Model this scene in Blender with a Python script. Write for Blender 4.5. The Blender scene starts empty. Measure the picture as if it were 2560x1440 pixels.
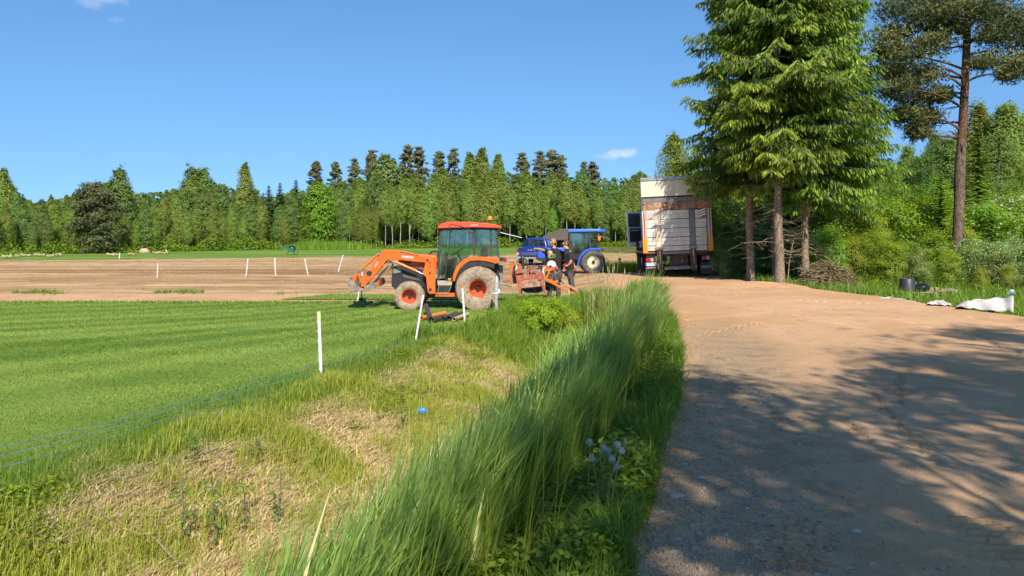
import bpy, math, random
import numpy as np
from mathutils import Vector, Matrix
R = math.radians
SC = bpy.context.scene
C = SC.collection
rng = np.random.default_rng(7)
random.seed(7)

# ------------------------------------------------------------------ camera, sky, sun, exposure
CAMZ, FPX, HORIZ = 2.0, 1920.0, 590.0
cam_d = bpy.data.cameras.new('camera')
cam = bpy.data.objects.new('camera', cam_d)
C.objects.link(cam)
SC.camera = cam
cam.location = (0, 0, CAMZ)
cam.rotation_euler = (R(90), 0, 0)
cam_d.sensor_width = 36.0
cam_d.lens = 36.0 * FPX / 2560.0
cam_d.shift_y = -(720 - HORIZ) / 2560.0
cam_d.clip_start = 0.05
cam_d.clip_end = 3000

SUN_AZ, SUN_EL = R(11), R(41)          # azimuth: to the right of straight behind the camera
w = bpy.data.worlds.new('World')
SC.world = w
w.use_nodes = True
nt = w.node_tree
nt.nodes.clear()
sky = nt.nodes.new('ShaderNodeTexSky')
sky.sky_type = 'NISHITA'
sky.sun_disc = False
sky.sun_elevation = SUN_EL
sky.sun_rotation = math.pi - SUN_AZ
sky.altitude = 0
sky.air_density = 1.0
sky.dust_density = 0.2
sky.ozone_density = 1.6
bg = nt.nodes.new('ShaderNodeBackground')
bg.inputs['Strength'].default_value = 0.14
wo = nt.nodes.new('ShaderNodeOutputWorld')
# a few small fair-weather clouds: soft noise puffs round fixed directions
tc = nt.nodes.new('ShaderNodeTexCoord')
def wmath(op, a, b=None, c=None):
    n = nt.nodes.new('ShaderNodeMath'); n.operation = op
    for i, v in enumerate((a, b, c)):
        if v is None: continue
        if isinstance(v, (int, float)): n.inputs[i].default_value = v
        else: nt.links.new(v, n.inputs[i])
    return n.outputs[0]
nz = nt.nodes.new('ShaderNodeTexNoise')
nz.inputs['Scale'].default_value = 60; nz.inputs['Detail'].default_value = 6; nz.inputs['Roughness'].default_value = 0.62
nt.links.new(tc.outputs['Generated'], nz.inputs['Vector'])
total = None
def cdir(px, py):
    return Vector(((px - 1280) / FPX, 1, -(py - HORIZ) / FPX)).normalized()
for (px, py, sx, sz, amt) in [(1552, 385, .019, .0065, .62), (1520, 391, .016, .004, .30), (215, 2, .018, .008, .22), (272, -6, .016, .007, .28), (290, 48, .008, .005, .12)]:
    d = cdir(px, py)
    m = nt.nodes.new('ShaderNodeVectorMath'); m.operation = 'SUBTRACT'
    nt.links.new(tc.outputs['Generated'], m.inputs[0]); m.inputs[1].default_value = d
    s = nt.nodes.new('ShaderNodeVectorMath'); s.operation = 'DIVIDE'
    nt.links.new(m.outputs[0], s.inputs[0]); s.inputs[1].default_value = (sx, sx, sz)
    l = nt.nodes.new('ShaderNodeVectorMath'); l.operation = 'LENGTH'
    nt.links.new(s.outputs[0], l.inputs[0])
    f = wmath('SUBTRACT', 1.15, l.outputs['Value'])
    f = wmath('ADD', f, wmath('MULTIPLY', wmath('SUBTRACT', nz.outputs['Fac'], 0.5), 3.0))
    k = nt.nodes.new('ShaderNodeClamp'); nt.links.new(f, k.inputs[0])
    f = wmath('MULTIPLY', k.outputs[0], amt)
    total = f if total is None else wmath('MAXIMUM', total, f)
mx = nt.nodes.new('ShaderNodeMix'); mx.data_type = 'RGBA'
nt.links.new(total, mx.inputs['Factor'])
skc = nt.nodes.new('ShaderNodeHueSaturation')
skc.inputs['Saturation'].default_value = 1.24
nt.links.new(sky.outputs['Color'], skc.inputs['Color'])
# the low band of air is clear and blue in the photograph: read the sky a little above the true horizon all the way round
svm = nt.nodes.new('ShaderNodeVectorMath'); svm.operation = 'MULTIPLY_ADD'
nt.links.new(tc.outputs['Generated'], svm.inputs[0]); svm.inputs[1].default_value = (1, 1, .85); svm.inputs[2].default_value = (0, 0, .20)
svn = nt.nodes.new('ShaderNodeVectorMath'); svn.operation = 'NORMALIZE'
nt.links.new(svm.outputs[0], svn.inputs[0]); nt.links.new(svn.outputs[0], sky.inputs['Vector'])
nt.links.new(skc.outputs['Color'], mx.inputs[6])
mx.inputs[7].default_value = (4.6, 4.8, 5.2, 1)
nt.links.new(mx.outputs[2], bg.inputs['Color'])
nt.links.new(bg.outputs[0], wo.inputs[0])

sun_d = bpy.data.lights.new('sun', 'SUN')
sun_d.energy = 4.6
sun_d.angle = R(0.55)
sun_d.color = (1.0, 0.93, 0.82)
sun = bpy.data.objects.new('sun', sun_d)
C.objects.link(sun)
S = Vector((math.sin(SUN_AZ) * math.cos(SUN_EL), -math.cos(SUN_AZ) * math.cos(SUN_EL), math.sin(SUN_EL)))
sun.rotation_euler = S.to_track_quat('Z', 'Y').to_euler()
sun.location = S * 60

SC.view_settings.view_transform = 'Standard'
SC.view_settings.look = 'None'
SC.view_settings.gamma = 1
SC.view_settings.use_curve_mapping = False
SC.view_settings.exposure = 0.5
SC.cycles.max_bounces = 6
SC.cycles.diffuse_bounces = 3
SC.cycles.glossy_bounces = 3
SC.cycles.transmission_bounces = 4
SC.cycles.transparent_max_bounces = 10
SC.cycles.use_denoising = True
SC.cycles.use_adaptive_sampling = True
SC.cycles.adaptive_threshold = 0.015

# ------------------------------------------------------------------ helpers
def U(px, py, D):
    """a point of the photograph at distance D"""
    return Vector(((px - 1280) / FPX * D, D, CAMZ - (py - HORIZ) / FPX * D))

def tag(o, label=None, cat=None, group=None, kind=None):
    if label: o['label'] = label
    if cat: o['category'] = cat
    if group: o['group'] = group
    if kind: o['kind'] = kind
    return o

def empty(name, loc, label=None, cat=None, group=None, rz=0, rot=None):
    o = bpy.data.objects.new(name, None)
    C.objects.link(o)
    o.location = loc
    o.rotation_euler = rot if rot else (0, 0, rz)
    o.empty_display_size = 0.2
    return tag(o, label, cat, group)

class MB:
    """collects shapes into one mesh"""
    def __init__(s): s.v = []; s.f = []
    def add(s, vs, fs):
        b = len(s.v); s.v += [tuple(p) for p in vs]; s.f += [tuple(i + b for i in f) for f in fs]; return s
    def box(s, c, d, rot=None):
        hx, hy, hz = d[0] / 2, d[1] / 2, d[2] / 2
        vs = [Vector((x, y, z)) for x in (-hx, hx) for y in (-hy, hy) for z in (-hz, hz)]
        if rot is not None:
            m = rot if isinstance(rot, Matrix) else Matrix.Rotation(rot[0], 3, 'X') if False else None
            if m is None:
                from mathutils import Euler
                m = Euler(rot).to_matrix()
            vs = [m @ v for v in vs]
        vs = [v + Vector(c) for v in vs]
        return s.add(vs, [(0, 1, 3, 2), (4, 6, 7, 5), (0, 4, 5, 1), (2, 3, 7, 6), (0, 2, 6, 4), (1, 5, 7, 3)])
    def bb(s, x0, x1, y0, y1, z0, z1):
        return s.box(((x0 + x1) / 2, (y0 + y1) / 2, (z0 + z1) / 2), (abs(x1 - x0), abs(y1 - y0), abs(z1 - z0)))
    def prism(s, poly, y0, y1, inset=0):
        """polygon in x,z run from y0 to y1"""
        n = len(poly)
        a = sum(poly[i][0] * poly[(i + 1) % n][1] - poly[(i + 1) % n][0] * poly[i][1] for i in range(n))
        if a < 0: poly = poly[::-1]
        vs = [(p[0], y0, p[1]) for p in poly] + [(p[0], y1, p[1]) for p in poly]
        fs = [tuple(range(n)), tuple(range(2 * n - 1, n - 1, -1))]
        fs += [(i + n, (i + 1) % n + n, (i + 1) % n, i) for i in range(n)]
        return s.add(vs, fs)
    def tube(s, pts, r, n=8, caps=True):
        pts = [Vector(p) for p in pts]
        rs = r if isinstance(r, (list, tuple)) else [r] * len(pts)
        t0 = (pts[1] - pts[0]).normalized()
        u = t0.orthogonal().normalized()
        vs = []; fs = []
        for i, p in enumerate(pts):
            a = pts[max(0, i - 1)]; b = pts[min(len(pts) - 1, i + 1)]
            t = (b - a).normalized()
            u = (u - t * u.dot(t)).normalized()
            wv = t.cross(u)
            for k in range(n):
                ang = 2 * math.pi * k / n
                vs.append(p + (u * math.cos(ang) + wv * math.sin(ang)) * rs[i])
        for i in range(len(pts) - 1):
            for k in range(n):
                fs.append((i * n + k, i * n + (k + 1) % n, (i + 1) * n + (k + 1) % n, (i + 1) * n + k))
        if caps:
            fs.append(tuple(range(n - 1, -1, -1)))
            fs.append(tuple((len(pts) - 1) * n + k for k in range(n)))
        return s.add(vs, fs)
    def lathe(s, prof, c, axis='y', n=32, a0=0, a1=2 * math.pi, closed=False):
        """prof: (radius, position along axis); turned round axis through c"""
        full = abs(a1 - a0 - 2 * math.pi) < 1e-6
        m = n if full else n + 1
        vs = []; fs = []
        for (r, h) in prof:
            for k in range(m):
                a = a0 + (a1 - a0) * k / n
                x, y = r * math.cos(a), r * math.sin(a)
                p = {'y': (x, h, y), 'z': (x, y, h), 'x': (h, x, y)}[axis]
                vs.append((p[0] + c[0], p[1] + c[1], p[2] + c[2]))
        for i in range(len(prof) - 1):
            for k in range(n if not full else m):
                k2 = (k + 1) % m
                f = (i * m + k, i * m + k2, (i + 1) * m + k2, (i + 1) * m + k)
                fs.append(f if axis != 'y' else f[::-1])
        return s.add(vs, fs)
    def ball(s, c, r, n=12, m=8, sq=(1, 1, 1), jit=0):
        vs = []; fs = []
        for i in range(m + 1):
            th = math.pi * i / m
            for k in range(n):
                ph = 2 * math.pi * k / n
                j = 1 + (random.uniform(-jit, jit) if 0 < i < m else 0)
                vs.append((c[0] + r * sq[0] * math.sin(th) * math.cos(ph) * j, c[1] + r * sq[1] * math.sin(th) * math.sin(ph) * j, c[2] + r * sq[2] * math.cos(th) * j))
        for i in range(m):
            for k in range(n):
                k2 = (k + 1) % n
                fs.append((i * n + k, (i + 1) * n + k, (i + 1) * n + k2, i * n + k2))
        return s.add(vs, fs)
    def mesh(s, name, smooth=38):
        me = bpy.data.meshes.new(name)
        me.from_pydata(s.v, [], s.f)
        me.update()
        if smooth:
            me.shade_smooth()
            me.set_sharp_from_angle(angle=R(smooth))
        return me
    def build(s, name, mat, parent=None, smooth=38, bevel=0, local=False, label=None):
        if parent is not None and not local:
            o0 = WORLD_AT.get(parent.name, None)
            if o0 is None: o0 = parent.location
            s.v = [(p[0] - o0[0], p[1] - o0[1], p[2] - o0[2]) for p in s.v]
        me = s.mesh(name, smooth)
        o = bpy.data.objects.new(name, me)
        C.objects.link(o)
        for mm in (mat if isinstance(mat, (list, tuple)) else [mat]): me.materials.append(mm)
        if parent is not None:
            o.parent = parent
            if not local: WORLD_AT[o.name] = WORLD_AT.get(parent.name, None) or Vector(parent.location)
        if bevel:
            b = o.modifiers.new('bevel', 'BEVEL'); b.width = bevel; b.segments = 2; b.limit_method = 'ANGLE'; b.angle_limit = R(40)
        if label: o['label'] = label
        return o
WORLD_AT = {}

def npmesh(name, verts, faces, mat, parent=None, col=None, smooth=False, tag_kw=None):
    """verts (n,3), faces (m,k) numpy; col: value per vertex"""
    verts = np.ascontiguousarray(verts, dtype=np.float32); faces = np.ascontiguousarray(faces, dtype=np.int32)
    me = bpy.data.meshes.new(name)
    m, k = faces.shape
    me.vertices.add(len(verts)); me.vertices.foreach_set('co', verts.ravel())
    me.loops.add(m * k); me.loops.foreach_set('vertex_index', faces.ravel())
    me.polygons.add(m)
    me.polygons.foreach_set('loop_start', np.arange(0, m * k, k, dtype=np.int32))
    if smooth: me.polygons.foreach_set('use_smooth', np.ones(m, dtype=bool))
    if col is not None:
        at = me.attributes.new('tint', 'FLOAT', 'POINT')
        at.data.foreach_set('value', np.ascontiguousarray(col, dtype=np.float32))
    me.update(calc_edges=True)
    if mat is not None: me.materials.append(mat)
    if name is None: return me
    o = bpy.data.objects.new(name, me)
    C.objects.link(o)
    if parent is not None: o.parent = parent
    return o

def hashv(ix, iy, seed=0):
    h = (ix.astype(np.int64) * 374761393 + iy.astype(np.int64) * 668265263 + seed * 974711) & 0x7fffffff
    h = ((h ^ (h >> 13)) * 1274126177) & 0x7fffffff
    return ((h ^ (h >> 16)) & 0xffff) / 65535.0
def vnoise(x, y, seed=0):
    x = np.asarray(x, float); y = np.asarray(y, float)
    ix = np.floor(x); iy = np.floor(y); fx = x - ix; fy = y - iy
    fx = fx * fx * (3 - 2 * fx); fy = fy * fy * (3 - 2 * fy)
    a = hashv(ix, iy, seed); b = hashv(ix + 1, iy, seed); c = hashv(ix, iy + 1, seed); d = hashv(ix + 1, iy + 1, seed)
    return a + (b - a) * fx + (c - a) * fy + (a - b - c + d) * fx * fy
def fbm(x, y, seed=0, o=4):
    t = 0; a = 0.5
    for i in range(o):
        t = t + a * vnoise(np.asarray(x) * 2 ** i, np.asarray(y) * 2 ** i, seed + i); a *= 0.5
    return t / (1 - 0.5 ** o)
def sstep(a, b, x):
    t = np.clip((np.asarray(x, float) - a) / (b - a), 0, 1)
    return t * t * (3 - 2 * t)

# ------------------------------------------------------------------ the lie of the land
_le = np.array([(-14, -16), (-8, -10.5), (0, -6.0), (6.3, -3.85), (10.7, -2.55), (14.2, -1.8), (20.2, -0.25), (24, 0.9), (30, 1.2)])
_rl = np.array([(-14, -12), (-8, -6.5), (-4, -3.4), (0, -0.6), (3.4, 0.5), (7, 1.5), (10, 2.2), (13.7, 2.85), (16, 2.85), (18.5, 2.35), (20, 1.9), (22, 1.75), (26, 1.4), (30, 1.0), (40, 0.2), (60, -1)])
_rr = np.array([(-30, -14), (-14, -3.5), (-8, .5), (-4, 2.3), (-2, 3.2), (0, 5.2), (3, 8.2), (5, 9.3), (10, 9.6), (14, 9.35), (17, 9.2), (19.9, 8.9), (22, 8.5), (23.6, 8.2), (25, 7.8), (27, 7.7), (34, 7.9), (60, 8.2)])
def lawn_edge(y): return np.interp(y, _le[:, 0], _le[:, 1])
def road_left(y): return np.interp(y, _rl[:, 0], _rl[:, 1])
def road_right(y): return np.interp(y, _rr[:, 0], _rr[:, 1])
def ground(x, y):
    x = np.asarray(x, float); y = np.asarray(y, float)
    le, rl, rr = lawn_edge(y), road_left(y), road_right(y)
    far = 0.38 * sstep(58, 118, y)
    zr = 0.5 - 0.42 * sstep(30, 40, y)
    # left: lawn and fields
    base = far + 0.05 * (fbm(x * .08, y * .08, 3) - .5) * sstep(24, 40, y)
    # ditch between lawn and road, closing towards y = 20
    u = np.clip((x - le) / np.maximum(rl - le, .3), 0, 1)
    dep = 0.60 * (1 - sstep(15, 20.5, y))
    prof = np.where(u < .52, -dep * sstep(.06, .52, u), -dep + (zr + dep) * sstep(.55, 1.0, u))
    lat = sstep(0.2, 4.0, x - rl + 0.2)                   # beyond the ditch the yard ramps up from the field
    k = sstep(18.5, 22, y)
    yard = zr * ((1 - k) + k * lat)
    bump = 0.13 * np.exp(-(((x - 7.35) / 1.3) ** 2 + ((y - 23.1) / 0.8) ** 2))
    yard = yard + bump
    leftz = np.where(x < le, base, prof * (1 - k) + base * k * 1.0)
    z = np.where(x < rl, leftz, yard + far)
    rgt = 0.5 - 0.36 * sstep(0.1, 1.5, x - rr) + bump
    rgt = rgt + (-.04 + .25 * sstep(10, 40, x - rr)) * sstep(2, 8, x - rr) - 0.0
    z = np.where(x > rr, np.minimum(rgt, 0.5 + bump) * (1 - sstep(34, 44, y)) + (0.1 + far) * sstep(34, 44, y), z)
    return z
def gz(x, y): return float(ground(x, y))

# ------------------------------------------------------------------ materials
def newmat(name):
    m = bpy.data.materials.new(name); m.use_nodes = True
    t = m.node_tree; t.nodes.clear()
    out = t.nodes.new('ShaderNodeOutputMaterial')
    return m, t, out
class NT:
    def __init__(s, t): s.t = t
    def n(s, typ, **kw):
        n = s.t.nodes.new(typ)
        for k, v in kw.items(): setattr(n, k, v)
        return n
    def link(s, a, b): s.t.links.new(a, b)
    def math(s, op, a, b=0.0, c=None, clamp=False):
        n = s.n('ShaderNodeMath', operation=op, use_clamp=clamp)
        for i, v in enumerate((a, b, c)):
            if v is None: continue
            if isinstance(v, (int, float)): n.inputs[i].default_value = v
            else: s.link(v, n.inputs[i])
        return n.outputs[0]
    def noise(s, vec, scale, detail=4, rough=.55, dist=0):
        n = s.n('ShaderNodeTexNoise'); n.inputs['Scale'].default_value = scale; n.inputs['Detail'].default_value = detail
        n.inputs['Roughness'].default_value = rough; n.inputs['Distortion'].default_value = dist
        if vec is not None: s.link(vec, n.inputs['Vector'])
        return n.outputs['Fac']
    def ramp(s, v, a, b):
        n = s.n('ShaderNodeMapRange', interpolation_type='SMOOTHSTEP')
        s.link(v, n.inputs[0]); n.inputs[1].default_value = a; n.inputs[2].default_value = b
        return n.outputs[0]
    def mix(s, f, a, b):
        n = s.n('ShaderNodeMix', data_type='RGBA')
        if isinstance(f, (int, float)): n.inputs[0].default_value = f
        else: s.link(f, n.inputs[0])
        for i, v in ((6, a), (7, b)):
            if isinstance(v, (tuple, list)): n.inputs[i].default_value = (v[0], v[1], v[2], 1)
            else: s.link(v, n.inputs[i])
        return n.outputs[2]
    def scale(s, vec, sc):
        n = s.n('ShaderNodeMapping'); n.inputs['Scale'].default_value = sc; s.link(vec, n.inputs['Vector']); return n.outputs[0]
    def bump(s, h, strength=.3, dist=.02):
        n = s.n('ShaderNodeBump'); n.inputs['Strength'].default_value = strength; n.inputs['Distance'].default_value = dist
        s.link(h, n.inputs['Height']); return n.outputs[0]
    def bsdf(s, col, rough=.6, metal=0, normal=None, spec=None):
        n = s.n('ShaderNodeBsdfPrincipled')
        for k, v in (('Base Color', col), ('Roughness', rough), ('Metallic', metal)):
            if isinstance(v, (tuple, list)): n.inputs[k].default_value = (v[0], v[1], v[2], 1)
            elif isinstance(v, (int, float)): n.inputs[k].default_value = v
            else: s.link(v, n.inputs[k])
        if normal is not None: s.link(normal, n.inputs['Normal'])
        if spec is not None: n.inputs['Specular IOR Level'].default_value = spec
        return n.outputs[0]

def pbr(name, col, rough=.5, metal=0, var=.12, scale=6, dust=0, dustcol=(.36, .25, .16), bump=0, bscale=40, low=None, spec=None):
    """paint, metal, rubber, cloth: colour with uneven tone, optional caked dust (more of it low down when low=(z0,z1))"""
    m, t, out = newmat(name); q = NT(t)
    tc = q.n('ShaderNodeTexCoord').outputs['Object']
    n1 = q.noise(tc, scale, 5)
    dark = tuple(c * (1 - var * 1.6) for c in col); lite = tuple(min(1, c * (1 + var)) for c in col)
    c = q.mix(q.ramp(n1, .3, .7), dark, lite)
    r = rough
    if dust:
        n2 = q.noise(tc, scale * 1.7 + 3, 8, .7)
        f = q.ramp(n2, .78 - dust * .6, .95 - dust * .45)
        if low:
            sp = q.n('ShaderNodeSeparateXYZ'); q.link(q.n('ShaderNodeNewGeometry').outputs['Position'], sp.inputs[0])
            g = q.n('ShaderNodeMapRange'); q.link(sp.outputs['Z'], g.inputs[0]); g.inputs[1].default_value = low[1]; g.inputs[2].default_value = low[0]
            f = q.math('MULTIPLY', f, q.math('ADD', g.outputs[0], .12), clamp=True)
        c = q.mix(f, c, dustcol)
        r = q.math('ADD', rough, q.math('MULTIPLY', f, .85 - rough))
    nm = None
    if bump: nm = q.bump(q.noise(tc, bscale, 6, .6), bump, .01)
    q.link(q.bsdf(c, r, metal, nm, spec), out.inputs[0])
    return m

def leafmat(name, c1, c2, trans=.35, rough=.55, vary=.25, spec=.25, tcol=None):
    """leaf and blade: tint attribute runs c1 to c2, each object a little different, light comes through"""
    m, t, out = newmat(name); q = NT(t)
    at = q.n('ShaderNodeAttribute', attribute_name='tint').outputs['Fac']
    c = q.mix(at, c1, c2)
    oi = q.n('ShaderNodeObjectInfo').outputs['Random']
    hs = q.n('ShaderNodeHueSaturation')
    q.link(c, hs.inputs['Color'])
    q.link(q.math('ADD', q.math('MULTIPLY', oi, vary), 1 - vary / 2), hs.inputs['Value'])
    q.link(q.math('ADD', q.math('MULTIPLY', oi, .035), .4825), hs.inputs['Hue'])
    b = q.bsdf(hs.outputs[0], rough, 0, None, spec)
    tr = q.n('ShaderNodeBsdfTranslucent')
    h2 = q.n('ShaderNodeHueSaturation'); q.link(hs.outputs[0], h2.inputs['Color']); h2.inputs['Saturation'].default_value = 1.15; h2.inputs['Value'].default_value = 1.5
    h2.inputs['Hue'].default_value = .49
    q.link(h2.outputs[0], tr.inputs['Color'])
    mx = q.n('ShaderNodeMixShader'); mx.inputs[0].default_value = trans
    q.link(b, mx.inputs[1]); q.link(tr.outputs[0], mx.inputs[2])
    q.link(mx.outputs[0], out.inputs[0])
    return m

def glassmat(name, tint=(.82, .92, .88), refl=1.0):
    m, t, out = newmat(name); q = NT(t)
    tr = q.n('ShaderNodeBsdfTransparent'); tr.inputs[0].default_value = (*tint, 1)
    gl = q.n('ShaderNodeBsdfGlossy'); gl.inputs['Roughness'].default_value = .03; gl.inputs['Color'].default_value = (.9, .95, .95, 1)
    fr = q.n('ShaderNodeFresnel'); fr.inputs[0].default_value = 1.55
    f = q.math('MULTIPLY', fr.outputs[0], refl, clamp=True)
    n = q.noise(q.n('ShaderNodeTexCoord').outputs['Object'], 3, 5)
    df = q.n('ShaderNodeBsdfDiffuse'); df.inputs[0].default_value = (.45, .42, .36, 1)
    m0 = q.n('ShaderNodeMixShader'); q.link(q.math('MULTIPLY', q.ramp(n, .4, .8), .16), m0.inputs[0]); q.link(tr.outputs[0], m0.inputs[1]); q.link(df.outputs[0], m0.inputs[2])
    mx = q.n('ShaderNodeMixShader'); q.link(f, mx.inputs[0]); q.link(m0.outputs[0], mx.inputs[1]); q.link(gl.outputs[0], mx.inputs[2])
    q.link(mx.outputs[0], out.inputs[0])
    return m

DUST = (.42, .29, .18)
M = {}
M['orange'] = pbr('orange_paint', (.74, .130, .008), .36, 0, .10, 5, .46, DUST, low=(.1, 1.9))
M['orange_clean'] = pbr('orange_cylinder_paint', (.80, .17, .008), .32, 0, .06, 4, .2, DUST)
M['roof_red'] = pbr('sun_faded_red_roof', (.70, .085, .035), .4, 0, .08, 2.5, .2, (.6, .3, .22))
M['black'] = pbr('black_plastic', (.022, .022, .022), .55, 0, .2, 8, .36, (.2, .15, .1))
M['frame'] = pbr('dark_grey_frame', (.05, .052, .055), .45, 0, .15, 6, .3, (.25, .2, .14))
M['steel'] = pbr('worn_steel', (.42, .40, .37), .38, .8, .2, 9, .35, (.3, .18, .1))
M['chrome'] = pbr('chromed_rod', (.75, .75, .74), .16, 1, .05)
M['muddy_steel'] = pbr('muddy_worn_steel', (.30, .25, .19), .7, .2, .3, 7, .55, (.34, .22, .13), bump=.3)
M['tyre_dusty'] = pbr('dusty_turf_tyre', (.16, .12, .09), .85, 0, .2, 5, .78, (.39, .285, .185), bump=.3, bscale=60)
M['tyre_grey'] = pbr('grey_dusty_tyre', (.085, .08, .07), .8, 0, .2, 5, .5, (.27, .23, .17), bump=.3, bscale=60)
M['tyre_dark'] = pbr('dark_tyre', (.03, .03, .03), .8, 0, .2, 6, .35, (.14, .11, .08))
M['rim_orange'] = pbr('orange_wheel_rim', (.70, .10, .010), .42, 0, .1, 5, .38, (.45, .22, .12))
M['rim_cream'] = pbr('cream_wheel_rim', (.74, .66, .46), .5, 0, .1, 5, .22, (.42, .30, .15))
M['cream'] = pbr('dusty_cream_panel', (.48, .40, .29), .6, 0, .2, 5, .4, DUST)
M['blue'] = pbr('blue_tractor_paint', (.035, .12, .60), .3, 0, .1, 3, .16, (.2, .22, .3))
M['blue_roof'] = pbr('light_blue_roof', (.055, .22, .72), .36, 0, .08, 3, .12, (.3, .35, .45))
M['pickup'] = pbr('metallic_blue_car_paint', (.012, .034, .21), .22, .25, .1, 2, .22, (.2, .17, .2), low=(.3, 1.0))
M['red'] = pbr('worn_red_paint', (.46, .050, .022), .55, 0, .22, 9, .58, (.36, .22, .14), bump=.15)
M['red_clean'] = pbr('red_plastic', (.50, .02, .02), .35, 0, .1)
M['rustred'] = pbr('rusty_red_bar', (.36, .10, .045), .75, 0, .3, 8, .4, (.42, .28, .18), bump=.3)
M['rust'] = pbr('rust_streaked_panel', (.30, .125, .055), .8, 0, .4, 5, .6, (.46, .36, .25), bump=.2)
M['white'] = pbr('white_plastic', (.78, .76, .70), .5, 0, .08, 6, .22, (.5, .42, .32))
M['truck_white'] = pbr('weathered_white_panel', (.58, .545, .465), .5, 0, .1, 3.5, .32, (.56, .46, .33))
M['truck_cream'] = pbr('cream_truck_panel', (.70, .61, .45), .5, 0, .08, 3, .15, (.5, .42, .3))
M['truck_grey'] = pbr('grey_truck_metal', (.17, .165, .16), .5, .1, .15, 5, .3, (.3, .24, .18))
M['chassis'] = pbr('dirty_chassis', (.06, .045, .035), .8, 0, .3, 6, .5, (.16, .11, .07), bump=.3)
M['alu'] = pbr('dull_aluminium', (.46, .46, .44), .42, .7, .15, 7, .3, (.3, .26, .2))
M['amber'] = pbr('amber_plastic', (.90, .28, .01), .3, 0, .08)
M['reflect_orange'] = pbr('orange_marker_board', (.80, .27, .01), .4, 0, .06, 8, .2, (.6, .4, .2))
M['lamp_red'] = pbr('red_lamp_lens', (.40, .015, .012), .2, 0, .1)
M['lens'] = pbr('lamp_lens', (.20, .24, .22), .12, 0, .1, 8, .25)
M['plate'] = pbr('number_plate', (.72, .72, .70), .45, 0, .05, 8, .25)
M['eu_blue'] = pbr('plate_blue_band', (.01, .05, .40), .45)
M['ink'] = pbr('black_print', (.012, .012, .012), .6, 0, .05)
M['white_print'] = pbr('white_print', (.85, .85, .83), .5, 0, .03)
M['skin'] = pbr('skin', (.56, .30, .20), .5, 0, .10, 14, bump=.06)
M['skin_tan'] = pbr('tanned_skin', (.50, .25, .155), .5, 0, .10, 14, bump=.06)
M['hair_fair'] = pbr('fair_hair', (.36, .23, .12), .6, 0, .35, 40, bump=.6, bscale=90)
M['hair_brown'] = pbr('brown_hair', (.10, .050, .025), .6, 0, .35, 40, bump=.6, bscale=90)
M['beard'] = pbr('short_beard', (.26, .13, .07), .7, 0, .35, 50, bump=.6, bscale=120)
M['shirt'] = pbr('black_cotton', (.018, .016, .016), .85, 0, .25, 9, bump=.4, bscale=18)
M['trousers'] = pbr('grey_work_trousers', (.085, .080, .078), .85, 0, .35, 7, .35, (.25, .2, .15), bump=.6, bscale=14)
M['glove'] = pbr('red_glove', (.62, .02, .025), .7, 0, .15, 12, bump=.2)
M['sleeve'] = pbr('maroon_arm_sleeve', (.035, .010, .010), .8, 0, .2, 10)
M['shoe'] = pbr('grey_shoe', (.11, .10, .095), .7, 0, .25, 12, .3)
M['logo_green'] = pbr('lime_print', (.28, .45, .03), .6, 0, .1)
M['logo_white'] = pbr('pale_print', (.62, .64, .62), .6, 0, .1)
M['eye'] = pbr('eye', (.05, .03, .02), .2)
M['lip'] = pbr('lips', (.36, .13, .10), .5)
M['glass'] = glassmat('cab_glass', (.72, .86, .80), 1.5)
M['glass_dark'] = glassmat('tinted_glass', (.10, .13, .11), 1.6)
M['post'] = pbr('white_fence_post', (.80, .78, .72), .55, 0, .08, 7, .25, (.5, .45, .35))
M['post_yellow'] = pbr('yellowed_post_top', (.80, .76, .32), .55, 0, .08, 7, .2)
M['marker'] = pbr('fluorescent_orange', (.92, .20, .05), .5, 0, .08)
M['galv'] = pbr('galvanised_wrap', (.55, .56, .56), .35, .5, .2, 12, .3, (.5, .45, .38), bump=.3)
M['pipe_black'] = pbr('black_pipe', (.055, .052, .055), .45, 0, .15, 7, .35, (.22, .2, .18))
M['pipe_orange'] = pbr('orange_drain_pipe', (.72, .22, .05), .45, 0, .1, 7, .25, (.5, .35, .22))
M['pipe_tan'] = pbr('tan_cardboard_tube', (.55, .40, .22), .8, 0, .12, 7)
M['cord_blue'] = pbr('blue_polywire', (.13, .23, .27), .5, 0, .25, 30)
M['blue_plastic'] = pbr('blue_plastic_scrap', (.02, .24, .80), .35, 0, .1)
M['sheet'] = pbr('white_woven_sheet', (.50, .46, .41), .7, 0, .07, 5, .2, (.45, .34, .24), bump=.5, bscale=9)
M['wood'] = pbr('grey_weathered_wood', (.36, .29, .20), .85, 0, .25, 9, .25, (.5, .42, .3), bump=.4, bscale=30)
M['tub'] = pbr('black_tub_plastic', (.035, .036, .038), .45, 0, .12, 6, .28, (.16, .14, .11))
M['bag'] = pbr('glossy_black_film', (.012, .012, .013), .16, 0, .1, 6, bump=.5, bscale=12)
M['roofing'] = pbr('brown_roofing_felt', (.105, .075, .062), .9, 0, .18, 6, bump=.3)
M['shed_wood'] = pbr('dark_shed_boards', (.10, .075, .05), .9, 0, .25, 8)
M['green_paint'] = pbr('green_barrow_paint', (.03, .20, .11), .45, 0, .15, 8, .3)
M['twig'] = pbr('dry_twig', (.27, .195, .115), .9, 0, .3, 15)
M['stone'] = pbr('pale_stone', (.33, .265, .19), .85, 0, .2, 14, .3, (.4, .3, .2), bump=.4, bscale=30)
M['stone_white'] = pbr('white_stone', (.38, .35, .31), .8, 0, .12, 14, bump=.3, bscale=30)
M['sod'] = pbr('rolled_sod_earth', (.40, .33, .16), .95, 0, .3, 6, .3, (.35, .30, .12), bump=.7, bscale=14)
M['fluff'] = pbr('dandelion_fluff', (.42, .43, .43), .9, 0, .05)
M['stem'] = pbr('flower_stem', (.22, .25, .10), .7, 0, .15)
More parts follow.
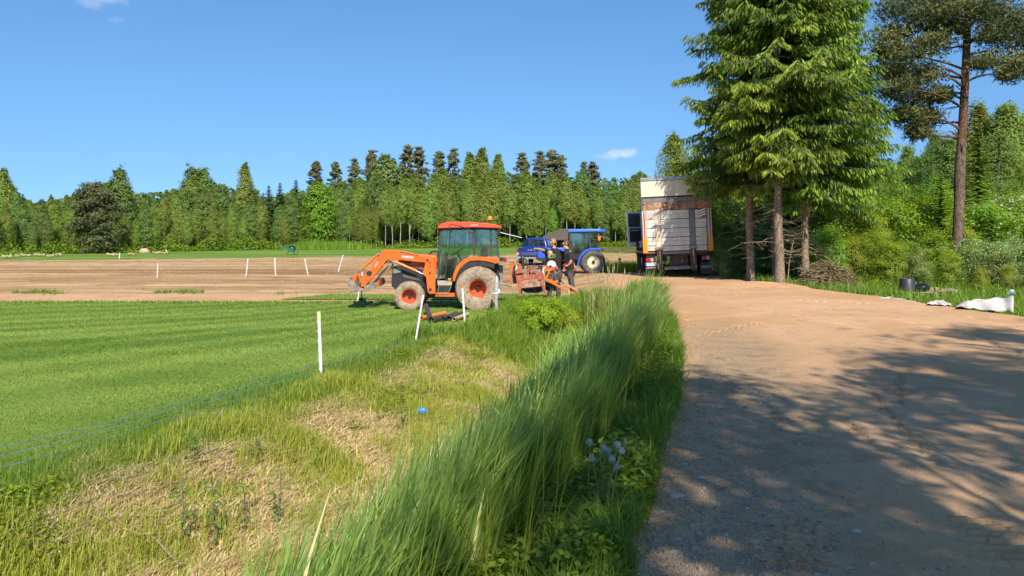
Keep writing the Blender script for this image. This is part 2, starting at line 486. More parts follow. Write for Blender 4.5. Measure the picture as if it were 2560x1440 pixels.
M['seedhead'] = pbr('seed_head', (.32, .27, .12), .85, 0, .2)

# bark
def barkmat(name, c1, c2, scale=(6, 6, 1.2), bump=.8):
    m, t, out = newmat(name); q = NT(t)
    tc = q.n('ShaderNodeTexCoord').outputs['Object']
    v = q.scale(tc, scale)
    n = q.noise(v, 3.0, 7, .68, .6)
    c = q.mix(q.ramp(n, .35, .68), c1, c2)
    n2 = q.noise(tc, .9, 3)
    c = q.mix(q.math('MULTIPLY', q.ramp(n2, .45, .75), .45), c, tuple(x * .55 for x in c1))
    q.link(q.bsdf(c, .9, 0, q.bump(n, bump, .03), .2), out.inputs[0])
    return m
M['bark_spruce'] = barkmat('spruce_bark', (.15, .098, .066), (.42, .30, .21), (7, 7, 4))
M['bark_pine'] = barkmat('pine_bark', (.075, .050, .036), (.27, .185, .135), (6, 6, 2))
M['bark_pine_top'] = barkmat('orange_pine_bark', (.075, .040, .022), (.22, .115, .065), (5, 5, 3), .5)
M['bark_birch'] = barkmat('pale_birch_bark', (.13, .115, .09), (.50, .46, .38), (2, 2, 4), .2)
M['bark_grey'] = barkmat('grey_bark', (.10, .085, .065), (.25, .22, .17), (5, 5, 1.5))

# foliage
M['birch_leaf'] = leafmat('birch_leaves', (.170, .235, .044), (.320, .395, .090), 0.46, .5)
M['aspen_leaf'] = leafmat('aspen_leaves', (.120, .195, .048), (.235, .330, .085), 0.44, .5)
M['maple_leaf'] = leafmat('bright_maple_leaves', (.10, .22, .020), (.22, .37, .040), 0.4, .5, .08)
M['spruce_far'] = leafmat('far_spruce_needles', (.070, .125, .034), (.165, .235, .060), .14, .6)
M['pine_far'] = leafmat('far_pine_needles', (.085, .100, .040), (.215, .200, .085), .14, .6)
M['pine_brown'] = leafmat('brownish_pine_needles', (.045, .058, .022), (.150, .145, .050), .12, .6)
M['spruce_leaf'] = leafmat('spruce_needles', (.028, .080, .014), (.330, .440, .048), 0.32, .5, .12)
M['pine_leaf'] = leafmat('pine_needles', (.055, .082, .028), (.255, .240, .075), .15, .5, .08)
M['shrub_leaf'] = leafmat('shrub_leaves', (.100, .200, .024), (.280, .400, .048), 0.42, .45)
M['shrub_yellow'] = leafmat('yellow_green_leaves', (.150, .215, .022), (.360, .410, .048), 0.42, .5)
M['shrub_pale'] = leafmat('silvery_shrub_leaves', (.110, .175, .045), (.280, .360, .095), .30, .5)
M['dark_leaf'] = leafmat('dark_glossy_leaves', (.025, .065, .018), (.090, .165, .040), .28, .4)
M['blossom'] = leafmat('white_blossom', (.38, .42, .28), (.62, .64, .50), .3, .6)
M['lawn_blade'] = leafmat('mown_grass_blades', (.140, .225, .028), (.320, .390, .080), .32, .5)
M['reed_blade'] = leafmat('reed_grass_blades', (.105, .225, .036), (.330, .480, .105), 0.4, .36, spec=.5)
M['green_blade'] = leafmat('verge_grass_blades', (.085, .165, .018), (.280, .350, .040), .35, .5)
M['dry_blade'] = leafmat('dry_grass_blades', (.42, .310, .130), (.86, .71, .390), .25, .7)
M['olive_blade'] = leafmat('yellowing_grass_blades', (.190, .225, .020), (.440, .430, .070), .35, .5)
M['weed_leaf'] = leafmat('bank_weed_leaves', (.130, .240, .014), (.360, .460, .034), .38, .45)
M['sapling_leaf'] = leafmat('sapling_leaves', (.075, .170, .030), (.220, .340, .065), .35, .4)
M['brush'] = leafmat('dead_brush_needles', (.140, .098, .045), (.340, .255, .120), .15, .8)

# ground
def gmat(name):
    m, t, out = newmat(name); q = NT(t)
    pos = q.n('ShaderNodeNewGeometry').outputs['Position']
    return m, q, out, pos
m, q, out, pos = gmat('mown_turf')
n1 = q.noise(q.scale(pos, (.10, .55, .1)), 1.0, 4, .55, .6)      # mower stripes
n2 = q.noise(pos, 1.3, 5, .6); n3 = q.noise(q.scale(pos, (60, 60, 60)), 1, 3)
c = q.mix(q.ramp(n1, .38, .62), (.125, .215, .026), (.235, .315, .058))
c = q.mix(q.math('MULTIPLY', q.ramp(n2, .45, .75), .35), c, (.20, .22, .045))
c = q.mix(q.math('MULTIPLY', q.ramp(n3, .45, .8), .5), c, (.045, .085, .012))
q.link(q.bsdf(c, .8, 0, q.bump(n3, .6, .03), .15), out.inputs[0]); M['turf'] = m

m, q, out, pos = gmat('far_meadow_grass')
n1 = q.noise(q.scale(pos, (.05, .22, .1)), 1.0, 5, .6); n2 = q.noise(pos, 3, 4)
c = q.mix(q.ramp(n1, .35, .65), (.115, .20, .024), (.19, .275, .050))
c = q.mix(q.math('MULTIPLY', q.ramp(n2, .5, .8), .3), c, (.10, .15, .02))
q.link(q.bsdf(c, .85, 0, None, .1), out.inputs[0]); M['meadow'] = m

m, q, out, pos = gmat('ploughed_soil')
n1 = q.noise(q.scale(pos, (.018, .40, .1)), 1.0, 5, .6, .3)
n2 = q.noise(q.scale(pos, (.22, 1.6, .3)), 1.0, 6, .65, .8); n3 = q.noise(pos, 4.5, 6, .7); n4 = q.noise(pos, 17, 4, .7)
c = q.mix(q.ramp(n1, .42, .60), (.41, .245, .115), (.58, .385, .200))
c = q.mix(q.ramp(n2, .46, .70), c, (.27, .155, .070))
at = q.n('ShaderNodeAttribute', attribute_name='tint').outputs['Fac']
c = q.mix(q.math('MULTIPLY', at, q.ramp(n2, .2, .55)), c, (.245, .140, .062))
c = q.mix(q.math('MULTIPLY', q.ramp(n3, .52, .72), .45), c, (.60, .41, .23))
hb = q.math('ADD', q.math('MULTIPLY', n3, .6), q.math('MULTIPLY', n4, .4))
q.link(q.bsdf(c, .95, 0, q.bump(hb, .9, .12), .1), out.inputs[0]); M['soil'] = m

m, q, out, pos = gmat('sandy_road')
n1 = q.noise(pos, .45, 5, .6, .5); n2 = q.noise(pos, 3.2, 6, .65, .4); n3 = q.noise(pos, 26, 5, .75); n4 = q.noise(pos, 95, 3, .7)
at = q.n('ShaderNodeAttribute', attribute_name='tint').outputs['Fac']     # 1 = grey gravel, 0 = orange sand
c = q.mix(q.ramp(n1, .35, .65), (.54, .305, .145), (.62, .375, .200))
g = q.mix(q.ramp(n2, .35, .65), (.310, .198, .108), (.45, .310, .180))
c = q.mix(at, c, g)
c = q.mix(q.math('MULTIPLY', q.ramp(n2, .52, .72), .40), c, (.29, .15, .068))
c = q.mix(q.math('MULTIPLY', q.ramp(n3, .56, .78), .35), c, (.17, .125, .095))
vo = q.n('ShaderNodeTexVoronoi'); vo.inputs['Scale'].default_value = 38; q.link(pos, vo.inputs['Vector'])
sp = q.ramp(vo.outputs['Distance'], .30, .16)
sel = q.ramp(q.noise(pos, 21, 2), .58, .66)
c = q.mix(q.math('MULTIPLY', q.math('MULTIPLY', sp, sel), q.math('ADD', q.math('MULTIPLY', at, .6), .10)), c, (.45, .41, .36))
hb = q.math('ADD', q.math('MULTIPLY', n3, .55), q.math('ADD', q.math('MULTIPLY', n4, .25), q.math('MULTIPLY', sp, .2)))
q.link(q.bsdf(c, .93, 0, q.bump(hb, .65, .03), .15), out.inputs[0]); M['road'] = m

m, q, out, pos = gmat('ditch_bank_earth')
n1 = q.noise(pos, 1.1, 5, .6, .5); n2 = q.noise(pos, 7, 6, .7); n3 = q.noise(pos, 40, 4, .7)
c = q.mix(q.ramp(n1, .4, .62), (.50, .39, .18), (.34, .31, .08))
c = q.mix(q.ramp(n2, .5, .72), c, (.52, .40, .20))
c = q.mix(q.math('MULTIPLY', q.ramp(n3, .5, .75), .6), c, (.30, .22, .10))
q.link(q.bsdf(c, .95, 0, q.bump(n3, .8, .04), .1), out.inputs[0]); M['bank'] = m

m, q, out, pos = gmat('rough_verge_ground')
n1 = q.noise(pos, .9, 5, .6, .5); n2 = q.noise(pos, 9, 6, .7)
c = q.mix(q.ramp(n1, .4, .62), (.13, .15, .03), (.10, .085, .035))
c = q.mix(q.ramp(n2, .5, .72), c, (.07, .09, .02))
q.link(q.bsdf(c, .95, 0, q.bump(n2, .8, .05), .1), out.inputs[0]); M['verge'] = m

# ------------------------------------------------------------------ ground sheets
def strip(name, ys, xl, xr, nx, mat, zoff=0.0, dz=None, tint=None, label=None, xpow=1.0):
    ys = np.asarray(ys, float)
    a = np.broadcast_to(np.asarray(xl(ys) if callable(xl) else xl, float), ys.shape)
    b = np.broadcast_to(np.asarray(xr(ys) if callable(xr) else xr, float), ys.shape)
    t = np.linspace(0, 1, nx)
    X = a[:, None] + (b - a)[:, None] * t[None, :]
    Y = np.repeat(ys[:, None], nx, 1)
    Z = ground(X, Y) + zoff
    if dz is not None: Z = Z + dz(X, Y)
    V = np.stack([X, Y, Z], -1).reshape(-1, 3)
    i = np.arange((len(ys) - 1) * (nx - 1)); r = i // (nx - 1); k = i % (nx - 1); p = r * nx + k
    F = np.stack([p, p + 1, p + nx + 1, p + nx], -1)
    o = npmesh(name, V, F, mat, col=None if tint is None else tint(X, Y).ravel(), smooth=True)
    tag(o, label, None, None, 'structure')
    return o

# wide base sheet out to the horizon
base = MB()
gr = [(-1500, -300), (1500, -300), (1500, 2500), (-1500, 2500)]
base.add([(x, y, -1.6) for x, y in gr], [(0, 1, 2, 3)])
o = base.build('ground', M['meadow'], smooth=0); tag(o, 'distant ground reaching to the horizon', None, None, 'structure')

def far_edge(y): return 0 * y
# far meadow in front of the wood, out past it
strip('meadow', np.concatenate([np.linspace(40, 130, 60), np.linspace(140, 400, 8)]), -260, 200, 160, M['meadow'], -0.03, label='smooth green grass strip in front of the wood')

# ploughed field: far edge runs from y=56 (left) to y=80
def plough_far(x): return np.interp(x, [-60, -40, -10, 2, 10, 20], [57, 62, 74, 80, 80, 80])
def pl_dz(X, Y):
    t = sstep(23.5, 26, Y)
    fur = .035 * np.sin(Y * 5.2 + 1.1 * fbm(X * .05, Y * .1, 5) * 6) * sstep(28, 31, Y) * (1 - sstep(48, 56, Y))
    cl = .11 * (fbm(X * 1.1, Y * 1.1, 11, 4) - .5) * sstep(45, 56, Y) + .05 * (fbm(X * 1.6, Y * 1.6, 12, 4) - .5)
    berm = .14 * np.exp(-((Y - 27.0 - .5 * fbm(X * .2, Y * 0, 9)) / .55) ** 2) * fbm(X * .8, Y * .8, 21)
    return (fur + cl) * t + berm * t + .004
def pl_tint(X, Y):
    wet = np.clip((fbm(X * .03, Y * .45, 31, 3) - .42) * 4, 0, 1)
    return wet * sstep(29, 31, Y) * (1 - sstep(46, 55, Y)) * .95
uu = np.linspace(0, 1, 420) ** 1.35
NXP = 330
tx = np.linspace(0, 1, NXP)
Xl = -20 - uu * 42; Xr = 2.2 + uu * 12
X = Xl[:, None] + (Xr - Xl)[:, None] * tx[None, :]
Y0 = 22.6
Yf = plough_far(X)
Y = Y0 + (Yf - Y0) * uu[:, None]
Z = ground(X, Y) + pl_dz(X, Y)
V = np.stack([X, Y, Z], -1).reshape(-1, 3)
i = np.arange((len(uu) - 1) * (NXP - 1)); r = i // (NXP - 1); k = i % (NXP - 1); p = r * NXP + k
o = npmesh('ploughed_field', V, np.stack([p, p + 1, p + NXP + 1, p + NXP], -1), M['soil'], col=pl_tint(X, Y).ravel(), smooth=True)
tag(o, 'bare sandy ploughed field with furrows behind the lawn', None, None, 'structure')

# lawn with its far edge at y=23, and the second turf strip on the tan band
def lawn_dz(X, Y): return .012 * (fbm(X * .9, Y * .9, 41) - .5)
strip('lawn', np.concatenate([np.linspace(-14, 4, 20), np.linspace(4.3, 22.95, 110)]), lambda y: -9 - np.maximum(y, 2) * .95, lambda y: lawn_edge(y) + .25 * (fbm(y * 1.3, y * 0, 61) - .5), 90, M['turf'], .018, lawn_dz, label='mown green lawn with darker mower stripes')
def ts_l(y): return -7.4 + (y - 23.3) * .55 + .35 * (fbm(y * 2, y * 0, 5) - .5)
strip('bare_track', np.linspace(22.75, 26.3, 30), -30, -1.5, 120, M['road'], .022, lambda X, Y: .02 * (fbm(X * .7, Y * 1.5, 43) - .5), lambda X, Y: 0 * X, label='pale bare sandy band between lawn and ploughed field')
strip('turf_strip', np.linspace(23.75, 25.6, 26), ts_l, lambda y: 1.2 + 0 * y, 60, M['turf'], .050, lawn_dz, label='strip of uncut turf beside the tan bare band behind the loader')

# ditch bank between lawn and road
strip('ditch_bank', np.linspace(-14, 22, 210), lambda y: lawn_edge(y) - .3, lambda y: road_left(y) + .15, 70, M['bank'], -0.006, lambda X, Y: .05 * (fbm(X * 1.3, Y * 1.3, 71) - .5), label='dry grassy ditch bank between lawn and road')

# road and yard, fine near the camera
def line_mark(X, Y, pts, wd, lug=0):
    d = np.full(X.shape, 9.0); s = np.zeros(X.shape)
    acc = 0
    for (x0, y0), (x1, y1) in zip(pts[:-1], pts[1:]):
        L = math.hypot(x1 - x0, y1 - y0); tx_, ty_ = (x1 - x0) / L, (y1 - y0) / L
        t = np.clip((X - x0) * tx_ + (Y - y0) * ty_, 0, L)
        dd = np.hypot(X - x0 - t * tx_, Y - y0 - t * ty_)
        s = np.where(dd < d, acc + t, s); d = np.minimum(d, dd); acc += L
    g = np.exp(-(d / wd) ** 2)
    if lug: g = g * (.45 + .55 * np.sign(np.sin(s * 2 * math.pi / lug)) * 1)
    return g
def groundpx(px, py, z=.5):
    D = (CAMZ - z) * FPX / (py - HORIZ); return ((px - 1280) / FPX * D, D)
TRK = [[groundpx(*p) for p in q] for q in ([(2170, 970), (2215, 1030), (2290, 1110), (2345, 1160)], [(2440, 1290), (2500, 1345), (2600, 1420)], [(1930, 1025), (1945, 1080)], [(2250, 935), (2245, 1010)], [(1985, 1300), (2000, 1440)], [(2120, 1060), (2170, 1110)])]
ARC = [[groundpx(*p) for p in q] for q in ([(1720, 800), (1850, 790), (1990, 775), (2150, 772)], [(2000, 752), (2200, 762), (2420, 792), (2600, 830)], [(1760, 840), (1900, 806), (1960, 815)], [(1900, 770), (2050, 800), (2300, 850)], [(1600, 745), (1760, 735), (1900, 740)], [(2250, 800), (2420, 835), (2580, 900)])]
def road_dz(X, Y):
    z = .030 * (fbm(X * .55, Y * .55, 81) - .5) + .016 * (fbm(X * 2.6, Y * 2.6, 82) - .5) + .008 * (fbm(X * 9, Y * 9, 83, 3) - .5)
    for i, tk in enumerate(TRK):
        z = z - .042 * line_mark(X, Y, tk, .040 if i not in (1, 4) else .12, .09)
    for tk_ in ARC: z = z - .034 * line_mark(X, Y, tk_, .10, .18)
    e = X - road_left(Y)
    for c_ in (1.9, 3.6): z = z - .022 * np.exp(-((e - c_ - .25 * np.sin(Y * .35)) / .22) ** 2) * (1 - sstep(11, 16, Y))
    # long rolling furrows of the spread sand further off
    z = z + .030 * (fbm(X * .25, Y * 2.2, 84, 4) - .5) * sstep(9, 14, Y)
    return z
def road_tint(X, Y):
    e = X - road_left(Y)
    g = (.25 + .75 * fbm(X * .5, Y * .5, 93)) * (1 - sstep(7, 15, Y + 2.2 * (fbm(X * .35, Y * .35, 91) - .5) + .25 * e)) * .85
    g = np.maximum(g, np.exp(-((e - .75) / .7) ** 2) * (1 - sstep(9, 16, Y)))
    g = g * (.55 + .9 * fbm(X * .8, Y * .8, 92)) * sstep(.02, .35, e + .1 * fbm(X * 3, Y * 3, 2))
    return np.clip(g, 0, 1)
ysr = np.concatenate([np.linspace(-14, 2.8, 40), 3 + 42 * np.linspace(0, 1, 640) ** 1.75])
strip('road', ysr, lambda y: road_left(y) - .12 + .3 * (fbm(y * 1.1, y * 0, 17) - .5), lambda y: road_right(y) + .25 * (fbm(y * .9, y * 0, 18) - .5), 420, M['road'], .010, road_dz, road_tint, label='wide sandy gravel road and yard')
# rough ground to the right of the road
strip('verge', np.linspace(-34, 130, 150), lambda y: road_right(y) - .3, 120, 110, M['verge'], -0.02, lambda X, Y: .10 * (fbm(X * .6, Y * .6, 75) - .5) * sstep(.4, 1.5, X - road_right(Y)), label='rough grassy ground beside the road')

# ------------------------------------------------------------------ grass
def blades(name, P, H, Wd, az, lean, mat, tint, segs=1, parent=None, curl=1.0, label=None, twist=None):
    """tapering blades standing on points P; lean = sideways travel as a share of height"""
    n = len(P)
    d = np.stack([np.cos(az), np.sin(az), np.zeros(n)], -1)
    tw = az + math.pi / 2 if twist is None else twist
    sdir = np.stack([np.cos(tw), np.sin(tw), np.zeros(n)], -1)
    if segs == 1:
        tip = P + d * (lean * H)[:, None] + np.array([0, 0, 1.0]) * H[:, None]
        V = np.stack([P - sdir * (Wd / 2)[:, None], P + sdir * (Wd / 2)[:, None], tip], 1).reshape(-1, 3)
        F = np.arange(3 * n).reshape(-1, 3)
        return npmesh(name, V, F, mat, parent, col=np.repeat(tint, 3))
    rows = []
    for i in range(segs + 1):
        t = i / segs
        wdt = Wd * (1 - t ** 2.2) * (.75 + .6 * t if t < .5 else 1.05) * .5
        if i == segs: wdt = Wd * .03
        c = P + d * (lean * H * t ** (1 + curl))[:, None] + np.array([0, 0, 1.0]) * (H * (t - .30 * np.minimum(lean, 1.6) * t ** 3))[:, None]
        rows.append(c - sdir * wdt[:, None]); rows.append(c + sdir * wdt[:, None])
    k = 2 * (segs + 1)
    V = np.stack(rows, 1).reshape(-1, 3)
    b = (np.arange(n) * k)[:, None, None]
    f = np.array([[2 * i, 2 * i + 1, 2 * i + 3, 2 * i + 2] for i in range(segs)])[None]
    F = (b + f).reshape(-1, 4)
    return npmesh(name, V, F, mat, parent, col=np.repeat(tint, k))
def onground(x, y, off=0): return np.stack([x, y, ground(x, y) + off], -1)
def unif(a, b, n): return rng.uniform(a, b, n)

# mown lawn blades, near part
n = 300000
y = 4.8 + 18.1 * rng.random(n) ** 1.25
x = lawn_edge(y) - rng.random(n) ** 1.0 * np.minimum(.72 * y + lawn_edge(y) + .6, 16)
dl = lawn_edge(y) - x; kk_ = np.exp(-dl / 5.5)
wv = y * (1 - kk_) * 1.1 - dl * kk_ * 1.5 + 2.4 * (fbm(x * .14, y * .14, 44, 2) - .5)
st = .5 + (.14 * np.sin(wv * 3.3) + .09 * np.sin(wv * 1.35 + .5 * x)) * (.2 + 1.5 * fbm(x * .10, y * .3, 45, 2)) + .40 * (fbm(x * .12, y * .5, 41, 3) - .5)
H = unif(.010, .022, n) * (1 + .02 * y); Wd = .003 + .0008 * y
o = blades('lawn_grass', onground(x, y, .015), H, Wd, unif(0, 6.28, n), unif(.4, 1.8, n), M['lawn_blade'], np.clip(.50 + 2.6 * (st - .5) + unif(-.2, .2, n), 0, 1))
tag(o, 'short mown grass of the lawn', 'grass', kind='stuff')
# taller fringe where the lawn meets the bank
n = 52000
y = 4.5 + 17 * rng.random(n) ** 1.2; x = lawn_edge(y) + rng.normal(.28, .32, n)
o = blades('lawn_fringe_grass', onground(x, y), unif(.05, .16, n) * (1 - .8 * np.exp(-((y - 17.8) / 1.6) ** 4)), .005 + .0007 * y, unif(0, 6.28, n), unif(.2, .9, n), M['green_blade'], unif(.05, .75, n))
tag(o, 'longer green grass fringe along the edge of the lawn', 'grass', kind='stuff')

# dry bank
n = 210000
y = 3.0 + 17.5 * rng.random(n) ** 1.15
le, rl = lawn_edge(y), road_left(y)
u = rng.random(n) * .72
x = le + (rl - le) * u
pat = fbm(x * .9, y * .9, 101, 3)
dry = .30 * pat + .70 * fbm(x * 2.4, y * 2.4, 103, 3) + rng.normal(0, .07, n) > .47 + .20 * (u < .12) - .06 * (u > .45)
hh = unif(.07, .30, n)
P = onground(x, y, -.01)
az = 2.2 + rng.normal(0, .9, n)
i0 = dry
o = blades('dry_grass', P[i0], hh[i0] * .60, (.004 + .0008 * y)[i0], az[i0], unif(.9, 3.6, n)[i0], M['dry_blade'], unif(0, 1, n)[i0], 2)
tag(o, 'flattened dry straw coloured grass on the ditch bank', 'grass', kind='stuff')
i1 = ((~dry) & (rng.random(n) < .75)) | (dry & (rng.random(n) < .30))
o = blades('bank_grass', P[i1], (hh * (.42 + .8 * np.clip(.5 - pat, 0, .3) / .3))[i1], (.0035 + .0007 * y)[i1], (1.2 + rng.normal(0, 1.1, n))[i1], unif(.15, .8, n)[i1], M['olive_blade'], unif(0, 1, n)[i1], 2)
tag(o, 'yellowing green grass tufts on the ditch bank', 'grass', kind='stuff')
# distinct green tufts on the bank
tp = []
for k in range(120):
    yy = 3.2 + 16.5 * random.random(); a, b = lawn_edge(yy), road_left(yy)
    xx = a + (b - a) * random.uniform(.06, .6); m_ = random.randint(60, 170)
    tp.append(np.stack([rng.normal(xx, .11, m_), rng.normal(yy, .11, m_)], -1))
tp = np.concatenate(tp); n = len(tp)
o = blades('bank_tufts_grass', onground(tp[:, 0], tp[:, 1]), unif(.10, .27, n), .004 + .0005 * tp[:, 1], 1.0 + rng.normal(0, 1.2, n), unif(.1, .6, n), M['olive_blade'], unif(.1, .9, n), 2)
tag(o, 'thin upright tufts of olive green grass on the bank', 'grass', kind='stuff')

# tall reed grass leaning to the right in the wind, growing in clumps
n = 46000
y = 1.5 + 14.5 * rng.random(n) ** 1.3
rl = road_left(y); le = lawn_edge(y)
wl = np.interp(y, [1.5, 4, 7, 12, 15.8], [2.45, 2.35, 2.05, 1.75, 1.3]) + .35 * (fbm(y * .9, y * 0 + 7, 133) - .5)
wr = np.interp(y, [1.5, 4, 6, 9, 12, 15.8], [.82, .72, .52, .40, .32, .28]) + .45 * (fbm(y * 1.6, y * 0 + 9, 134) - .5)
v = rng.random(n) ** .9
x = rl - wl + (wl - wr) * v
cl = fbm(x * 2.2, y * 2.2, 135, 2)
edge = np.minimum(v / .18, 1) * np.minimum((1 - v) / .14, 1)
H = unif(.55, 1.12, n) * (.66 + .34 * edge) * np.interp(y, [1.5, 5, 13, 15.8], [.95, 1, 1.02, .8]) * (.70 + .6 * cl)
az = rng.normal(-.05, .55, n) + 1.2 * (fbm(x * 1.1, y * 1.1, 136, 2) - .5)
ln = unif(.22, .78, n) * (.6 + .8 * fbm(x * .8, y * .8, 137, 2)) * (1 - .60 * sstep(.55, 1, v))
tw = az + math.pi / 2 + rng.normal(0, .7, n)
tint = np.clip(rng.normal(.48, .22, n) + .9 * (cl - .5), 0, 1)
dead = (rng.random(n) < .02) & (v > .35)
P = onground(x, y, -.03); Wd = unif(.010, .026, n) + .0006 * y
for nm, k, mt, lab in (('reed_grass', ~dead, M['reed_blade'], 'tall windswept reed grass growing along the road ditch'), ('dry_reed_grass', dead, M['dry_blade'], 'dry straw blades among the tall reed grass')):
    o = blades(nm, P[k], H[k], Wd[k], az[k], ln[k], mt, tint[k], 5, curl=.75, twist=tw[k])
    tag(o, lab, 'reed grass', kind='stuff')
n = 2600
y = 1.6 + 14 * rng.random(n); x = road_left(y) - unif(.35, 2.4, n); k = fbm(x * 1.7, y * 1.7, 139, 2)
o = blades('thin_stalk_grass', onground(x, y, -.02), unif(.55, 1.25, n) * (.6 + .7 * k), unif(.004, .008, n) + .0004 * y, rng.normal(.1, 1.0, n), unif(.1, .6, n), M['olive_blade'], unif(.0, .8, n), 4, curl=1.0)
tag(o, 'thin olive grass stalks mixed into the reeds', 'grass', kind='stuff')
# a looser outer layer of long arching blades
n = 3000
y = 2.2 + 13 * rng.random(n); rl = road_left(y); x = rl - unif(1.15, 2.2, n)
o = blades('arching_reed_grass', onground(x, y, -.02), unif(.80, 1.12, n), unif(.014, .028, n), rng.normal(.1, .8, n), unif(.4, .95, n), M['reed_blade'], unif(.5, 1, n), 7, curl=1.3)
tag(o, 'long arching reed blades above the tall grass', 'reed grass', kind='stuff')

# short verge grass between reeds and gravel
n = 64000
y = 1.6 + 16.5 * rng.random(n) ** 1.3; rl = road_left(y)
edgew = .95 * (.35 + 1.3 * fbm(y * 1.7, y * 0 + 3, 141))
x = rl - unif(-.05, 1.0, n) * edgew - .05 + rng.normal(0, .03, n)
o = blades('verge_grass', onground(x, y, -.01), unif(.05, .30, n) * (.5 + fbm(x * 2, y * 2, 142)), .004 + .0007 * y, unif(0, 6.28, n), unif(.3, 1.2, n), M['green_blade'], unif(0, .75, n), 2)
tag(o, 'short green grass along the gravel edge of the road', 'grass', kind='stuff')
# grass closing the end of the ditch, round the leafy bush
n = 42000
y = unif(14.5, 21.8, n); x = lawn_edge(y) + (road_left(y) - lawn_edge(y)) * unif(-.1, 1.02, n)
kp = ~((x < lawn_edge(y) + .25) & (y > 15.5) & (y < 19.8)); x, y = x[kp], y[kp]; n = len(x)
o = blades('ditch_end_grass', onground(x, y, -.01), unif(.10, .42, n), unif(.012, .02, n), rng.normal(.2, .9, n), unif(.2, .7, n), M['green_blade'], unif(.1, 1, n), 2)
tag(o, 'mixed green grass where the ditch ends near the tractor', 'grass', kind='stuff')
# weeds on the tan band behind the lawn
n = 7000
x = unif(-19, 1, n); y = 26.7 + rng.normal(0, .45, n); kp = fbm(x * .9, y * .9, 151) > .60
o = blades('band_weed_grass', onground(x, y, .03)[kp], unif(.05, .20, n)[kp], unif(.02, .035, n)[kp], unif(0, 6.28, n)[kp], unif(.2, .9, n)[kp], M['green_blade'], unif(0, .8, n)[kp])
tag(o, 'scattered weeds along the tan band before the ploughed field', 'grass', kind='stuff')
# turf strip and lawn past the blades: rough edges
n = 26000
y = unif(22.5, 25.6, n); x = unif(-16, 1.5, n)
kp = ((y < 22.98) | ((y > 23.75) & (x > -7.4 + (y - 23.3) * .55)))
o = blades('turf_edge_grass', onground(x, y, .02)[kp], unif(.05, .10, n)[kp], unif(.02, .035, n)[kp], unif(0, 6.28, n)[kp], unif(.2, .9, n)[kp], M['lawn_blade'], unif(0, .7, n)[kp])
tag(o, 'grass along the far edge of the lawn', 'grass', kind='stuff')
# grass patch beside the truck
n = 12000
x = unif(4.6, 8.2, n); y = unif(33, 46, n); kp = fbm(x * .7, y * .5, 161) + .25 * sstep(6, 4.4, x) * 0 > .35
o = blades('yard_grass', onground(x, y)[kp], unif(.15, .6, n)[kp], unif(.03, .06, n)[kp], unif(0, 6.28, n)[kp], unif(.2, .7, n)[kp], M['green_blade'], unif(.2, 1, n)[kp])
tag(o, 'long grass patch beyond the parked truck', 'grass', kind='stuff')
# right-hand verge grass
n = 85000
x = 8 + 17 * rng.random(n) ** 1.3; y = unif(10, 36, n)
kp = (x > road_right(y) + .35) & (x < .72 * y + 3)
hh = unif(.12, .55, n) * (.5 + fbm(x * .6, y * .6, 171)) * sstep(.1, 1.4, x - road_right(y) + .25) * (1 - .82 * np.exp(-(((x - 12.7) / 1.3) ** 2 + ((y - 22.3) / 1.7) ** 4)))
o = blades('wild_grass', onground(x, y, -.03)[kp], np.maximum(hh, .08)[kp], unif(.014, .026, n)[kp], unif(0, 6.28, n)[kp], unif(.2, .8, n)[kp], M['green_blade'], np.clip(unif(.1, 1, n), 0, 1)[kp], 2)
tag(o, 'rough wild grass beside the road in front of the shrubs', 'grass', kind='stuff')

# gravel: loose chips lying on the road edge
n = 15000
y = 2.9 + 10 * rng.random(n) ** 2.1; e = np.abs(rng.normal(.35, .42, n)); far_ = rng.random(n) < .12
e = np.where(far_, unif(.2, 6.5, n), e); x = road_left(y) + e
s = np.where(far_, unif(.003, .008, n), unif(.003, .012, n) * (1 + (rng.random(n) < .03) * 1.0))
oc = np.array([(1, 0, 0), (0, 1, 0), (-1, 0, 0), (0, -1, 0), (0, 0, .75), (0, 0, -.75)], float)
V = oc[None] * (1 + .35 * rng.uniform(-1, 1, (n, 6, 3))) * s[:, None, None] * np.array([1.25, 1, .8])
a = unif(0, 6.28, n); ca, sa = np.cos(a), np.sin(a)
V = np.stack([V[..., 0] * ca[:, None] - V[..., 1] * sa[:, None], V[..., 0] * sa[:, None] + V[..., 1] * ca[:, None], V[..., 2]], -1)
Pg = np.stack([x, y, ground(x, y) + road_dz(x, y) + .011], -1)
V = (V + Pg[:, None, :]).reshape(-1, 3)
fo = np.array([(0, 1, 4), (1, 2, 4), (2, 3, 4), (3, 0, 4), (1, 0, 5), (2, 1, 5), (3, 2, 5), (0, 3, 5)])
o = npmesh('gravel', V, (np.arange(n)[:, None, None] * 6 + fo[None]).reshape(-1, 3), M['stone'])
tag(o, 'loose pale gravel chips along the road edge', 'gravel', kind='stuff')
# clods on the ploughed field
n = 5000
x = unif(-40, 12, n); y = 27 + 50 * rng.random(n) ** 1.2; kp = y < plough_far(x) - 1
x, y = x[kp], y[kp]; n = len(x)
s = unif(.012, .030, n) * (1 + y / 60)
V = oc[None] * (1 + .35 * rng.uniform(-1, 1, (n, 6, 3))) * s[:, None, None] * np.array([1.2, 1, .6])
V = (V + np.stack([x, y, ground(x, y) + .02], -1)[:, None, :]).reshape(-1, 3)
M['clod'] = pbr('dry_clod', (.52, .35, .19), .95, 0, .2, 3)
o = npmesh('soil_clods', V, (np.arange(n)[:, None, None] * 6 + fo[None]).reshape(-1, 3), M['clod'])
tag(o, 'dry clods lying on the ploughed soil', 'soil', kind='stuff')

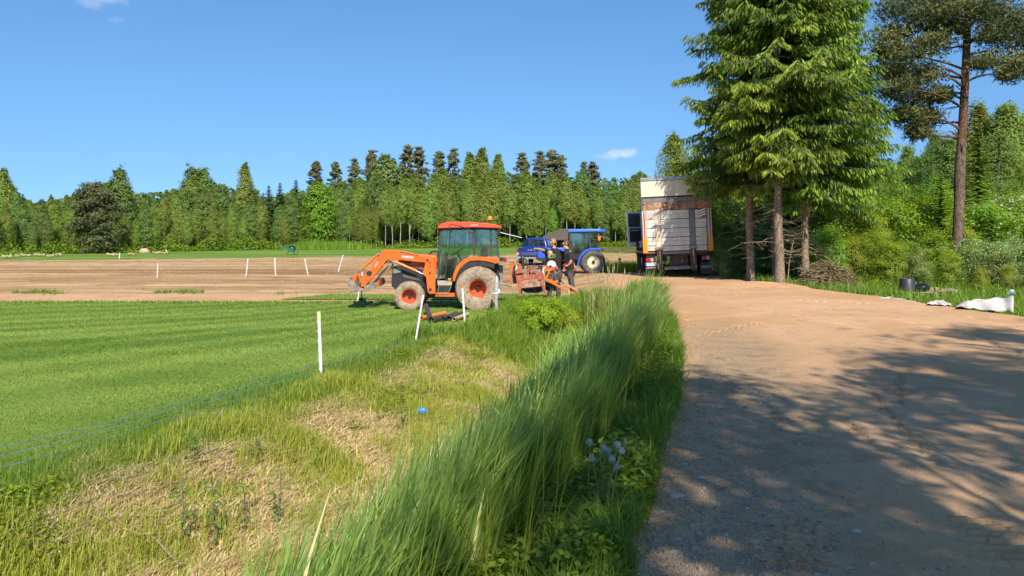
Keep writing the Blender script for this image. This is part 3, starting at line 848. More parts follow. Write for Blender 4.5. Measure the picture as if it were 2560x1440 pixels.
# ------------------------------------------------------------------ trees
def nrm(a): return a / np.maximum(np.linalg.norm(a, axis=-1, keepdims=True), 1e-6)
def rhombs(c, t, s, L, Wd):
    """leaf-shaped quads: centre, long axis, cross axis"""
    t = t * (L / 2)[:, None]; s = s * (Wd / 2)[:, None]
    V = np.stack([c - t, c + s - t * .15, c + t, c - s - t * .15], 1).reshape(-1, 3)
    return V, np.arange(len(c) * 4).reshape(-1, 4)
def randdir(n, up=0.0):
    d = rng.normal(size=(n, 3)); d[:, 2] += up; return nrm(d)
def leafmesh(name, c, L, Wd, tint, droop=.3, flat=.5, out=None):
    n = len(c)
    t = randdir(n); t[:, 2] -= droop; t = nrm(t)
    nn = randdir(n); nn[:, 2] += flat * 2
    if out is not None: nn = nn + nrm(out) * 1.5                 # leaves turn outwards to the light
    nn = nrm(nn)
    t = nrm(t - nn * (t * nn).sum(-1, keepdims=True) * .85)
    s = nrm(np.cross(t, nn))
    V, F = rhombs(c, t, s, np.broadcast_to(L, n).astype(float), np.broadcast_to(Wd, n).astype(float))
    return V, F, np.repeat(tint, 4)
def mk(name, V, F, tint, mat):
    me_o = npmesh(name, V, F, mat, col=tint)
    me = me_o.data; bpy.data.objects.remove(me_o); return me
def clump_leaves(cc, cr, per, squash=.7):
    """leaf centres gathered round clump centres cc with radii cr"""
    k = len(cc)
    idx = np.repeat(np.arange(k), per)
    d = rng.normal(size=(len(idx), 3)) * .5
    d[:, 2] *= squash
    return cc[idx] + d * cr[idx][:, None], idx
def trunk_mesh(name, pts, rad, mat, limbs=(), n=7):
    b = MB(); b.tube(pts, rad, n)
    for lp, lr in limbs: b.tube(lp, lr, 5)
    me = b.mesh(name, 60); me.materials.append(mat); return me

def wobble(H, k=7, amp=.02, lean=0):
    return [Vector((amp * H * (math.sin(i * 1.7 + random.random()) * .3 + random.uniform(-.3, .3)) * (i > 0) + lean * H * (i / k) ** 1.6, amp * H * random.uniform(-.4, .4) * (i > 0), H * i / k)) for i in range(k + 1)]

def broadleaf(H, Rw, base, mat, bark, nleaf, leaf, shape='birch', lean=0, fork=False, twigs=14, KK=None):
    """unit tree of height H standing at the origin: crown mesh, trunk mesh"""
    tp = wobble(H * .96, 7, .018, lean)
    def axis(z):
        f = np.clip(z / (H * .96) * 7, 0, 6.999); i = f.astype(int); a = np.array([list(p) for p in tp]); u = (f - i)[:, None]
        return a[i] * (1 - u) + a[i + 1] * u
    K = KK or (170 if shape != 'round' else 200)
    h = base + (1 - base) * rng.random(K) ** (.85 if shape == 'birch' else .8)
    q = (h - base) / (1 - base)
    env = {'birch': np.sin(np.clip(q * .86 + .14, 0, 1) * math.pi) ** .75 * (1 - .25 * q),
           'round': np.sqrt(np.clip(1 - (q * 1.9 - .85) ** 2, .03, 1)),
           'column': np.sin(np.clip(q * .9 + .1, 0, 1) * math.pi) ** .5}[shape]
    r = Rw * env * np.sqrt(rng.random(K)) * 1.0
    a = rng.random(K) * 6.283
    ax = axis(h * H)
    cc = ax + np.stack([r * np.cos(a), r * np.sin(a), rng.normal(0, .02 * H, K)], -1)
    cr = (.20 + .26 * rng.random(K)) * Rw * (.75 if KK is None else 1.15) * (.5 + .5 * env)
    lc, idx = clump_leaves(cc, cr, nleaf // K, 1.0 if shape == 'birch' else .75)
    if KK is None:                                             # a third of the leaves loose through the crown, not in clumps
        m_ = len(lc) // 3; sel = rng.choice(len(lc), m_, replace=False)
        qh = rng.random(m_) ** .85; eh = np.interp(qh, np.sort(q), np.maximum(env[np.argsort(q)], .05)); zz = H * (base + (1 - base) * qh)
        a2 = rng.random(m_) * 6.283; r2 = Rw * 1.05 * eh * np.sqrt(rng.random(m_)) * (.75 + .5 * vnoise(a2 * 1.6, zz * 1.1, 5))
        lc[sel] = axis(zz) + np.stack([r2 * np.cos(a2), r2 * np.sin(a2), rng.normal(0, .01 * H, m_)], -1)
    if shape == 'birch': lc[:, 2] -= np.abs(rng.normal(0, .02 * H, len(lc)))
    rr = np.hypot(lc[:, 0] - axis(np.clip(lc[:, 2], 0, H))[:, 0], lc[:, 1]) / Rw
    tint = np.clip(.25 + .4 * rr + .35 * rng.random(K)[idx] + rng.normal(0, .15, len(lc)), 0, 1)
    V, F, t = leafmesh('c', lc, leaf * rng.uniform(.7, 1.3, len(lc)), leaf * .62, tint, .5, .25, np.stack([lc[:, 0] - axis(np.clip(lc[:, 2], 0, H))[:, 0], lc[:, 1], .25 * (lc[:, 2] - H * (base + 1) / 2)], -1))
    crown = mk('crown', V, F, t, mat)
    limbs = []
    for j in range(twigs):
        i = random.randrange(K); p1 = Vector(cc[i]); z0 = max(.1 * H, p1.z - random.uniform(.1, .2) * H - .6 * r[i])
        p0 = Vector(axis(np.array([z0]))[0])
        rr_ = .011 * H * (1 - z0 / H) + .006 * H * .3
        limbs.append(([p0, p0.lerp(p1, .5) + Vector((0, 0, .04 * H)), p1], [rr_, rr_ * .6, rr_ * .25]))
    r0 = .0075 * H
    tr = trunk_mesh('trunk', tp, [r0 * (1.15 - .95 * i / 7) for i in range(8)], bark, limbs, 6)
    return crown, tr

def conifer(H, Rw, base, mat, bark, nwh, nbr, leaf, droop=.35, dens=9, bare=0):
    """spruce seen far off: whorls of drooping boughs"""
    tp = wobble(H, 6, .004)
    cs = []; ts = []; ss = []; Ls = []; Ws = []; tn = []
    for i in range(nwh):
        q = i / (nwh - 1); z = H * (base + (1 - base) * q * .985)
        Lb = Rw * (1 - q) ** .72 * random.uniform(.8, 1.15) + .06 * Rw
        for j in range(nbr):
            a = random.random() * 6.283; Lq = Lb * random.uniform(.75, 1.1)
            k = max(3, int(dens * Lq / Rw + 2))
            u = np.linspace(.12, 1, k)
            d = np.array([math.cos(a), math.sin(a), 0]); side = np.array([-math.sin(a), math.cos(a), 0])
            zz = z - droop * Lq * u * (1.5 - u)
            c = d[None] * (Lq * u)[:, None]; c[:, 2] = zz
            for sg in (-1, 0, 1):
                cs.append(c + side * sg * leaf * .45 * (1.15 - u)[:, None] + rng.normal(0, .05, c.shape) * leaf)
                t = d[None] + side * sg * .9 + np.array([0, 0, -.35]); ts.append(np.repeat(nrm(t), k, 0))
                ss.append(np.repeat(nrm(np.cross(nrm(t), np.array([[0, 0, 1.0]]))), k, 0))
                Ls.append(np.full(k, leaf) * rng.uniform(.7, 1.2, k)); Ws.append(np.full(k, leaf * .42)); tn.append(np.clip(.1 + .75 * u * rng.uniform(.5, 1.2) + rng.normal(0, .1, k), 0, 1))
    c = np.concatenate(cs)
    V, F = rhombs(c, np.concatenate(ts), np.concatenate(ss), np.concatenate(Ls), np.concatenate(Ws))
    crown = mk('crown', V, F, np.repeat(np.concatenate(tn), 4), mat)
    return crown, trunk_mesh('trunk', tp, [.014 * H * (1.1 - i / 6) + .004 for i in range(7)], bark)

def pine(H, Rw, base, mat, bark, K, per, leaf, irregular=.35, low=1.0, cone=0.0):
    """scots pine: bare stem, tufted pads of needles"""
    tp = wobble(H * .95, 6, .012)
    q = rng.random(K) ** .8
    h = base + (1 - base) * q
    env = np.clip(np.sin(np.clip(.22 + .78 * q, 0, 1) * math.pi) ** .6 * low + .12, .1, 1)
    env = env * (1 - cone) + cone * (1.05 - q) ** .75
    r = Rw * env * rng.random(K) ** .5 * (1 + irregular * rng.normal(0, .5, K)).clip(.3, 1.4)
    a = rng.random(K) * 6.283
    cc = np.stack([r * np.cos(a), r * np.sin(a), h * H], -1)
    cr = Rw * rng.uniform(.22, .42, K) * (1 - .35 * cone * q) * (.72 if cone else 1)
    lc, idx = clump_leaves(cc, cr, per, .45)
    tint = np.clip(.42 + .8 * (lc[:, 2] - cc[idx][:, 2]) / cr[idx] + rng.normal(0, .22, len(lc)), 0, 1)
    oo = lc - cc[idx]; oo[:, :2] += .5 * lc[:, :2]; oo[:, 2] += .2
    nn = nrm(randdir(len(lc)) + 1.3 * nrm(oo)); t = randdir(len(lc), .5); t = nrm(t - nn * (t * nn).sum(-1, keepdims=True) * .8); s = nrm(np.cross(t, nn))
    V, F = rhombs(lc, t, s, leaf * rng.uniform(.7, 1.3, len(lc)), np.full(len(lc), leaf * .5))
    crown = mk('crown', V, F, np.repeat(tint, 4), mat)
    limbs = []
    for i in rng.choice(K, min(K, 18), replace=False):
        p1 = Vector(cc[i]); p0 = Vector((0, 0, p1.z - .25 * r[i] - .02 * H)); limbs.append(([p0, p0.lerp(p1, .5), p1], [.006 * H, .004 * H, .002 * H]))
    return crown, trunk_mesh('trunk', tp, [.012 * H * (1.1 - .75 * i / 6) for i in range(7)], bark, limbs)

def plant_tree(name, proto, loc, s, rz, label, cat, group, sx=1.0):
    o = bpy.data.objects.new(name, None); C.objects.link(o); o.empty_display_size = .3
    o.location = loc; o.rotation_euler = (0, 0, rz); o.scale = (s * sx, s * sx, s)
    tag(o, label, cat, group)
    for nm, me in (('crown', proto[0]), ('trunk', proto[1])):
        if me is None: continue
        c = bpy.data.objects.new(nm, me); C.objects.link(c); c.parent = o
    return o

PROTO = {
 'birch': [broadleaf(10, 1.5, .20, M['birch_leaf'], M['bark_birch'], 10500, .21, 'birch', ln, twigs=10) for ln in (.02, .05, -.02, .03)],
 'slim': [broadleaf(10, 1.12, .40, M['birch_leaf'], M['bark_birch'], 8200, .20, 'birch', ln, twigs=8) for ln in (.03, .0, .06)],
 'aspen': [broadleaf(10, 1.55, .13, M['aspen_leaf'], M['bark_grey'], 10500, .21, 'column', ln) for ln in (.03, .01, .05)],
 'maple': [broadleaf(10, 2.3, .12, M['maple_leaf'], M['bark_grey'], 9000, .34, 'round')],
 'round': [broadleaf(10, 2.2, .14, M['aspen_leaf'], M['bark_grey'], 8000, .32, 'round')],
 'spruce': [conifer(10, 1.7, .06, M['spruce_far'], M['bark_grey'], 46, 7, .36) for _ in range(2)],
 'pine': [pine(10, 1.3, .40, M['pine_far'], M['bark_pine_top'], 150, 55, .20, .5, 1.0, .8) for _ in range(4)],
 'pinebush': [pine(10, 3.6, .05, M['pine_brown'], M['bark_pine'], 105, 95, .42, .15) for _ in range(2)],
}
# the wood's edge as the photograph shows it: distance by column
def Dw(px): return float(np.interp(px, [-200, 0, 400, 800, 1500, 1900], [76, 80, 90, 104, 116, 112]))
ZONES = [(-999, 150, 'above the pale sod rolls'), (150, 330, 'around the wide brown pine'), (330, 480, 'behind the red tipped stake'), (480, 660, 'between red tipped stake and wheelbarrow'), (660, 860, 'behind the green wheelbarrow'),
         (860, 1060, 'behind the orange loader arms'), (1060, 1270, 'behind the orange tractor cab'), (1270, 1400, 'behind the blue pickup'), (1400, 1540, 'behind the blue tractor'), (1540, 2000, 'behind the parked truck')]
def zone(px):
    for a, b, t in ZONES:
        if a <= px < b: return t
KIND = {'birch': ('birch_tree', 'leafy birch', 'tree'), 'slim': ('birch_tree', 'slender pale stemmed birch', 'tree'), 'aspen': ('aspen_tree', 'dense blue green aspen', 'tree'), 'maple': ('maple_tree', 'maple', 'tree'), 'round': ('broadleaf_tree', 'round crowned broadleaf tree', 'tree'),
        'spruce': ('spruce_tree', 'pointed spruce', 'tree'), 'pine': ('pine_tree', 'tufted pine', 'tree'), 'pinebush': ('pine_tree', 'wide bushy brown pine', 'tree')}
WOOD = []
def wood_tree(kind, px, top, dd=0.0, label=None, row='', sx=1.0, group=None):
    D = Dw(px) + dd
    x = (px - 1280) / FPX * D
    z = gz(x, D)
    H = CAMZ - (top - HORIZ) / FPX * D - z
    nm, words, cat = KIND[kind]
    pr = random.choice(PROTO[kind])
    lab = label or f'{row} {words} {zone(px)}'.strip()
    grp = group or (None if label else f'{row} trees {zone(px)}'.strip())
    if not label: WOOD.append((lab, px))
    o_ = plant_tree(nm, pr, (x, D, z - .05), H / 10, random.uniform(0, 6.28), lab, cat, grp, sx * random.uniform(.92, 1.1))
    if not label: WOOD[-1] += (o_,)
    return o_
FRONT = np.array([(-80, 500), (60, 520), (160, 520), (330, 500), (420, 500), (520, 480), (600, 490), (700, 520), (800, 500), (880, 470), (980, 455), (1080, 450), (1180, 440), (1280, 440), (1380, 450), (1480, 455), (1560, 450), (1640, 440), (1800, 430)])
SKY = np.array([(-80, 450), (20, 435), (80, 485), (130, 478), (180, 465), (240, 440), (300, 425), (340, 460), (400, 455), (450, 445), (480, 420), (510, 424), (560, 436), (600, 450), (650, 470), (740, 455), (880, 430), (980, 420), (1100, 410), (1250, 405), (1350, 415), (1450, 420), (1550, 420), (1700, 420)])
px = -90
while px < 1700:                                            # front row
    k = random.choices(['slim', 'birch', 'aspen'], [.5, .38, .12] if px > 860 else [.12, .5, .38])[0]
    if not (185 < px < 300 or 762 < px < 832):
        wood_tree(k, px, np.interp(px, FRONT[:, 0], FRONT[:, 1]) + random.uniform(-24, 60), random.uniform(-2.5, 3.5), row='front-row')
    px += random.uniform(15, 28)
px = -90
while px < 1720:                                            # second row, up to the skyline
    k = random.choices(['slim', 'birch', 'aspen', 'spruce'], [.3, .45, .22, .03] if px > 860 else [.10, .45, .38, .07])[0]
    wood_tree(k, px, np.interp(px, SKY[:, 0], SKY[:, 1]) + random.uniform(4, 48), random.uniform(5, 9), row='back-row')
    px += random.uniform(18, 28)
# trees that stand out on the skyline, one by one
for k, px, top, dd, lab in [
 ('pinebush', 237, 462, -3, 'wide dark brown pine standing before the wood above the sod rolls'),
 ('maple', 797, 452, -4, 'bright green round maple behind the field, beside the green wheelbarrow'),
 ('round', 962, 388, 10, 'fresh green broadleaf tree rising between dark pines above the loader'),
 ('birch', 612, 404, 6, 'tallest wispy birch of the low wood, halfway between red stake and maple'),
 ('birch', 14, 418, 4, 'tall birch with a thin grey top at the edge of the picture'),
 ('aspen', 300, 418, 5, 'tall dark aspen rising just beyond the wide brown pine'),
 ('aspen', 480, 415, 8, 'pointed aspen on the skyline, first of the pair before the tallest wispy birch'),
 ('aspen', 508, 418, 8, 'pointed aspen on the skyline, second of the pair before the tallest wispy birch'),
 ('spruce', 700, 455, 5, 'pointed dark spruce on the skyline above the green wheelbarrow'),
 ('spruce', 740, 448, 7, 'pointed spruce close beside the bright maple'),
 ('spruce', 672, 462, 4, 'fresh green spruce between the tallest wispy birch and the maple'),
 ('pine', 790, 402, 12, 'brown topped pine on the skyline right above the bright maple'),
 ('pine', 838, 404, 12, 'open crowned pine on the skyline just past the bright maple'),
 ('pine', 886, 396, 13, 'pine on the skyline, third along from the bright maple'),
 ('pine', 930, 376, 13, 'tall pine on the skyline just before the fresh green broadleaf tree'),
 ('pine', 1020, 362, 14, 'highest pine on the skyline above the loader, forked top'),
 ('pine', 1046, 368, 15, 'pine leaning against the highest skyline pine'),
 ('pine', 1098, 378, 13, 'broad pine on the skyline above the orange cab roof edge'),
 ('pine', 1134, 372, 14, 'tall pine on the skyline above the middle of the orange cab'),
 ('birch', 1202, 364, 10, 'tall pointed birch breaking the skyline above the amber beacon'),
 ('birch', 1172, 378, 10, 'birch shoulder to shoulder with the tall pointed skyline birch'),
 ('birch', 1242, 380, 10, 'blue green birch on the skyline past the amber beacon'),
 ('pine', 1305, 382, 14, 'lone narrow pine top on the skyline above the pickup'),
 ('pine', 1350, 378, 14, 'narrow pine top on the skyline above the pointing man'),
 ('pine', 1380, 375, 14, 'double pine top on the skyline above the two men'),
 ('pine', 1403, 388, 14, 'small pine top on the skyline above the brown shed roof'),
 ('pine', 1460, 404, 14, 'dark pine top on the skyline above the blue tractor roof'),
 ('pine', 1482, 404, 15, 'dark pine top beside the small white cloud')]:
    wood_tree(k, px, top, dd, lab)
ORD = ['first', 'second', 'third', 'fourth', 'fifth', 'sixth', 'seventh', 'eighth', 'ninth', 'tenth', 'eleventh', 'twelfth']
for lab in sorted({a[0] for a in WOOD}):
    same = sorted((a for a in WOOD if a[0] == lab), key=lambda a: a[1])
    if len(same) > 1:
        for i, a in enumerate(same): a[2]['label'] = f'{lab}, {ORD[i]} from the left'
# young maple in front of the shed
wood_tree('maple', 1381, 518, -14, 'small yellow green maple sapling before the brown shed roof', sx=.55)

# the body of the wood behind the rows, one dark mass of foliage
n = 60000
pxs = unif(-150, 1760, n); dd = unif(9, 26, n)
D = np.array([Dw(p) for p in pxs]) + dd
x = (pxs - 1280) / FPX * D
zb = ground(x, D); topz = CAMZ - (np.interp(pxs, SKY[:, 0], SKY[:, 1]) + 26 - HORIZ) / FPX * D
z = zb + (topz - zb) * np.where(rng.random(n) < .5, .32 * rng.random(n), rng.random(n))
V, F, t = leafmesh('c', np.stack([x, D, z], -1), unif(.5, .95, n), .5, np.clip(unif(0, .6, n), 0, 1), .3, .4)
o = npmesh('distant_woods', V, F, M['aspen_leaf'], col=t); tag(o, 'dark body of the wood behind its front trees', 'woods', kind='stuff')
n = 20000
pxs = unif(-150, 1760, n)
D = np.array([Dw(p) for p in pxs]) + rng.normal(-2.0, 1.2, n)
x = (pxs - 1280) / FPX * D
hmax = .2 + 4.5 * np.clip(fbm(x * .5, D * .35, 201) - .32, 0, 1) ** 1.2
z = ground(x, D) + hmax * rng.random(n) ** .8
V, F, t = leafmesh('c', np.stack([x, D, z], -1), unif(.16, .34, n), .17, np.clip(unif(.2, 1, n), 0, 1), .2, .6)
o = npmesh('wood_edge_undergrowth', V, F, M['shrub_leaf'], col=t); tag(o, 'low green undergrowth along the foot of the wood', 'undergrowth', kind='stuff')
n = 4200
pxs = np.clip(rng.normal(825, 42, n), 690, 960); D = np.array([Dw(p) for p in pxs]) - 5 + rng.normal(0, .9, n); x = (pxs - 1280) / FPX * D
o = blades('bright_weed_grass', onground(x, D), unif(.3, 1.5, n) * (.4 + fbm(x * .9, D * .9, 205)), unif(.06, .12, n), unif(0, 6.28, n), unif(.05, .3, n), M['shrub_leaf'], unif(.2, 1, n))
tag(o, 'bright upright weeds before the maple', 'weeds', kind='stuff')

# ------------------------------------------------------------------ the big spruces beside the truck
def hero_spruce(H, Rw, z0, dens=1.0, skew=(0, 0)):
    cs, ts, ss, Ls, Ws, tn = [], [], [], [], [], []
    wood = MB()
    nb = int((H - z0) / .28)
    for i in range(nb):
        q = i / nb; z = z0 + (H - z0) * q
        z += random.uniform(-.1, .1)
        Lm = Rw * (min(1, (q + .10) / .26)) ** .6 * (1 - q) ** .78 + .12
        for j in range(random.choice((7, 8, 8, 9))):
            a = random.random() * 6.283
            d = np.array([math.cos(a), math.sin(a), 0.0]); side = np.array([-math.sin(a), math.cos(a), 0.0])
            L = Lm * random.uniform(.62, 1.12) * (1 + skew[0] * d[0] + skew[1] * d[1])
            sag = random.uniform(.35, .75) * (1 - .6 * q); up = random.uniform(.10, .30)
            def P(u):
                u = np.asarray(u, float)
                zz = z + L * (.08 * u - sag * u ** 1.6 + up * u ** 4) + .35 * q * L * u
                return d[None] * (L * u)[:, None] + np.array([0, 0, 1.0]) * zz[:, None]
            pts = P(np.linspace(0, 1, 6))
            wood.tube([Vector(p) for p in pts], [.028 * (1 - .8 * t) * (L / 2 + .3) for t in np.linspace(0, 1, 6)], 4, False)
            k = max(4, int(L / .062 * dens))
            u = np.clip(np.linspace(.10, 1.0, k) + rng.normal(0, .01, k), .05, 1)
            c0 = P(u)
            tipb = random.uniform(.35, 1.05)
            for sg in (-1, 1):
                l = (.16 + .42 * (1 - u) ** .7 * np.minimum(1, u * 4)) * rng.uniform(.7, 1.15, k) * (.6 + .25 * L)
                tw = nrm(side[None] * sg * .8 + d[None] * .55 + np.array([0, 0, -.30]) + rng.normal(0, .12, (k, 3)))
                for f, hang in ((.25, .7), (.6, 1.1), (.95, 1.5), (1.2, 1.0)):
                    c = c0 + tw * (l * f)[:, None]; c[:, 2] -= .18 * l * f * f
                    t = nrm(tw * .75 + d[None] * .25 + np.array([0, 0, -hang]) + rng.normal(0, .22, (k, 3)))
                    s = nrm(np.cross(t, d[None] * .7 + rng.normal(0, .5, (k, 3))))
                    cs.append(c); ts.append(t); ss.append(s)
                    Ls.append(rng.uniform(.13, .25, k)); Ws.append(rng.uniform(.034, .056, k))
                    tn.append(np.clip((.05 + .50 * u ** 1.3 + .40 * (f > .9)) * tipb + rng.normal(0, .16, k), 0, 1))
            # tassels hanging under the bough and its tip
            m_ = k
            c = c0 + rng.normal(0, .05, (m_, 3)); c[:, 2] -= .13
            t = nrm(np.array([[0, 0, -1.0]]) + rng.normal(0, .25, (m_, 3)) + d[None] * .25)
            cs.append(c); ts.append(t); ss.append(nrm(np.cross(t, rng.normal(size=(m_, 3))))); Ls.append(rng.uniform(.18, .36, m_)); Ws.append(rng.uniform(.04, .07, m_)); tn.append(np.clip(.35 * u * tipb + rng.normal(0, .1, m_), 0, 1))
    c = np.concatenate(cs)
    V, F = rhombs(c, np.concatenate(ts), np.concatenate(ss), np.concatenate(Ls), np.concatenate(Ws))
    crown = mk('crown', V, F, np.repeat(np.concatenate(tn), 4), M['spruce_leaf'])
    lm = wood.mesh('boughs', 60); lm.materials.append(M['bark_grey'])
    return crown, lm
def spruce_trunk(H, r, lean=(0, 0)):
    b = MB(); n = 12; k = 40
    pts = []; rad = []
    for i in range(k + 1):
        t = i / k; pts.append(Vector((lean[0] * t + .02 * math.sin(i * .9), lean[1] * t, H * t)))
        rad.append((r * (1 - .93 * t) + .10 * math.exp(-i * 1.1) * r * 5 * .5) * (1 + .05 * math.sin(i * 2.7)))
    b.tube(pts, rad, n)
    # stubs of snapped branches
    for i in range(34):
        z = random.uniform(.5, H * .45); a = random.random() * 6.283; rr = r * (1 - .93 * z / H)
        p = Vector((math.cos(a) * rr * .9 + lean[0] * z / H, math.sin(a) * rr * .9, z)); e = p + Vector((math.cos(a), math.sin(a), .15)) * random.uniform(.03, .09)
        b.tube([p, e], [.02, .008], 5)
    me = b.mesh('trunk', 60); me.materials.append(M['bark_spruce']); return me
def dead_twigs(r, z0, z1, n, L=1.1):
    b = MB()
    for i in range(n):
        z = random.uniform(z0, z1); a = random.random() * 6.283; l = L * random.uniform(.35, 1.1)
        d = Vector((math.cos(a), math.sin(a), 0)); p = d * r * .8 + Vector((0, 0, z))
        pts = [p]; cur = p
        for s in range(4):
            cur = cur + (d + Vector((random.uniform(-.3, .3), random.uniform(-.3, .3), random.uniform(-.45, .15)))).normalized() * l / 4
            pts.append(cur)
        b.tube(pts, [.012, .009, .007, .005, .003], 4, False)
        for s in range(4):
            q = pts[random.randint(1, 4)]; e = q + Vector((random.uniform(-1, 1), random.uniform(-1, 1), random.uniform(-.6, .3))).normalized() * l * .3
            b.tube([q, e], [.005, .002], 3, False)
    me = b.mesh('dead_twigs', 0); me.materials.append(M['twig']); return me
def make_spruce(px, py, D, H, Rw, z0, r, label, dens=1.0, lean=(0, 0), skew=(0, 0), twigs=46, rz=0):
    p = U(px, py, D); x, y = p.x, D; zg = gz(x, y) - .08
    o = empty('spruce_tree', (x, y, zg), label, 'spruce', 'big spruces beside the truck')
    cr, bo = hero_spruce(H, Rw, z0, dens, skew)
    for nm, me in (('crown', cr), ('branches', bo), ('trunk', spruce_trunk(H, r, lean)), ('dead_twigs', dead_twigs(r, .9, z0 + .8, twigs))):
        c = bpy.data.objects.new(nm, me); C.objects.link(c); c.parent = o
        if nm in ('branches', 'dead_twigs'): c['kind'] = 'stuff'
    return o
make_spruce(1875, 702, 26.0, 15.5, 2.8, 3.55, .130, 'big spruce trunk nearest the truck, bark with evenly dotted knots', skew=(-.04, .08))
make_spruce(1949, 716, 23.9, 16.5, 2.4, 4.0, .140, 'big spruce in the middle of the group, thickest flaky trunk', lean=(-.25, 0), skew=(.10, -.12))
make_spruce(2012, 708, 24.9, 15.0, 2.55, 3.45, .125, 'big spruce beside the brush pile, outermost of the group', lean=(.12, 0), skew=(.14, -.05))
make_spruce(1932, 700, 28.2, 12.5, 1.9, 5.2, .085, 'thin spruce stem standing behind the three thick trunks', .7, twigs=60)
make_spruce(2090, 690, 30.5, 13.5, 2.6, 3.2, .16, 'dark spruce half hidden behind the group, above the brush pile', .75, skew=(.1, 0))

# ------------------------------------------------------------------ the tall pine
def tufts(cc, cr, per, leaf, squash=.55):
    lc, idx = clump_leaves(cc, cr, per, squash)
    k = 5
    c = np.repeat(lc, k, 0); n = len(c)
    t = randdir(n, .45)
    c = c + t * (leaf * .45)
    s = nrm(np.cross(t, randdir(n)))
    V, F = rhombs(c, t, s, leaf * rng.uniform(.8, 1.2, n), np.full(n, leaf * .24))
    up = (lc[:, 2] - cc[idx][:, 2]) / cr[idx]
    tint = np.clip(.30 + .55 * up + .5 * (rng.random(len(cc))[idx] - .4) + rng.normal(0, .12, len(lc)), 0, 1)  # shade put into the tint: needles darker at the bottom of each pad
    return V, F, np.repeat(np.repeat(tint, k), 4)
PD = 30.0
pp = [U(2392, 700, PD), U(2394, 600, PD), U(2398, 500, PD), U(2399, 440, PD), U(2404, 350, PD), U(2412, 220, PD), U(2417, 100, PD), U(2420, 0, PD), U(2424, -120, PD), U(2428, -260, PD), U(2432, -400, PD)]
root = empty('pine_tree', (pp[0].x, PD, gz(pp[0].x, PD)), 'tall pine with bare reddish trunk above the white flowering shrubs', 'pine')
o0 = Vector(root.location); pp[0] = Vector((pp[0].x, PD, o0.z - .1))
b = MB(); b.tube(pp[:5], [.21, .195, .19, .205, .165], 12, False); b.build('trunk', M['bark_pine'], root, 60)
b = MB(); b.tube(pp[4:], [.165, .15, .14, .125, .10, .07, .03], 12); b.build('upper_trunk', M['bark_pine_top'], root, 60, label='orange barked upper trunk')
CL = [(2250, 25, 60), (2300, 55, 70), (2232, 85, 45), (2335, 105, 50), (2270, 140, 60), (2228, 185, 38), (2315, 185, 48), (2250, 225, 45), (2300, 245, 55), (2265, 285, 40), (2318, 295, 38), (2292, 330, 34), (2345, 30, 60), (2390, 15, 45), (2450, 15, 55), (2500, 45, 60), (2545, 60, 55), (2480, 95, 45), (2545, 150, 40), (2525, 185, 32), (2462, 150, 34), (2575, 110, 50), (2370, 75, 40), (2225, 130, 36), (2340, 240, 30)]
cc = []; cr = []; lim = MB()
for (px, py, rp) in CL:
    for k in range(3):
        D = PD + random.uniform(-1.5, 1.5); p = U(px + random.uniform(-12, 12), py + random.uniform(-10, 10), D); cc.append(p); cr.append(rp * PD / FPX * random.uniform(.85, 1.1))
    z0 = p.z - .15 * abs(p.x - 17.6) - .1
    q0 = U(2405 + (350 - (590 - (z0 - 2) / PD * FPX)) * .045, 590 - (z0 - 2) / PD * FPX, PD)
    mid = q0.lerp(p, .5) + Vector((0, 0, random.uniform(-.1, .25)))
    lim.tube([q0, q0.lerp(mid, .5) + Vector((0, 0, .06)), mid, p], [.055, .045, .032, .012], 5, False)
for k in range(46):
    z = random.uniform(11, 17.5); rr = 2.6 * (1 - (z - 11) / 9) * random.random() ** .5; a = random.random() * 6.28
    cc.append(Vector((17.8 + rr * math.cos(a), PD + rr * math.sin(a), z))); cr.append(random.uniform(.6, .95))
for (px, py, ex, ey) in [(2408, 265, 2330, 300), (2410, 262, 2470, 300), (2404, 300, 2455, 285), (2402, 345, 2350, 335), (2398, 430, 2415, 340)]:
    p, e = U(px, py, PD), U(ex, ey, PD - .4); lim.tube([p, p.lerp(e, .5) + Vector((0, 0, .18)), e], [.035, .024, .008], 5, False)
lim.build('branches', M['bark_pine_top'], root, 60)
cc = np.array([list(p) for p in cc]) - np.array(list(o0)); cr = np.array(cr)
V, F, t = tufts(cc, cr, 135, .175)
npmesh('crown', V, F, M['pine_leaf'], root, col=t)

# ------------------------------------------------------------------ shrubs and trees of the right-hand wood
def shrub(H, Rw, mat, bark, nleaf, leaf, K=70, extra=None, floor=.06):
    h = rng.random(K) ** .8; a = rng.random(K) * 6.283
    env = np.sqrt(np.clip(1 - (h * 1.45 - .55) ** 2, .05, 1)) * (1 - .35 * h)
    r = Rw * env * rng.random(K) ** .45
    cc = np.stack([r * np.cos(a), r * np.sin(a), H * (floor + (.94 - floor) * h)], -1)
    cr = rng.uniform(.16, .32, K) * Rw
    lc, idx = clump_leaves(cc, cr, nleaf // K, .75); lc[:, 2] = np.abs(lc[:, 2])
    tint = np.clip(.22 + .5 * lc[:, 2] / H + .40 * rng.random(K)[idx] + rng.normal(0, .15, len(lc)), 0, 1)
    V, F, t = leafmesh('c', lc, leaf * rng.uniform(.7, 1.35, len(lc)), leaf * .6, tint, .35, .35, np.stack([lc[:, 0], lc[:, 1], .8 * (lc[:, 2] - H * .4)], -1))
    crown = mk('crown', V, F, t, mat)
    b = MB()
    for j in range(9):
        i = random.randrange(K); p = Vector(cc[i]); q = Vector((random.uniform(-.15, .15), random.uniform(-.15, .15), 0))
        b.tube([q, q.lerp(p, .5) + Vector((0, 0, .12 * H)), p], [.022 * H / 3, .015 * H / 3, .005], 5, False)
    tr = b.mesh('trunk', 60); tr.materials.append(bark)
    return crown, tr
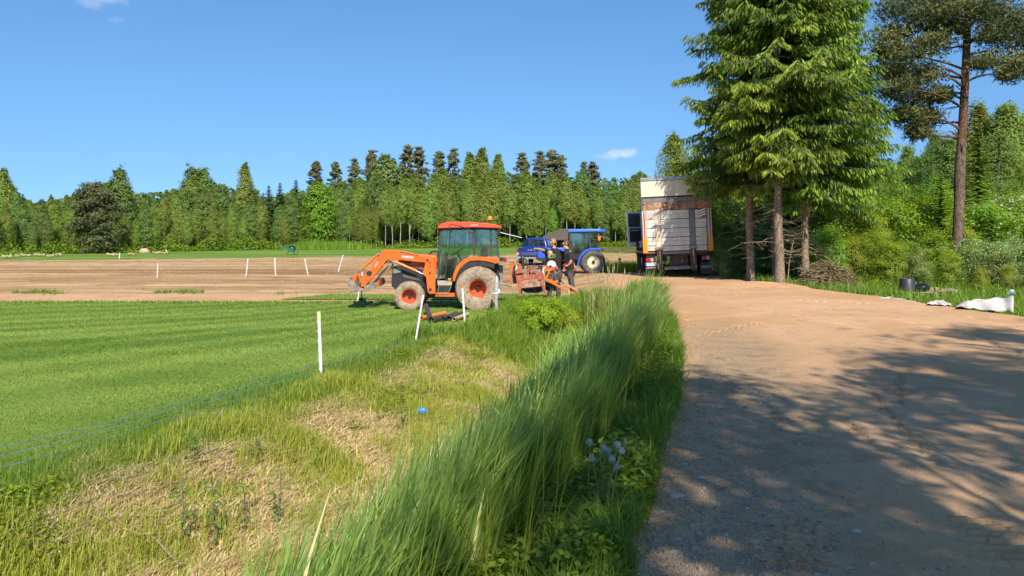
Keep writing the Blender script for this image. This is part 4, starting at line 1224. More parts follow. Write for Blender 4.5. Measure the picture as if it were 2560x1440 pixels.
NEAR = {
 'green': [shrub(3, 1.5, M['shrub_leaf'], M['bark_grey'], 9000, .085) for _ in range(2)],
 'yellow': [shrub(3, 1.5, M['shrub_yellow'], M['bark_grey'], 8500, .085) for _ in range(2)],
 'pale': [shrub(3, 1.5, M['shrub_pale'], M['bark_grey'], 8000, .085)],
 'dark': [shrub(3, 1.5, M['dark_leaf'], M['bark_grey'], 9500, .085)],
 'birch': [broadleaf(10, 2.0, .16, M['birch_leaf'], M['bark_birch'], 20000, .135, 'birch', ln, twigs=24) for ln in (.03, .06)],
 'aspen': [broadleaf(10, 1.9, .10, M['aspen_leaf'], M['bark_grey'], 18000, .135, 'column', ln, twigs=22) for ln in (.02,)],
 'bushtree': [broadleaf(10, 2.6, .04, M['shrub_leaf'], M['bark_grey'], 20000, .14, 'round', 0, twigs=20)],
 'spruce': [conifer(10, 2.3, .02, M['spruce_leaf'], M['bark_grey'], 52, 8, .30, .30, 14) for _ in range(2)],
}
def put(kind, px, top, D, label, nm, cat, group=None, sx=1.0, base=3.0):
    x = (px - 1280) / FPX * D; z = gz(x, D)
    H = CAMZ - (top - HORIZ) / FPX * D - z
    return plant_tree(nm, random.choice(NEAR[kind]), (x, D, z - .06), H / base, random.random() * 6.28, label, cat, group, sx)
G1 = 'shrubs of the thicket beyond the road'
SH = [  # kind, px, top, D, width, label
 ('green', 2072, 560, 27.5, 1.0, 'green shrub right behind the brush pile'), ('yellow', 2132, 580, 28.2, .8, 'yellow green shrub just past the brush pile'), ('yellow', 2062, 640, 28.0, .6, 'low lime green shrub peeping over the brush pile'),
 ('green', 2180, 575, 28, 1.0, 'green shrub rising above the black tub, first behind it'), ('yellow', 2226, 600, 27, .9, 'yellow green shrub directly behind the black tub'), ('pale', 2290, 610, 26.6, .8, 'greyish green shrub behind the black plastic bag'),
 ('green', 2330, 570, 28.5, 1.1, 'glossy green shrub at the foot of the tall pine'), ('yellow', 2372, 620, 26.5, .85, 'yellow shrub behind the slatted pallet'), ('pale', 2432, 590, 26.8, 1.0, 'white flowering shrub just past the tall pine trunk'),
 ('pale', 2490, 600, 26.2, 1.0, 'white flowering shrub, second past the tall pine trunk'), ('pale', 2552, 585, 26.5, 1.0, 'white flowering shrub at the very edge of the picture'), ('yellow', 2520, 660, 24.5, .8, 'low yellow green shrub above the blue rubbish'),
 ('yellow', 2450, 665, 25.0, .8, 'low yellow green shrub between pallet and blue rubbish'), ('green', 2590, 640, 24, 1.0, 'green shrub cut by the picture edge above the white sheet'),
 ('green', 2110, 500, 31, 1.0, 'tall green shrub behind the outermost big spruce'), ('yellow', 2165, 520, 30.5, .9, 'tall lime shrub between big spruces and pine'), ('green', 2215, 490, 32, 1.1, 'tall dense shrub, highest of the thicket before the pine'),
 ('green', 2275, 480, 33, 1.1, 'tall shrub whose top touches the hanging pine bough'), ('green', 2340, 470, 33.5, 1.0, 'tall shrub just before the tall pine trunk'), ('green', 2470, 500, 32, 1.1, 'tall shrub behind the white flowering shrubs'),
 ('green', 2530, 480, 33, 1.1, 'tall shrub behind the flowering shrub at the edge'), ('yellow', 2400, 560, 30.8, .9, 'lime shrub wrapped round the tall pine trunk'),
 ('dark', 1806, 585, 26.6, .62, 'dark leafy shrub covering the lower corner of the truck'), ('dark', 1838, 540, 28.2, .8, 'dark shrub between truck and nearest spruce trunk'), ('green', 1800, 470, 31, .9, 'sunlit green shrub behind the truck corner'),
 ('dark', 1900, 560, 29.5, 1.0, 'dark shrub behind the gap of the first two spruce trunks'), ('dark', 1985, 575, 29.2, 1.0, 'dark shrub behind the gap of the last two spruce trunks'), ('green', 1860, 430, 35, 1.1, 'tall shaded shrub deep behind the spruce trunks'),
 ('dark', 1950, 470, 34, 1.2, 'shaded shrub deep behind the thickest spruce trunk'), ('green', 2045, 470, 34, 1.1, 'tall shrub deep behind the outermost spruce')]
for kind, px, top, D, sx, lab in SH:
    o = put(kind, px, top, D, lab, 'shrub', 'shrub', G1, sx)
    if 'flowering' in lab:
        n = 420; H = 3.0
        a = unif(0, 6.28, n); h = rng.random(n); rr = 1.5 * np.sqrt(np.clip(1 - (h * 1.45 - .55) ** 2, .05, 1)) * (1 - .35 * h) * unif(.75, 1.15, n)
        c = np.stack([rr * np.cos(a), rr * np.sin(a), H * (.1 + .88 * h)], -1)
        V, F, t = leafmesh('c', c, unif(.05, .10, n), .07, unif(0, 1, n), 0, .2)
        npmesh('blossom', V, F, M['blossom'], o, col=t)
for kind, px, top, D, sx, lab in [
 ('birch', 2200, 395, 50, 1.0, 'birch beyond the gap between spruces and pine'), ('birch', 2265, 360, 52, 1.1, 'round topped birch under the hanging pine bough'), ('birch', 2330, 330, 50, 1.1, 'birch behind the lowest pine bough'),
 ('aspen', 2370, 340, 47, 1.1, 'leafy tree close beside the tall pine trunk'), ('birch', 2455, 255, 48, 1.15, 'tall birch just past the tall pine trunk'), ('birch', 2545, 245, 46, 1.2, 'tall birch at the picture edge'), ('aspen', 2500, 330, 43, 1.1, 'dark leafy tree between the two tall birches'),
 ('birch', 2610, 250, 50, 1.2, 'tall birch cut off by the picture edge'), ('bushtree', 2230, 440, 40, 1.0, 'bright rounded tree above the thicket'), ('bushtree', 2330, 440, 41, 1.0, 'bright rounded tree behind the tall pine trunk'), ('bushtree', 2560, 430, 39, 1.0, 'bright rounded tree at the edge above the flowering shrubs'),
 ('bushtree', 2450, 450, 40, .9, 'bright rounded tree above the white flowering shrubs'), ('bushtree', 2160, 450, 42, .9, 'rounded tree just past the big spruces'), ('birch', 1692, 325, 44, 1.0, 'yellowish birch rising behind the truck roof'), ('aspen', 1740, 420, 42, 1.1, 'leafy tree behind the truck roof by the spruce boughs'), ('birch', 1800, 380, 46, 1.0, 'birch behind the spruce boughs above the truck'), ('aspen', 2100, 420, 48, 1.1, 'dark leafy tree behind the big spruces')]:
    put(kind, px, top, D, lab, {'birch': 'birch_tree', 'aspen': 'aspen_tree', 'bushtree': 'broadleaf_tree'}[kind], 'tree', 'trees of the wood beyond the road', sx, 10.0)
for px, top, D, sx, lab in [(2352, 425, 31.5, .9, 'young green spruce just before the tall pine trunk'), (2446, 318, 34, .85, 'tall narrow young spruce just past the tall pine trunk'), (2240, 560, 27.6, 1.1, 'small yellowish spruce behind the black tub'), (2478, 520, 28.5, 1.1, 'young spruce behind the second flowering shrub'), (2560, 560, 28, 1.1, 'young spruce at the picture edge')]:
    put('spruce', px, top, D, lab, 'young_spruce', 'spruce', 'young spruces in the thicket', sx, 10.0)
# foliage filling the depth of the right-hand wood
n = 30000
pxs = unif(1740, 2900, n); D = unif(54, 72, n); x = (pxs - 1280) / FPX * D
topy = np.interp(pxs, [1740, 1800, 2100, 2200, 2300, 2450, 2700], [430, 430, 420, 430, 390, 320, 280])
z = ground(x, D) + (CAMZ - (topy - HORIZ) / FPX * D - ground(x, D)) * rng.random(n) ** .8
V, F, t = leafmesh('c', np.stack([x, D, z], -1), unif(.3, .6, n), .34, unif(0, .6, n))
o = npmesh('deep_woods', V, F, M['aspen_leaf'], col=t); tag(o, 'dim foliage deep in the wood beyond the road', 'woods', kind='stuff')
# herb layer in front of the shrubs
n = 26000
x = 9 + 14 * rng.random(n) ** 1.1; y = unif(13, 30, n); kp = (x > road_right(y) + 1.2) & (x < .72 * y + 2.5) & (fbm(x * .5, y * .5, 221) > .40) & ~((np.abs(x - 12.9) < 1.7) & (y < 24.6) & (y > 18)) & ~((np.abs(x - 10.0) < 1.3) & (y < 26) & (y > 21))
x, y = x[kp], y[kp]; n = len(x)
z = ground(x, y) + (.06 + .55 * fbm(x * .7, y * .7, 222)) * rng.random(n)
V, F, t = leafmesh('c', np.stack([x, y, z], -1), unif(.05, .11, n), .055, unif(.1, 1, n), .1, .7)
o = npmesh('herb_undergrowth', V, F, M['shrub_yellow'], col=t); tag(o, 'leafy herbs in front of the thicket', 'undergrowth', kind='stuff')

# ------------------------------------------------------------------ roadside trees behind and beside the camera, whose shade falls on the road
NEAR['high'] = [broadleaf(10, 1.9, .46, M['birch_leaf'], M['bark_birch'], 2300, .17, 'round', 0, twigs=26, KK=23) for _ in range(3)]
for i, (kind, x, y, H, sx, lab) in enumerate([
 ('high', 3.2, -4.6, 13.2, .85, 'roadside birch behind the viewpoint shading the tall grass'), ('high', 7.6, -5.6, 14.0, 1.0, 'roadside birch casting shade on the near road'), ('high', 10.0, -3.2, 14.0, .9, 'roadside birch casting shade on the middle of the road'),
 ('high', 12.6, -2.4, 13.5, .9, 'roadside birch casting shade on the far side of the road'), ('high', 5.0, -9.6, 15.0, 1.0, 'roadside tree farther behind the viewpoint'), ('high', 5.9, -1.5, 9.3, 1.0, 'low roadside birch beside the viewpoint'), ('high', 9.3, -.9, 9.0, .95, 'second low roadside birch beside the viewpoint'), ('high', 3.6, -2.2, 9.2, .9, 'small roadside birch right behind the viewpoint')]):
    plant_tree('birch_tree', NEAR[kind][i % len(NEAR[kind])], (x, y, .1), H / 10, i * 1.3, lab, 'tree', 'roadside trees behind the viewpoint', sx)

# ------------------------------------------------------------------ machines
def part_group(name, parent, label=None):
    o = bpy.data.objects.new(name, None); C.objects.link(o); o.parent = parent; o.empty_display_size = .1
    WORLD_AT[o.name] = WORLD_AT.get(parent.name, None) or Vector(parent.location)
    if label: o['label'] = label
    return o
def wheel(parent, c, r, wd, rr, tyre, rim, face=-1, lugs=44, rows=5, lug_h=.018, hub=M['black'], n=56, dish=.55, name='wheel', local=False):
    g = part_group(name, parent)
    f = -face
    c = Vector(c)
    pr = [(rr, -.38), (rr + .02, -.44), (rr + .35 * (r - rr), -.5), (rr + .72 * (r - rr), -.5), (r * .955, -.44), (r * .992, -.33), (r, -.15), (r, .15), (r * .992, .33), (r * .955, .44), (rr + .72 * (r - rr), .5), (rr + .35 * (r - rr), .5), (rr + .02, .44), (rr, .38)]
    b = MB(); b.lathe([(a, h * wd * f) for a, h in (pr if f > 0 else pr)], c, 'y', n)
    if f < 0: b.f = [t[::-1] for t in b.f]
    ty = b.build('tyre', tyre, g, 40, local=local)
    tb = MB()
    for k in range(lugs):
        for j in range(rows):
            a = 2 * math.pi * (k + .5 * (j % 2)) / lugs
            yy = (-.5 + (j + .5) / rows) * wd * .94
            ra = r * (1 - .10 * (abs(yy) / (wd * .5)) ** 2.6) + lug_h * .25
            m = Matrix.Rotation(-a, 3, 'Y')
            tb.box(c + m @ Vector((ra, yy, 0)), (lug_h, wd / rows * .74, 2 * math.pi * r / lugs * .55), m)
    t = tb.build('tread', tyre, ty, 0, local=local); t['kind'] = 'stuff'
    b = MB()
    dp = [(rr + .012, -.40), (rr * .97, -.37), (rr * .93, -.36), (rr * .90, -.10), (rr * .86, dish - .5), (rr * .40, dish - .46), (rr * .34, dish - .52), (0.001, dish - .52)]
    b.lathe([(a, h * wd * f) for a, h in dp], c, 'y', 40)
    if f < 0: b.f = [t_[::-1] for t_ in b.f]
    ri = b.build('rim', rim, g, 30, local=local)
    b = MB(); hy = (dish - .56) * wd * f
    b.lathe([(rr * .26, hy + .02 * f), (rr * .26, hy - .03 * f), (rr * .2, hy - .05 * f), (.001, hy - .05 * f)], c, 'y', 20)
    if f < 0: b.f = [t_[::-1] for t_ in b.f]
    b.build('hub', hub, ri, 30, local=local)
    bl = MB()
    for k in range(8):
        a = 2 * math.pi * k / 8
        bl.lathe([(.016, hy + .03 * f), (.016, hy - .005 * f), (.001, hy - .005 * f)], (c.x + rr * .55 * math.cos(a), c.y, c.z + rr * .55 * math.sin(a)), 'y', 6)
    x = bl.build('bolts', M['steel'], ri, 0, local=local); x['kind'] = 'stuff'
    return g
def lettering(text, parent, loc, size, rot, mat, name='lettering', shear=0, ext=.002, world=True, spacing=1.0, bold=0):
    cu = bpy.data.curves.new(name, 'FONT'); cu.body = text; cu.size = size; cu.extrude = ext; cu.shear = shear; cu.offset = bold
    cu.align_x = 'CENTER'; cu.align_y = 'CENTER'; cu.space_character = spacing; cu.resolution_u = 3
    t = bpy.data.objects.new('tmp_' + name, cu); C.objects.link(t)
    dg = bpy.context.evaluated_depsgraph_get()
    me = bpy.data.meshes.new_from_object(t.evaluated_get(dg))
    bpy.data.objects.remove(t)
    me.materials.clear(); me.materials.append(mat)
    o = bpy.data.objects.new(name, me); C.objects.link(o); o.parent = parent
    l = Vector(loc)
    if world: l = l - (WORLD_AT.get(parent.name, None) or Vector(parent.location))
    o.location = l; o.rotation_euler = rot
    return o

# ---- orange tractor: drawn in its side view, each outline at its own distance
def c1(cx, cy, D): p = U(840 + cx / 4.8, 520 + cy / 4.8, D); return (p.x, p.z)
def poly1(pts, D): return [c1(x, y, D) for x, y in pts]
def P1(cx, cy, D): return U(840 + cx / 4.8, 520 + cy / 4.8, D)
YC = 21.35
TR = empty('tractor', (P1(1692, 1228, 20.75).x, YC, 0), 'orange tractor with cab and front loader on the lawn edge', 'tractor', 'tractors')
ra = P1(1705, 975, 20.77); rz_ = .585
wheel(TR, (ra.x, 20.79, .585), .60, .46, .245, M['tyre_dusty'], M['rim_orange'], -1, 46, 7, dish=.78)
wheel(TR, (ra.x, 21.95, .585), .60, .46, .245, M['tyre_dusty'], M['rim_orange'], 1, 46, 7, dish=.78)
fa = P1(882, 1055, 20.75)
wheel(TR, (fa.x, 20.78, .375), .395, .34, .205, M['tyre_dusty'], M['rim_orange'], -1, 40, 6, .015, dish=.78)
wheel(TR, (fa.x, 21.92, .375), .395, .34, .205, M['tyre_dusty'], M['rim_orange'], 1, 40, 6, .015, dish=.78)
b = MB(); b.bb(ra.x - .1, ra.x + .1, 20.95, 21.8, .46, .72); b.bb(fa.x - .07, fa.x + .07, 20.9, 21.8, .30, .46); b.build('axles', M['black'], TR, bevel=.01)['kind'] = 'stuff'
# chassis, engine, nose
b = MB(); b.prism(poly1([(860, 930), (1080, 860), (1440, 850), (1960, 760), (1980, 900), (1900, 1010), (1440, 1060), (1100, 1080), (900, 1000)], 21.15), 21.1, 21.6); b.build('chassis', M['black'], TR, bevel=.01)
b = MB(); b.prism(poly1([(665, 850), (672, 800), (690, 700), (770, 690), (870, 694), (1065, 735), (1075, 850), (1068, 960), (900, 890), (730, 985), (668, 940)], 21.07), 21.06, 21.64); b.build('nose', M['black'], TR, bevel=.012)
b = MB(); b.prism(poly1([(800, 800), (1060, 850), (1055, 872), (960, 868), (800, 828)], 21.03), 21.035, 21.06); b.build('side_grille', pbr('mesh_grille', (.10, .10, .075), .7, 0, .3, 40, .4), TR)
b = MB(); b.prism(poly1([(682, 722), (750, 704), (786, 742), (776, 774), (692, 790), (680, 760)], 21.03), 21.03, 21.058); b.build('headlight', M['lens'], TR, bevel=.006)
b = MB(); b.prism(poly1([(682, 722), (750, 704), (786, 742), (776, 774), (692, 790), (680, 760)], 21.03), 21.642, 21.67); b.build('headlight', M['lens'], TR, bevel=.006)
hp = poly1([(740, 640), (765, 600), (830, 568), (1000, 556), (1120, 562), (1218, 575), (1218, 735), (1062, 722), (860, 690)], 21.1)
b = MB(); b.prism(hp, 21.08, 21.62); b.build('hood', M['orange'], TR, bevel=.035)
b = MB(); b.prism(poly1([(760, 628), (900, 640), (915, 660), (860, 668), (770, 640)], 21.05), 21.066, 21.078); b.build('vent', M['black'], TR)
b = MB(); b.prism(poly1([(880, 700), (1060, 650), (1065, 720), (1050, 740)], 21.05), 21.062, 21.076); b.build('side_cover', M['red'], TR)
b = MB(); b.tube([P1(1110, 565, 21.3), P1(1150, 525, 21.3), P1(1200, 515, 21.3), P1(1230, 530, 21.3)], .025, 8); b.build('exhaust', M['black'], TR)
# loader
def loader_side(D, nearside):
    arm = MB()
    arm.prism(poly1([(300, 868), (345, 800), (520, 562), (545, 522), (575, 505), (620, 500), (740, 510), (860, 526), (1060, 580), (1122, 602), (1135, 628), (1128, 652), (1060, 655), (900, 640), (720, 622), (660, 622), (620, 635), (575, 680), (420, 860), (345, 940), (300, 950), (286, 920)], D), D, D + .085)
    a = arm.build('loader_arm', M['orange'], TR, bevel=.012)
    MB().prism(poly1([(378, 812), (362, 790), (370, 768), (395, 752), (425, 760), (435, 785), (425, 805), (400, 818)], D), D - .004, D - .002).build('tube_hole', M['black'], a)
    b = MB(); b.tube([P1(515, 548, D + .03), P1(300, 742, D + .03)], .034, 12); b.build('tilt_cylinder', M['orange_clean'], TR)
    b = MB(); b.tube([P1(300, 742, D + .03), P1(252, 786, D + .03)], .017, 10); b.build('piston_rod', M['chrome'], TR)
    b = MB(); b.prism(poly1([(228, 790), (250, 782), (262, 800), (228, 880), (205, 915), (188, 900), (200, 840)], D), D + .005, D + .05); b.prism(poly1([(245, 790), (268, 785), (318, 880), (305, 905), (285, 895)], D), D + .052, D + .075); b.build('linkage', M['orange'], TR, bevel=.005)
    b = MB(); b.tube([P1(700, 642, D - .02), P1(968, 756, D - .02)], .036, 12); b.build('lift_cylinder', M['orange_clean'], TR)
    b = MB(); b.tube([P1(968, 756, D - .02), P1(1042, 796, D - .02)], .019, 10); b.build('piston_rod', M['chrome'], TR)
    b = MB(); b.prism(poly1([(1078, 606), (1160, 598), (1176, 640), (1190, 700), (1192, 1028), (1120, 1034), (1094, 1000), (1080, 830), (1036, 792), (1062, 705)], D - .05), D - .045, D - .005); tw = b.build('loader_tower', M['orange'], TR, bevel=.01)
    for (cx, cy, rr) in ((1130, 980, 20), (1128, 782, 13), (1098, 628, 16), (1126, 655, 9), (1130, 700, 9)):
        p = P1(cx, cy, D - .05); MB().lathe([(rr * .00224, -.006), (.001, -.006)], (p.x, D - .046, p.z), 'y', 16).build('pin', M['black'], tw)
    for (cx, cy, rr) in ((512, 550, 15), (295, 890, 14), (690, 640, 16)):
        p = P1(cx, cy, D); MB().lathe([(rr * .00224, .11), (rr * .00224, -.05), (.001, -.05)], (p.x, D, p.z), 'y', 14).build('pivot_pin', M['steel'], TR)
    return a
na = loader_side(20.88, True)
fa_ = loader_side(21.86, False)
lettering('KUBOTA', na, P1(858, 590, 20.87), .078, (R(90), R(6), 0), M['white_print'], shear=.2, bold=.002)
b = MB(); b.prism(poly1([(765, 522), (985, 566), (985, 572), (765, 530)], 20.87), 20.872, 20.876); b.build('stripe', M['ink'], na)
lettering('LA854', na, P1(482, 680, 20.87), .062, (R(90), R(-53), 0), M['white_print'], shear=.2)
b = MB(); b.tube([P1(560, 720, 20.93), P1(560, 720, 21.9)], .045, 10); b.build('loader_cross_tube', M['orange'], TR)
b = MB(); b.bb(P1(540, 790, 21.3).x, P1(480, 790, 21.3).x, 21.0, 21.84, .62, .82); b.build('loader_cross_plate', M['orange'], TR, bevel=.01)
hz = MB()
for k in range(6):
    o1 = random.uniform(-20, 20); hz.tube([P1(600 + o1, 660, 20.86), P1(640 + o1, 640 + o1, 20.84), P1(690, 665 + o1 * .7, 20.84), P1(660 + o1, 740, 20.9)], .008, 5)
for k in range(3):
    hz.tube([P1(620 + 12 * k, 690, 20.95), P1(500 + 10 * k, 830, 20.95), P1(420 + 10 * k, 930, 20.95)], .008, 5)
hz.build('hydraulic_hoses', M['black'], TR)['kind'] = 'stuff'
# bucket
bk = part_group('bucket', TR, 'worn muddy loader bucket')
side = [(118, 846), (150, 840), (196, 862), (250, 925), (335, 975), (400, 960), (330, 985), (165, 1012), (150, 960)]
for y0 in (20.62, 22.1):
    b = MB(); b.prism(poly1(side, 20.62), y0, y0 + .015); b.build('side_plate', M['muddy_steel'], bk)
b = MB()
sh = poly1([(335, 990), (165, 1018), (152, 965), (118, 848)], 20.62); sh2 = poly1([(340, 978), (172, 1006), (162, 962), (130, 848)], 20.62)
b.prism(sh + sh2[::-1], 20.636, 22.1); b.build('shell', M['muddy_steel'], bk, 30)
b = MB(); b.prism(poly1([(330, 940), (420, 905), (490, 890), (500, 940), (420, 985), (340, 1000)], 20.7), 20.74, 20.78); b.prism(poly1([(440, 870), (500, 860), (520, 920), (470, 965), (430, 930)], 20.7), 21.7, 21.75); b.build('mounting_plate', M['muddy_steel'], bk, bevel=.006)
# cab
CN, CF = 20.86, 21.84
rp = [(1220, 246), (1226, 212), (1262, 185), (1330, 168), (1420, 163), (1600, 166), (1800, 180), (1930, 200), (1985, 222), (1988, 236), (1960, 243), (1850, 240), (1640, 234), (1400, 240)]
b = MB(); b.prism(poly1(rp, CN - .06), CN - .10, CF + .10); rf = b.build('cab_roof', M['roof_red'], TR, bevel=.035)
b = MB(); b.prism(poly1([(1228, 248), (1400, 243), (1640, 237), (1960, 246), (1940, 262), (1640, 258), (1260, 268)], CN), CN - .03, CF + .03); b.build('roof_lining', M['black'], rf)
lettering('KUBOTA', rf, P1(1660, 207, CN - .1) + Vector((0, -.108, 0)), .050, (R(90), R(-1), 0), M['white_print'], shear=.2)
def pillar(pts, D, dd, name, mat=M['frame'], par=TR): return MB().prism(poly1(pts, D), D, D + dd).build(name, mat, par, bevel=.006)
for D, dd in ((CN, .05), (CF - .05, .05)):
    pillar([(1246, 258), (1275, 258), (1245, 600), (1240, 900), (1214, 900), (1222, 600)], D, dd, 'front_pillar')
    pillar([(1636, 250), (1674, 250), (1680, 560), (1650, 585), (1640, 520)], D, dd, 'middle_pillar')
    pillar([(1908, 265), (1926, 265), (1962, 590), (1940, 592)], D, dd, 'rear_pillar')
    pillar([(1842, 262), (1856, 262), (1872, 592), (1856, 592)], D, dd, 'quarter_pillar')
    g = MB(); g.prism(poly1([(1276, 262), (1636, 258), (1640, 520), (1560, 590), (1440, 700), (1420, 850), (1300, 860), (1240, 820), (1246, 600)], D), D + .02, D + .026); g.build('door_glass', M['glass'], TR)
    g = MB(); g.prism(poly1([(1676, 258), (1842, 262), (1856, 582), (1690, 578)], D), D + .02, D + .026); g.build('quarter_glass', M['glass'], TR)
    g = MB(); g.prism(poly1([(1858, 266), (1910, 268), (1940, 580), (1874, 582)], D), D + .02, D + .026); g.build('rear_side_glass', M['glass'], TR)
wx0, wz0 = c1(1262, 262, YC); wx1, wz1 = c1(1228, 640, YC)
g = MB(); g.add([(wx0, CN + .05, wz0), (wx0, CF - .05, wz0), (wx1, CF - .05, wz1), (wx1, CN + .05, wz1)], [(0, 1, 2, 3)]); g.build('windscreen', M['glass'], TR, 0)
# rear window swung open
e0, e1 = P1(1960, 285, YC), P1(2230, 352, YC)
g = MB(); g.prism([(e0.x, e0.z), (e1.x, e1.z), (e1.x, e1.z - .02), (e0.x, e0.z - .02)], CN + .1, CF - .1); g.build('rear_window', pbr('window_edge', (.55, .62, .64), .15, 0, .05), TR)
# door frame, handle, mirrors
b = MB(); b.tube([P1(1372, 262, CN - .02), P1(1350, 500, CN - .02), P1(1308, 832, CN - .02), P1(1330, 872, CN - .02), P1(1412, 875, CN - .02), P1(1425, 760, CN - .02), P1(1470, 660, CN - .02), P1(1640, 540, CN - .02)], .014, 6); b.build('door_frame', M['frame'], TR)
b = MB(); b.tube([P1(1630, 262, CN - .1), P1(1500, 222, CN - .25), P1(1378, 192, CN - .3), P1(1366, 200, CN - .3), P1(1360, 300, CN - .3)], .011, 6); b.build('mirror_arm', M['black'], TR)
b = MB(); b.box(P1(1615, 286, CN - .14), (.16, .05, .08)); b.build('mirror', M['frame'], TR, bevel=.02)
# interior
b = MB(); b.prism(poly1([(1262, 545), (1325, 540), (1335, 620), (1300, 800), (1255, 810)], 21.2), 21.2, 21.5); b.build('console', M['cream'], TR, bevel=.02)
b = MB(); p = P1(1450, 530, 21.35); m = Matrix.Rotation(R(-28), 3, 'Y')
ring = [p + m @ Vector((.19 * math.cos(t), .19 * math.sin(t), 0)) for t in np.linspace(0, 6.283, 25)]; b.tube(ring, .014, 6, False); b.tube([p, p + m @ Vector((0, 0, -.35))], .025, 8); b.build('steering_wheel', M['black'], TR)
seat = part_group('seat', TR)
b = MB(); b.prism(poly1([(1560, 600), (1740, 580), (1745, 640), (1570, 660)], 21.3), 21.1, 21.58); b.build('cushion', M['black'], seat, bevel=.03)
b = MB(); b.prism(poly1([(1735, 470), (1800, 455), (1830, 480), (1810, 620), (1740, 620)], 21.3), 21.12, 21.56); b.build('backrest', pbr('grey_seat_cloth', (.30, .30, .29), .8), seat, bevel=.03)
b = MB(); b.prism(poly1([(1340, 620), (1440, 600), (1450, 640), (1380, 860), (1310, 860)], 21.5), 21.5, 21.8); b.build('lever_console', M['frame'], TR, bevel=.02)
# fender
def fender(D, dd):
    outer = [(1398, 880), (1405, 800), (1432, 728), (1480, 660), (1545, 610), (1620, 590), (1740, 586), (1885, 590), (1945, 605), (1962, 630), (1950, 655), (1920, 668)]
    inner = [(1900, 668), (1862, 655), (1800, 640), (1700, 630), (1610, 636), (1545, 668), (1490, 725), (1450, 800), (1425, 880)]
    b = MB(); b.prism(poly1(outer + inner, D), D, D + dd); b.build('fender', M['orange'], TR, bevel=.012)
    inn2 = [(1898, 670), (1862, 659), (1800, 644), (1700, 634), (1612, 640), (1548, 672), (1494, 728), (1455, 802), (1430, 884)]
    in3 = [(1450, 930), (1470, 840), (1520, 760), (1600, 705), (1700, 690), (1830, 705), (1900, 735)]
    b = MB(); b.prism(poly1(inn2 + in3, D), D + .03, D + dd - .02); b.build('inner_fender', M['black'], TR)
fender(20.62, .34); fender(21.74, .34)
b = MB(); b.prism(poly1([(1440, 760), (1950, 670), (1960, 850), (1450, 900)], 20.98), 21.02, 21.68); b.build('rear_housing', M['black'], TR)
b = MB(); b.prism(poly1([(1215, 872), (1395, 872), (1392, 930), (1222, 932)], CN), CN - .02, CN + .1); b.build('door_sill', M['cream'], TR, bevel=.01)
b = MB(); b.prism(poly1([(1228, 936), (1385, 936), (1360, 1012), (1215, 1015)], CN), CN - .01, CN + .25); b.build('battery_box', M['black'], TR, bevel=.01)
b = MB(); b.tube([P1(1235, 940, CN - .05), P1(1212, 1018, CN - .05), P1(1350, 1018, CN - .05), P1(1382, 940, CN - .05)], .010, 6); b.build('step', M['cream'], TR)
b = MB(); b.prism(poly1([(1195, 1020), (1440, 1022), (1440, 1066), (1195, 1064)], CN), CN + .02, CN + .09); b.build('side_rail', M['orange'], TR, bevel=.006)
b = MB(); b.box(P1(1362, 857, CN - .02), (.085, .03, .06)); b.build('side_marker', M['amber'], TR, bevel=.008)
rl_ = part_group('rear_lamp', TR)
b = MB(); b.prism(poly1([(1958, 592), (2012, 592), (2012, 640), (1966, 640)], 20.75), 20.72, 20.86); b.build('lamp_body', M['black'], rl_, bevel=.01)
b = MB(); b.prism(poly1([(2014, 594), (2038, 596), (2050, 630), (2040, 650), (2014, 644)], 20.75), 20.72, 20.86); b.build('lens', M['lamp_red'], rl_, bevel=.01)
bc = part_group('beacon', TR); p = P1(1846, 130, 21.0)
MB().lathe([(.001, .075), (.045, .07), (.062, .045), (.066, -.01), (.066, -.03)], p, 'z', 20).build('beacon_lens', M['amber'], bc)
b = MB(); b.lathe([(.066, -.032), (.06, -.045), (.02, -.055), (.012, -.06)], p, 'z', 16); b.tube([p + Vector((0, 0, -.06)), P1(1850, 262, 21.0)], .011, 8); b.build('beacon_stem', M['black'], bc)
# hitch
b = MB()
b.tube([P1(1930, 900, 21.1), P1(2110, 940, 21.15)], .03, 8); b.tube([P1(1930, 900, 21.6), P1(2110, 940, 21.55)], .03, 8); b.tube([P1(1930, 720, 21.35), P1(2100, 660, 21.35)], .022, 8); b.bb(P1(1920, 700, 21).x, P1(2000, 700, 21).x, 21.1, 21.6, .55, 1.25)
b.build('hitch_arms', M['muddy_steel'], TR)['kind'] = 'stuff'

# ---- red turf harvester on the hitch
def c2(cx, cy, D): p = U(1230 + cx / 9, 600 + cy / 9, D); return (p.x, p.z)
def poly2(pts, D): return [c2(x, y, D) for x, y in pts]
def P2(cx, cy, D): return U(1230 + cx / 9, 600 + cy / 9, D)
HV = empty('turf_harvester', (P2(850, 1250, 21.4).x, 21.6, gz(.5, 21.6)), 'red turf harvester with orange conveyor arms hitched behind the orange tractor', 'harvester')
b = MB(); b.prism(poly2([(390, 520), (450, 505), (520, 540), (470, 640), (450, 820), (440, 1030), (415, 1030), (410, 900), (425, 700)], 21.35), 21.35, 21.42); b.prism(poly2([(390, 520), (450, 505), (520, 540), (470, 640), (450, 820), (440, 1030), (415, 1030), (410, 900), (425, 700)], 21.35), 21.95, 22.02); b.build('hitch_frame', M['orange'], HV, bevel=.008)['kind'] = 'stuff'
b = MB(); b.tube([P2(505, 560, 21.5), P2(480, 700, 21.48), P2(500, 860, 21.46), P2(520, 980, 21.46)], .05, 10); b.build('drive_shaft_guard', M['black'], HV)
b = MB(); b.prism(poly2([(500, 570), (560, 560), (570, 640), (530, 700), (500, 690)], 21.5), 21.5, 21.6); b.build('guard_plate', M['white'], HV, bevel=.02)
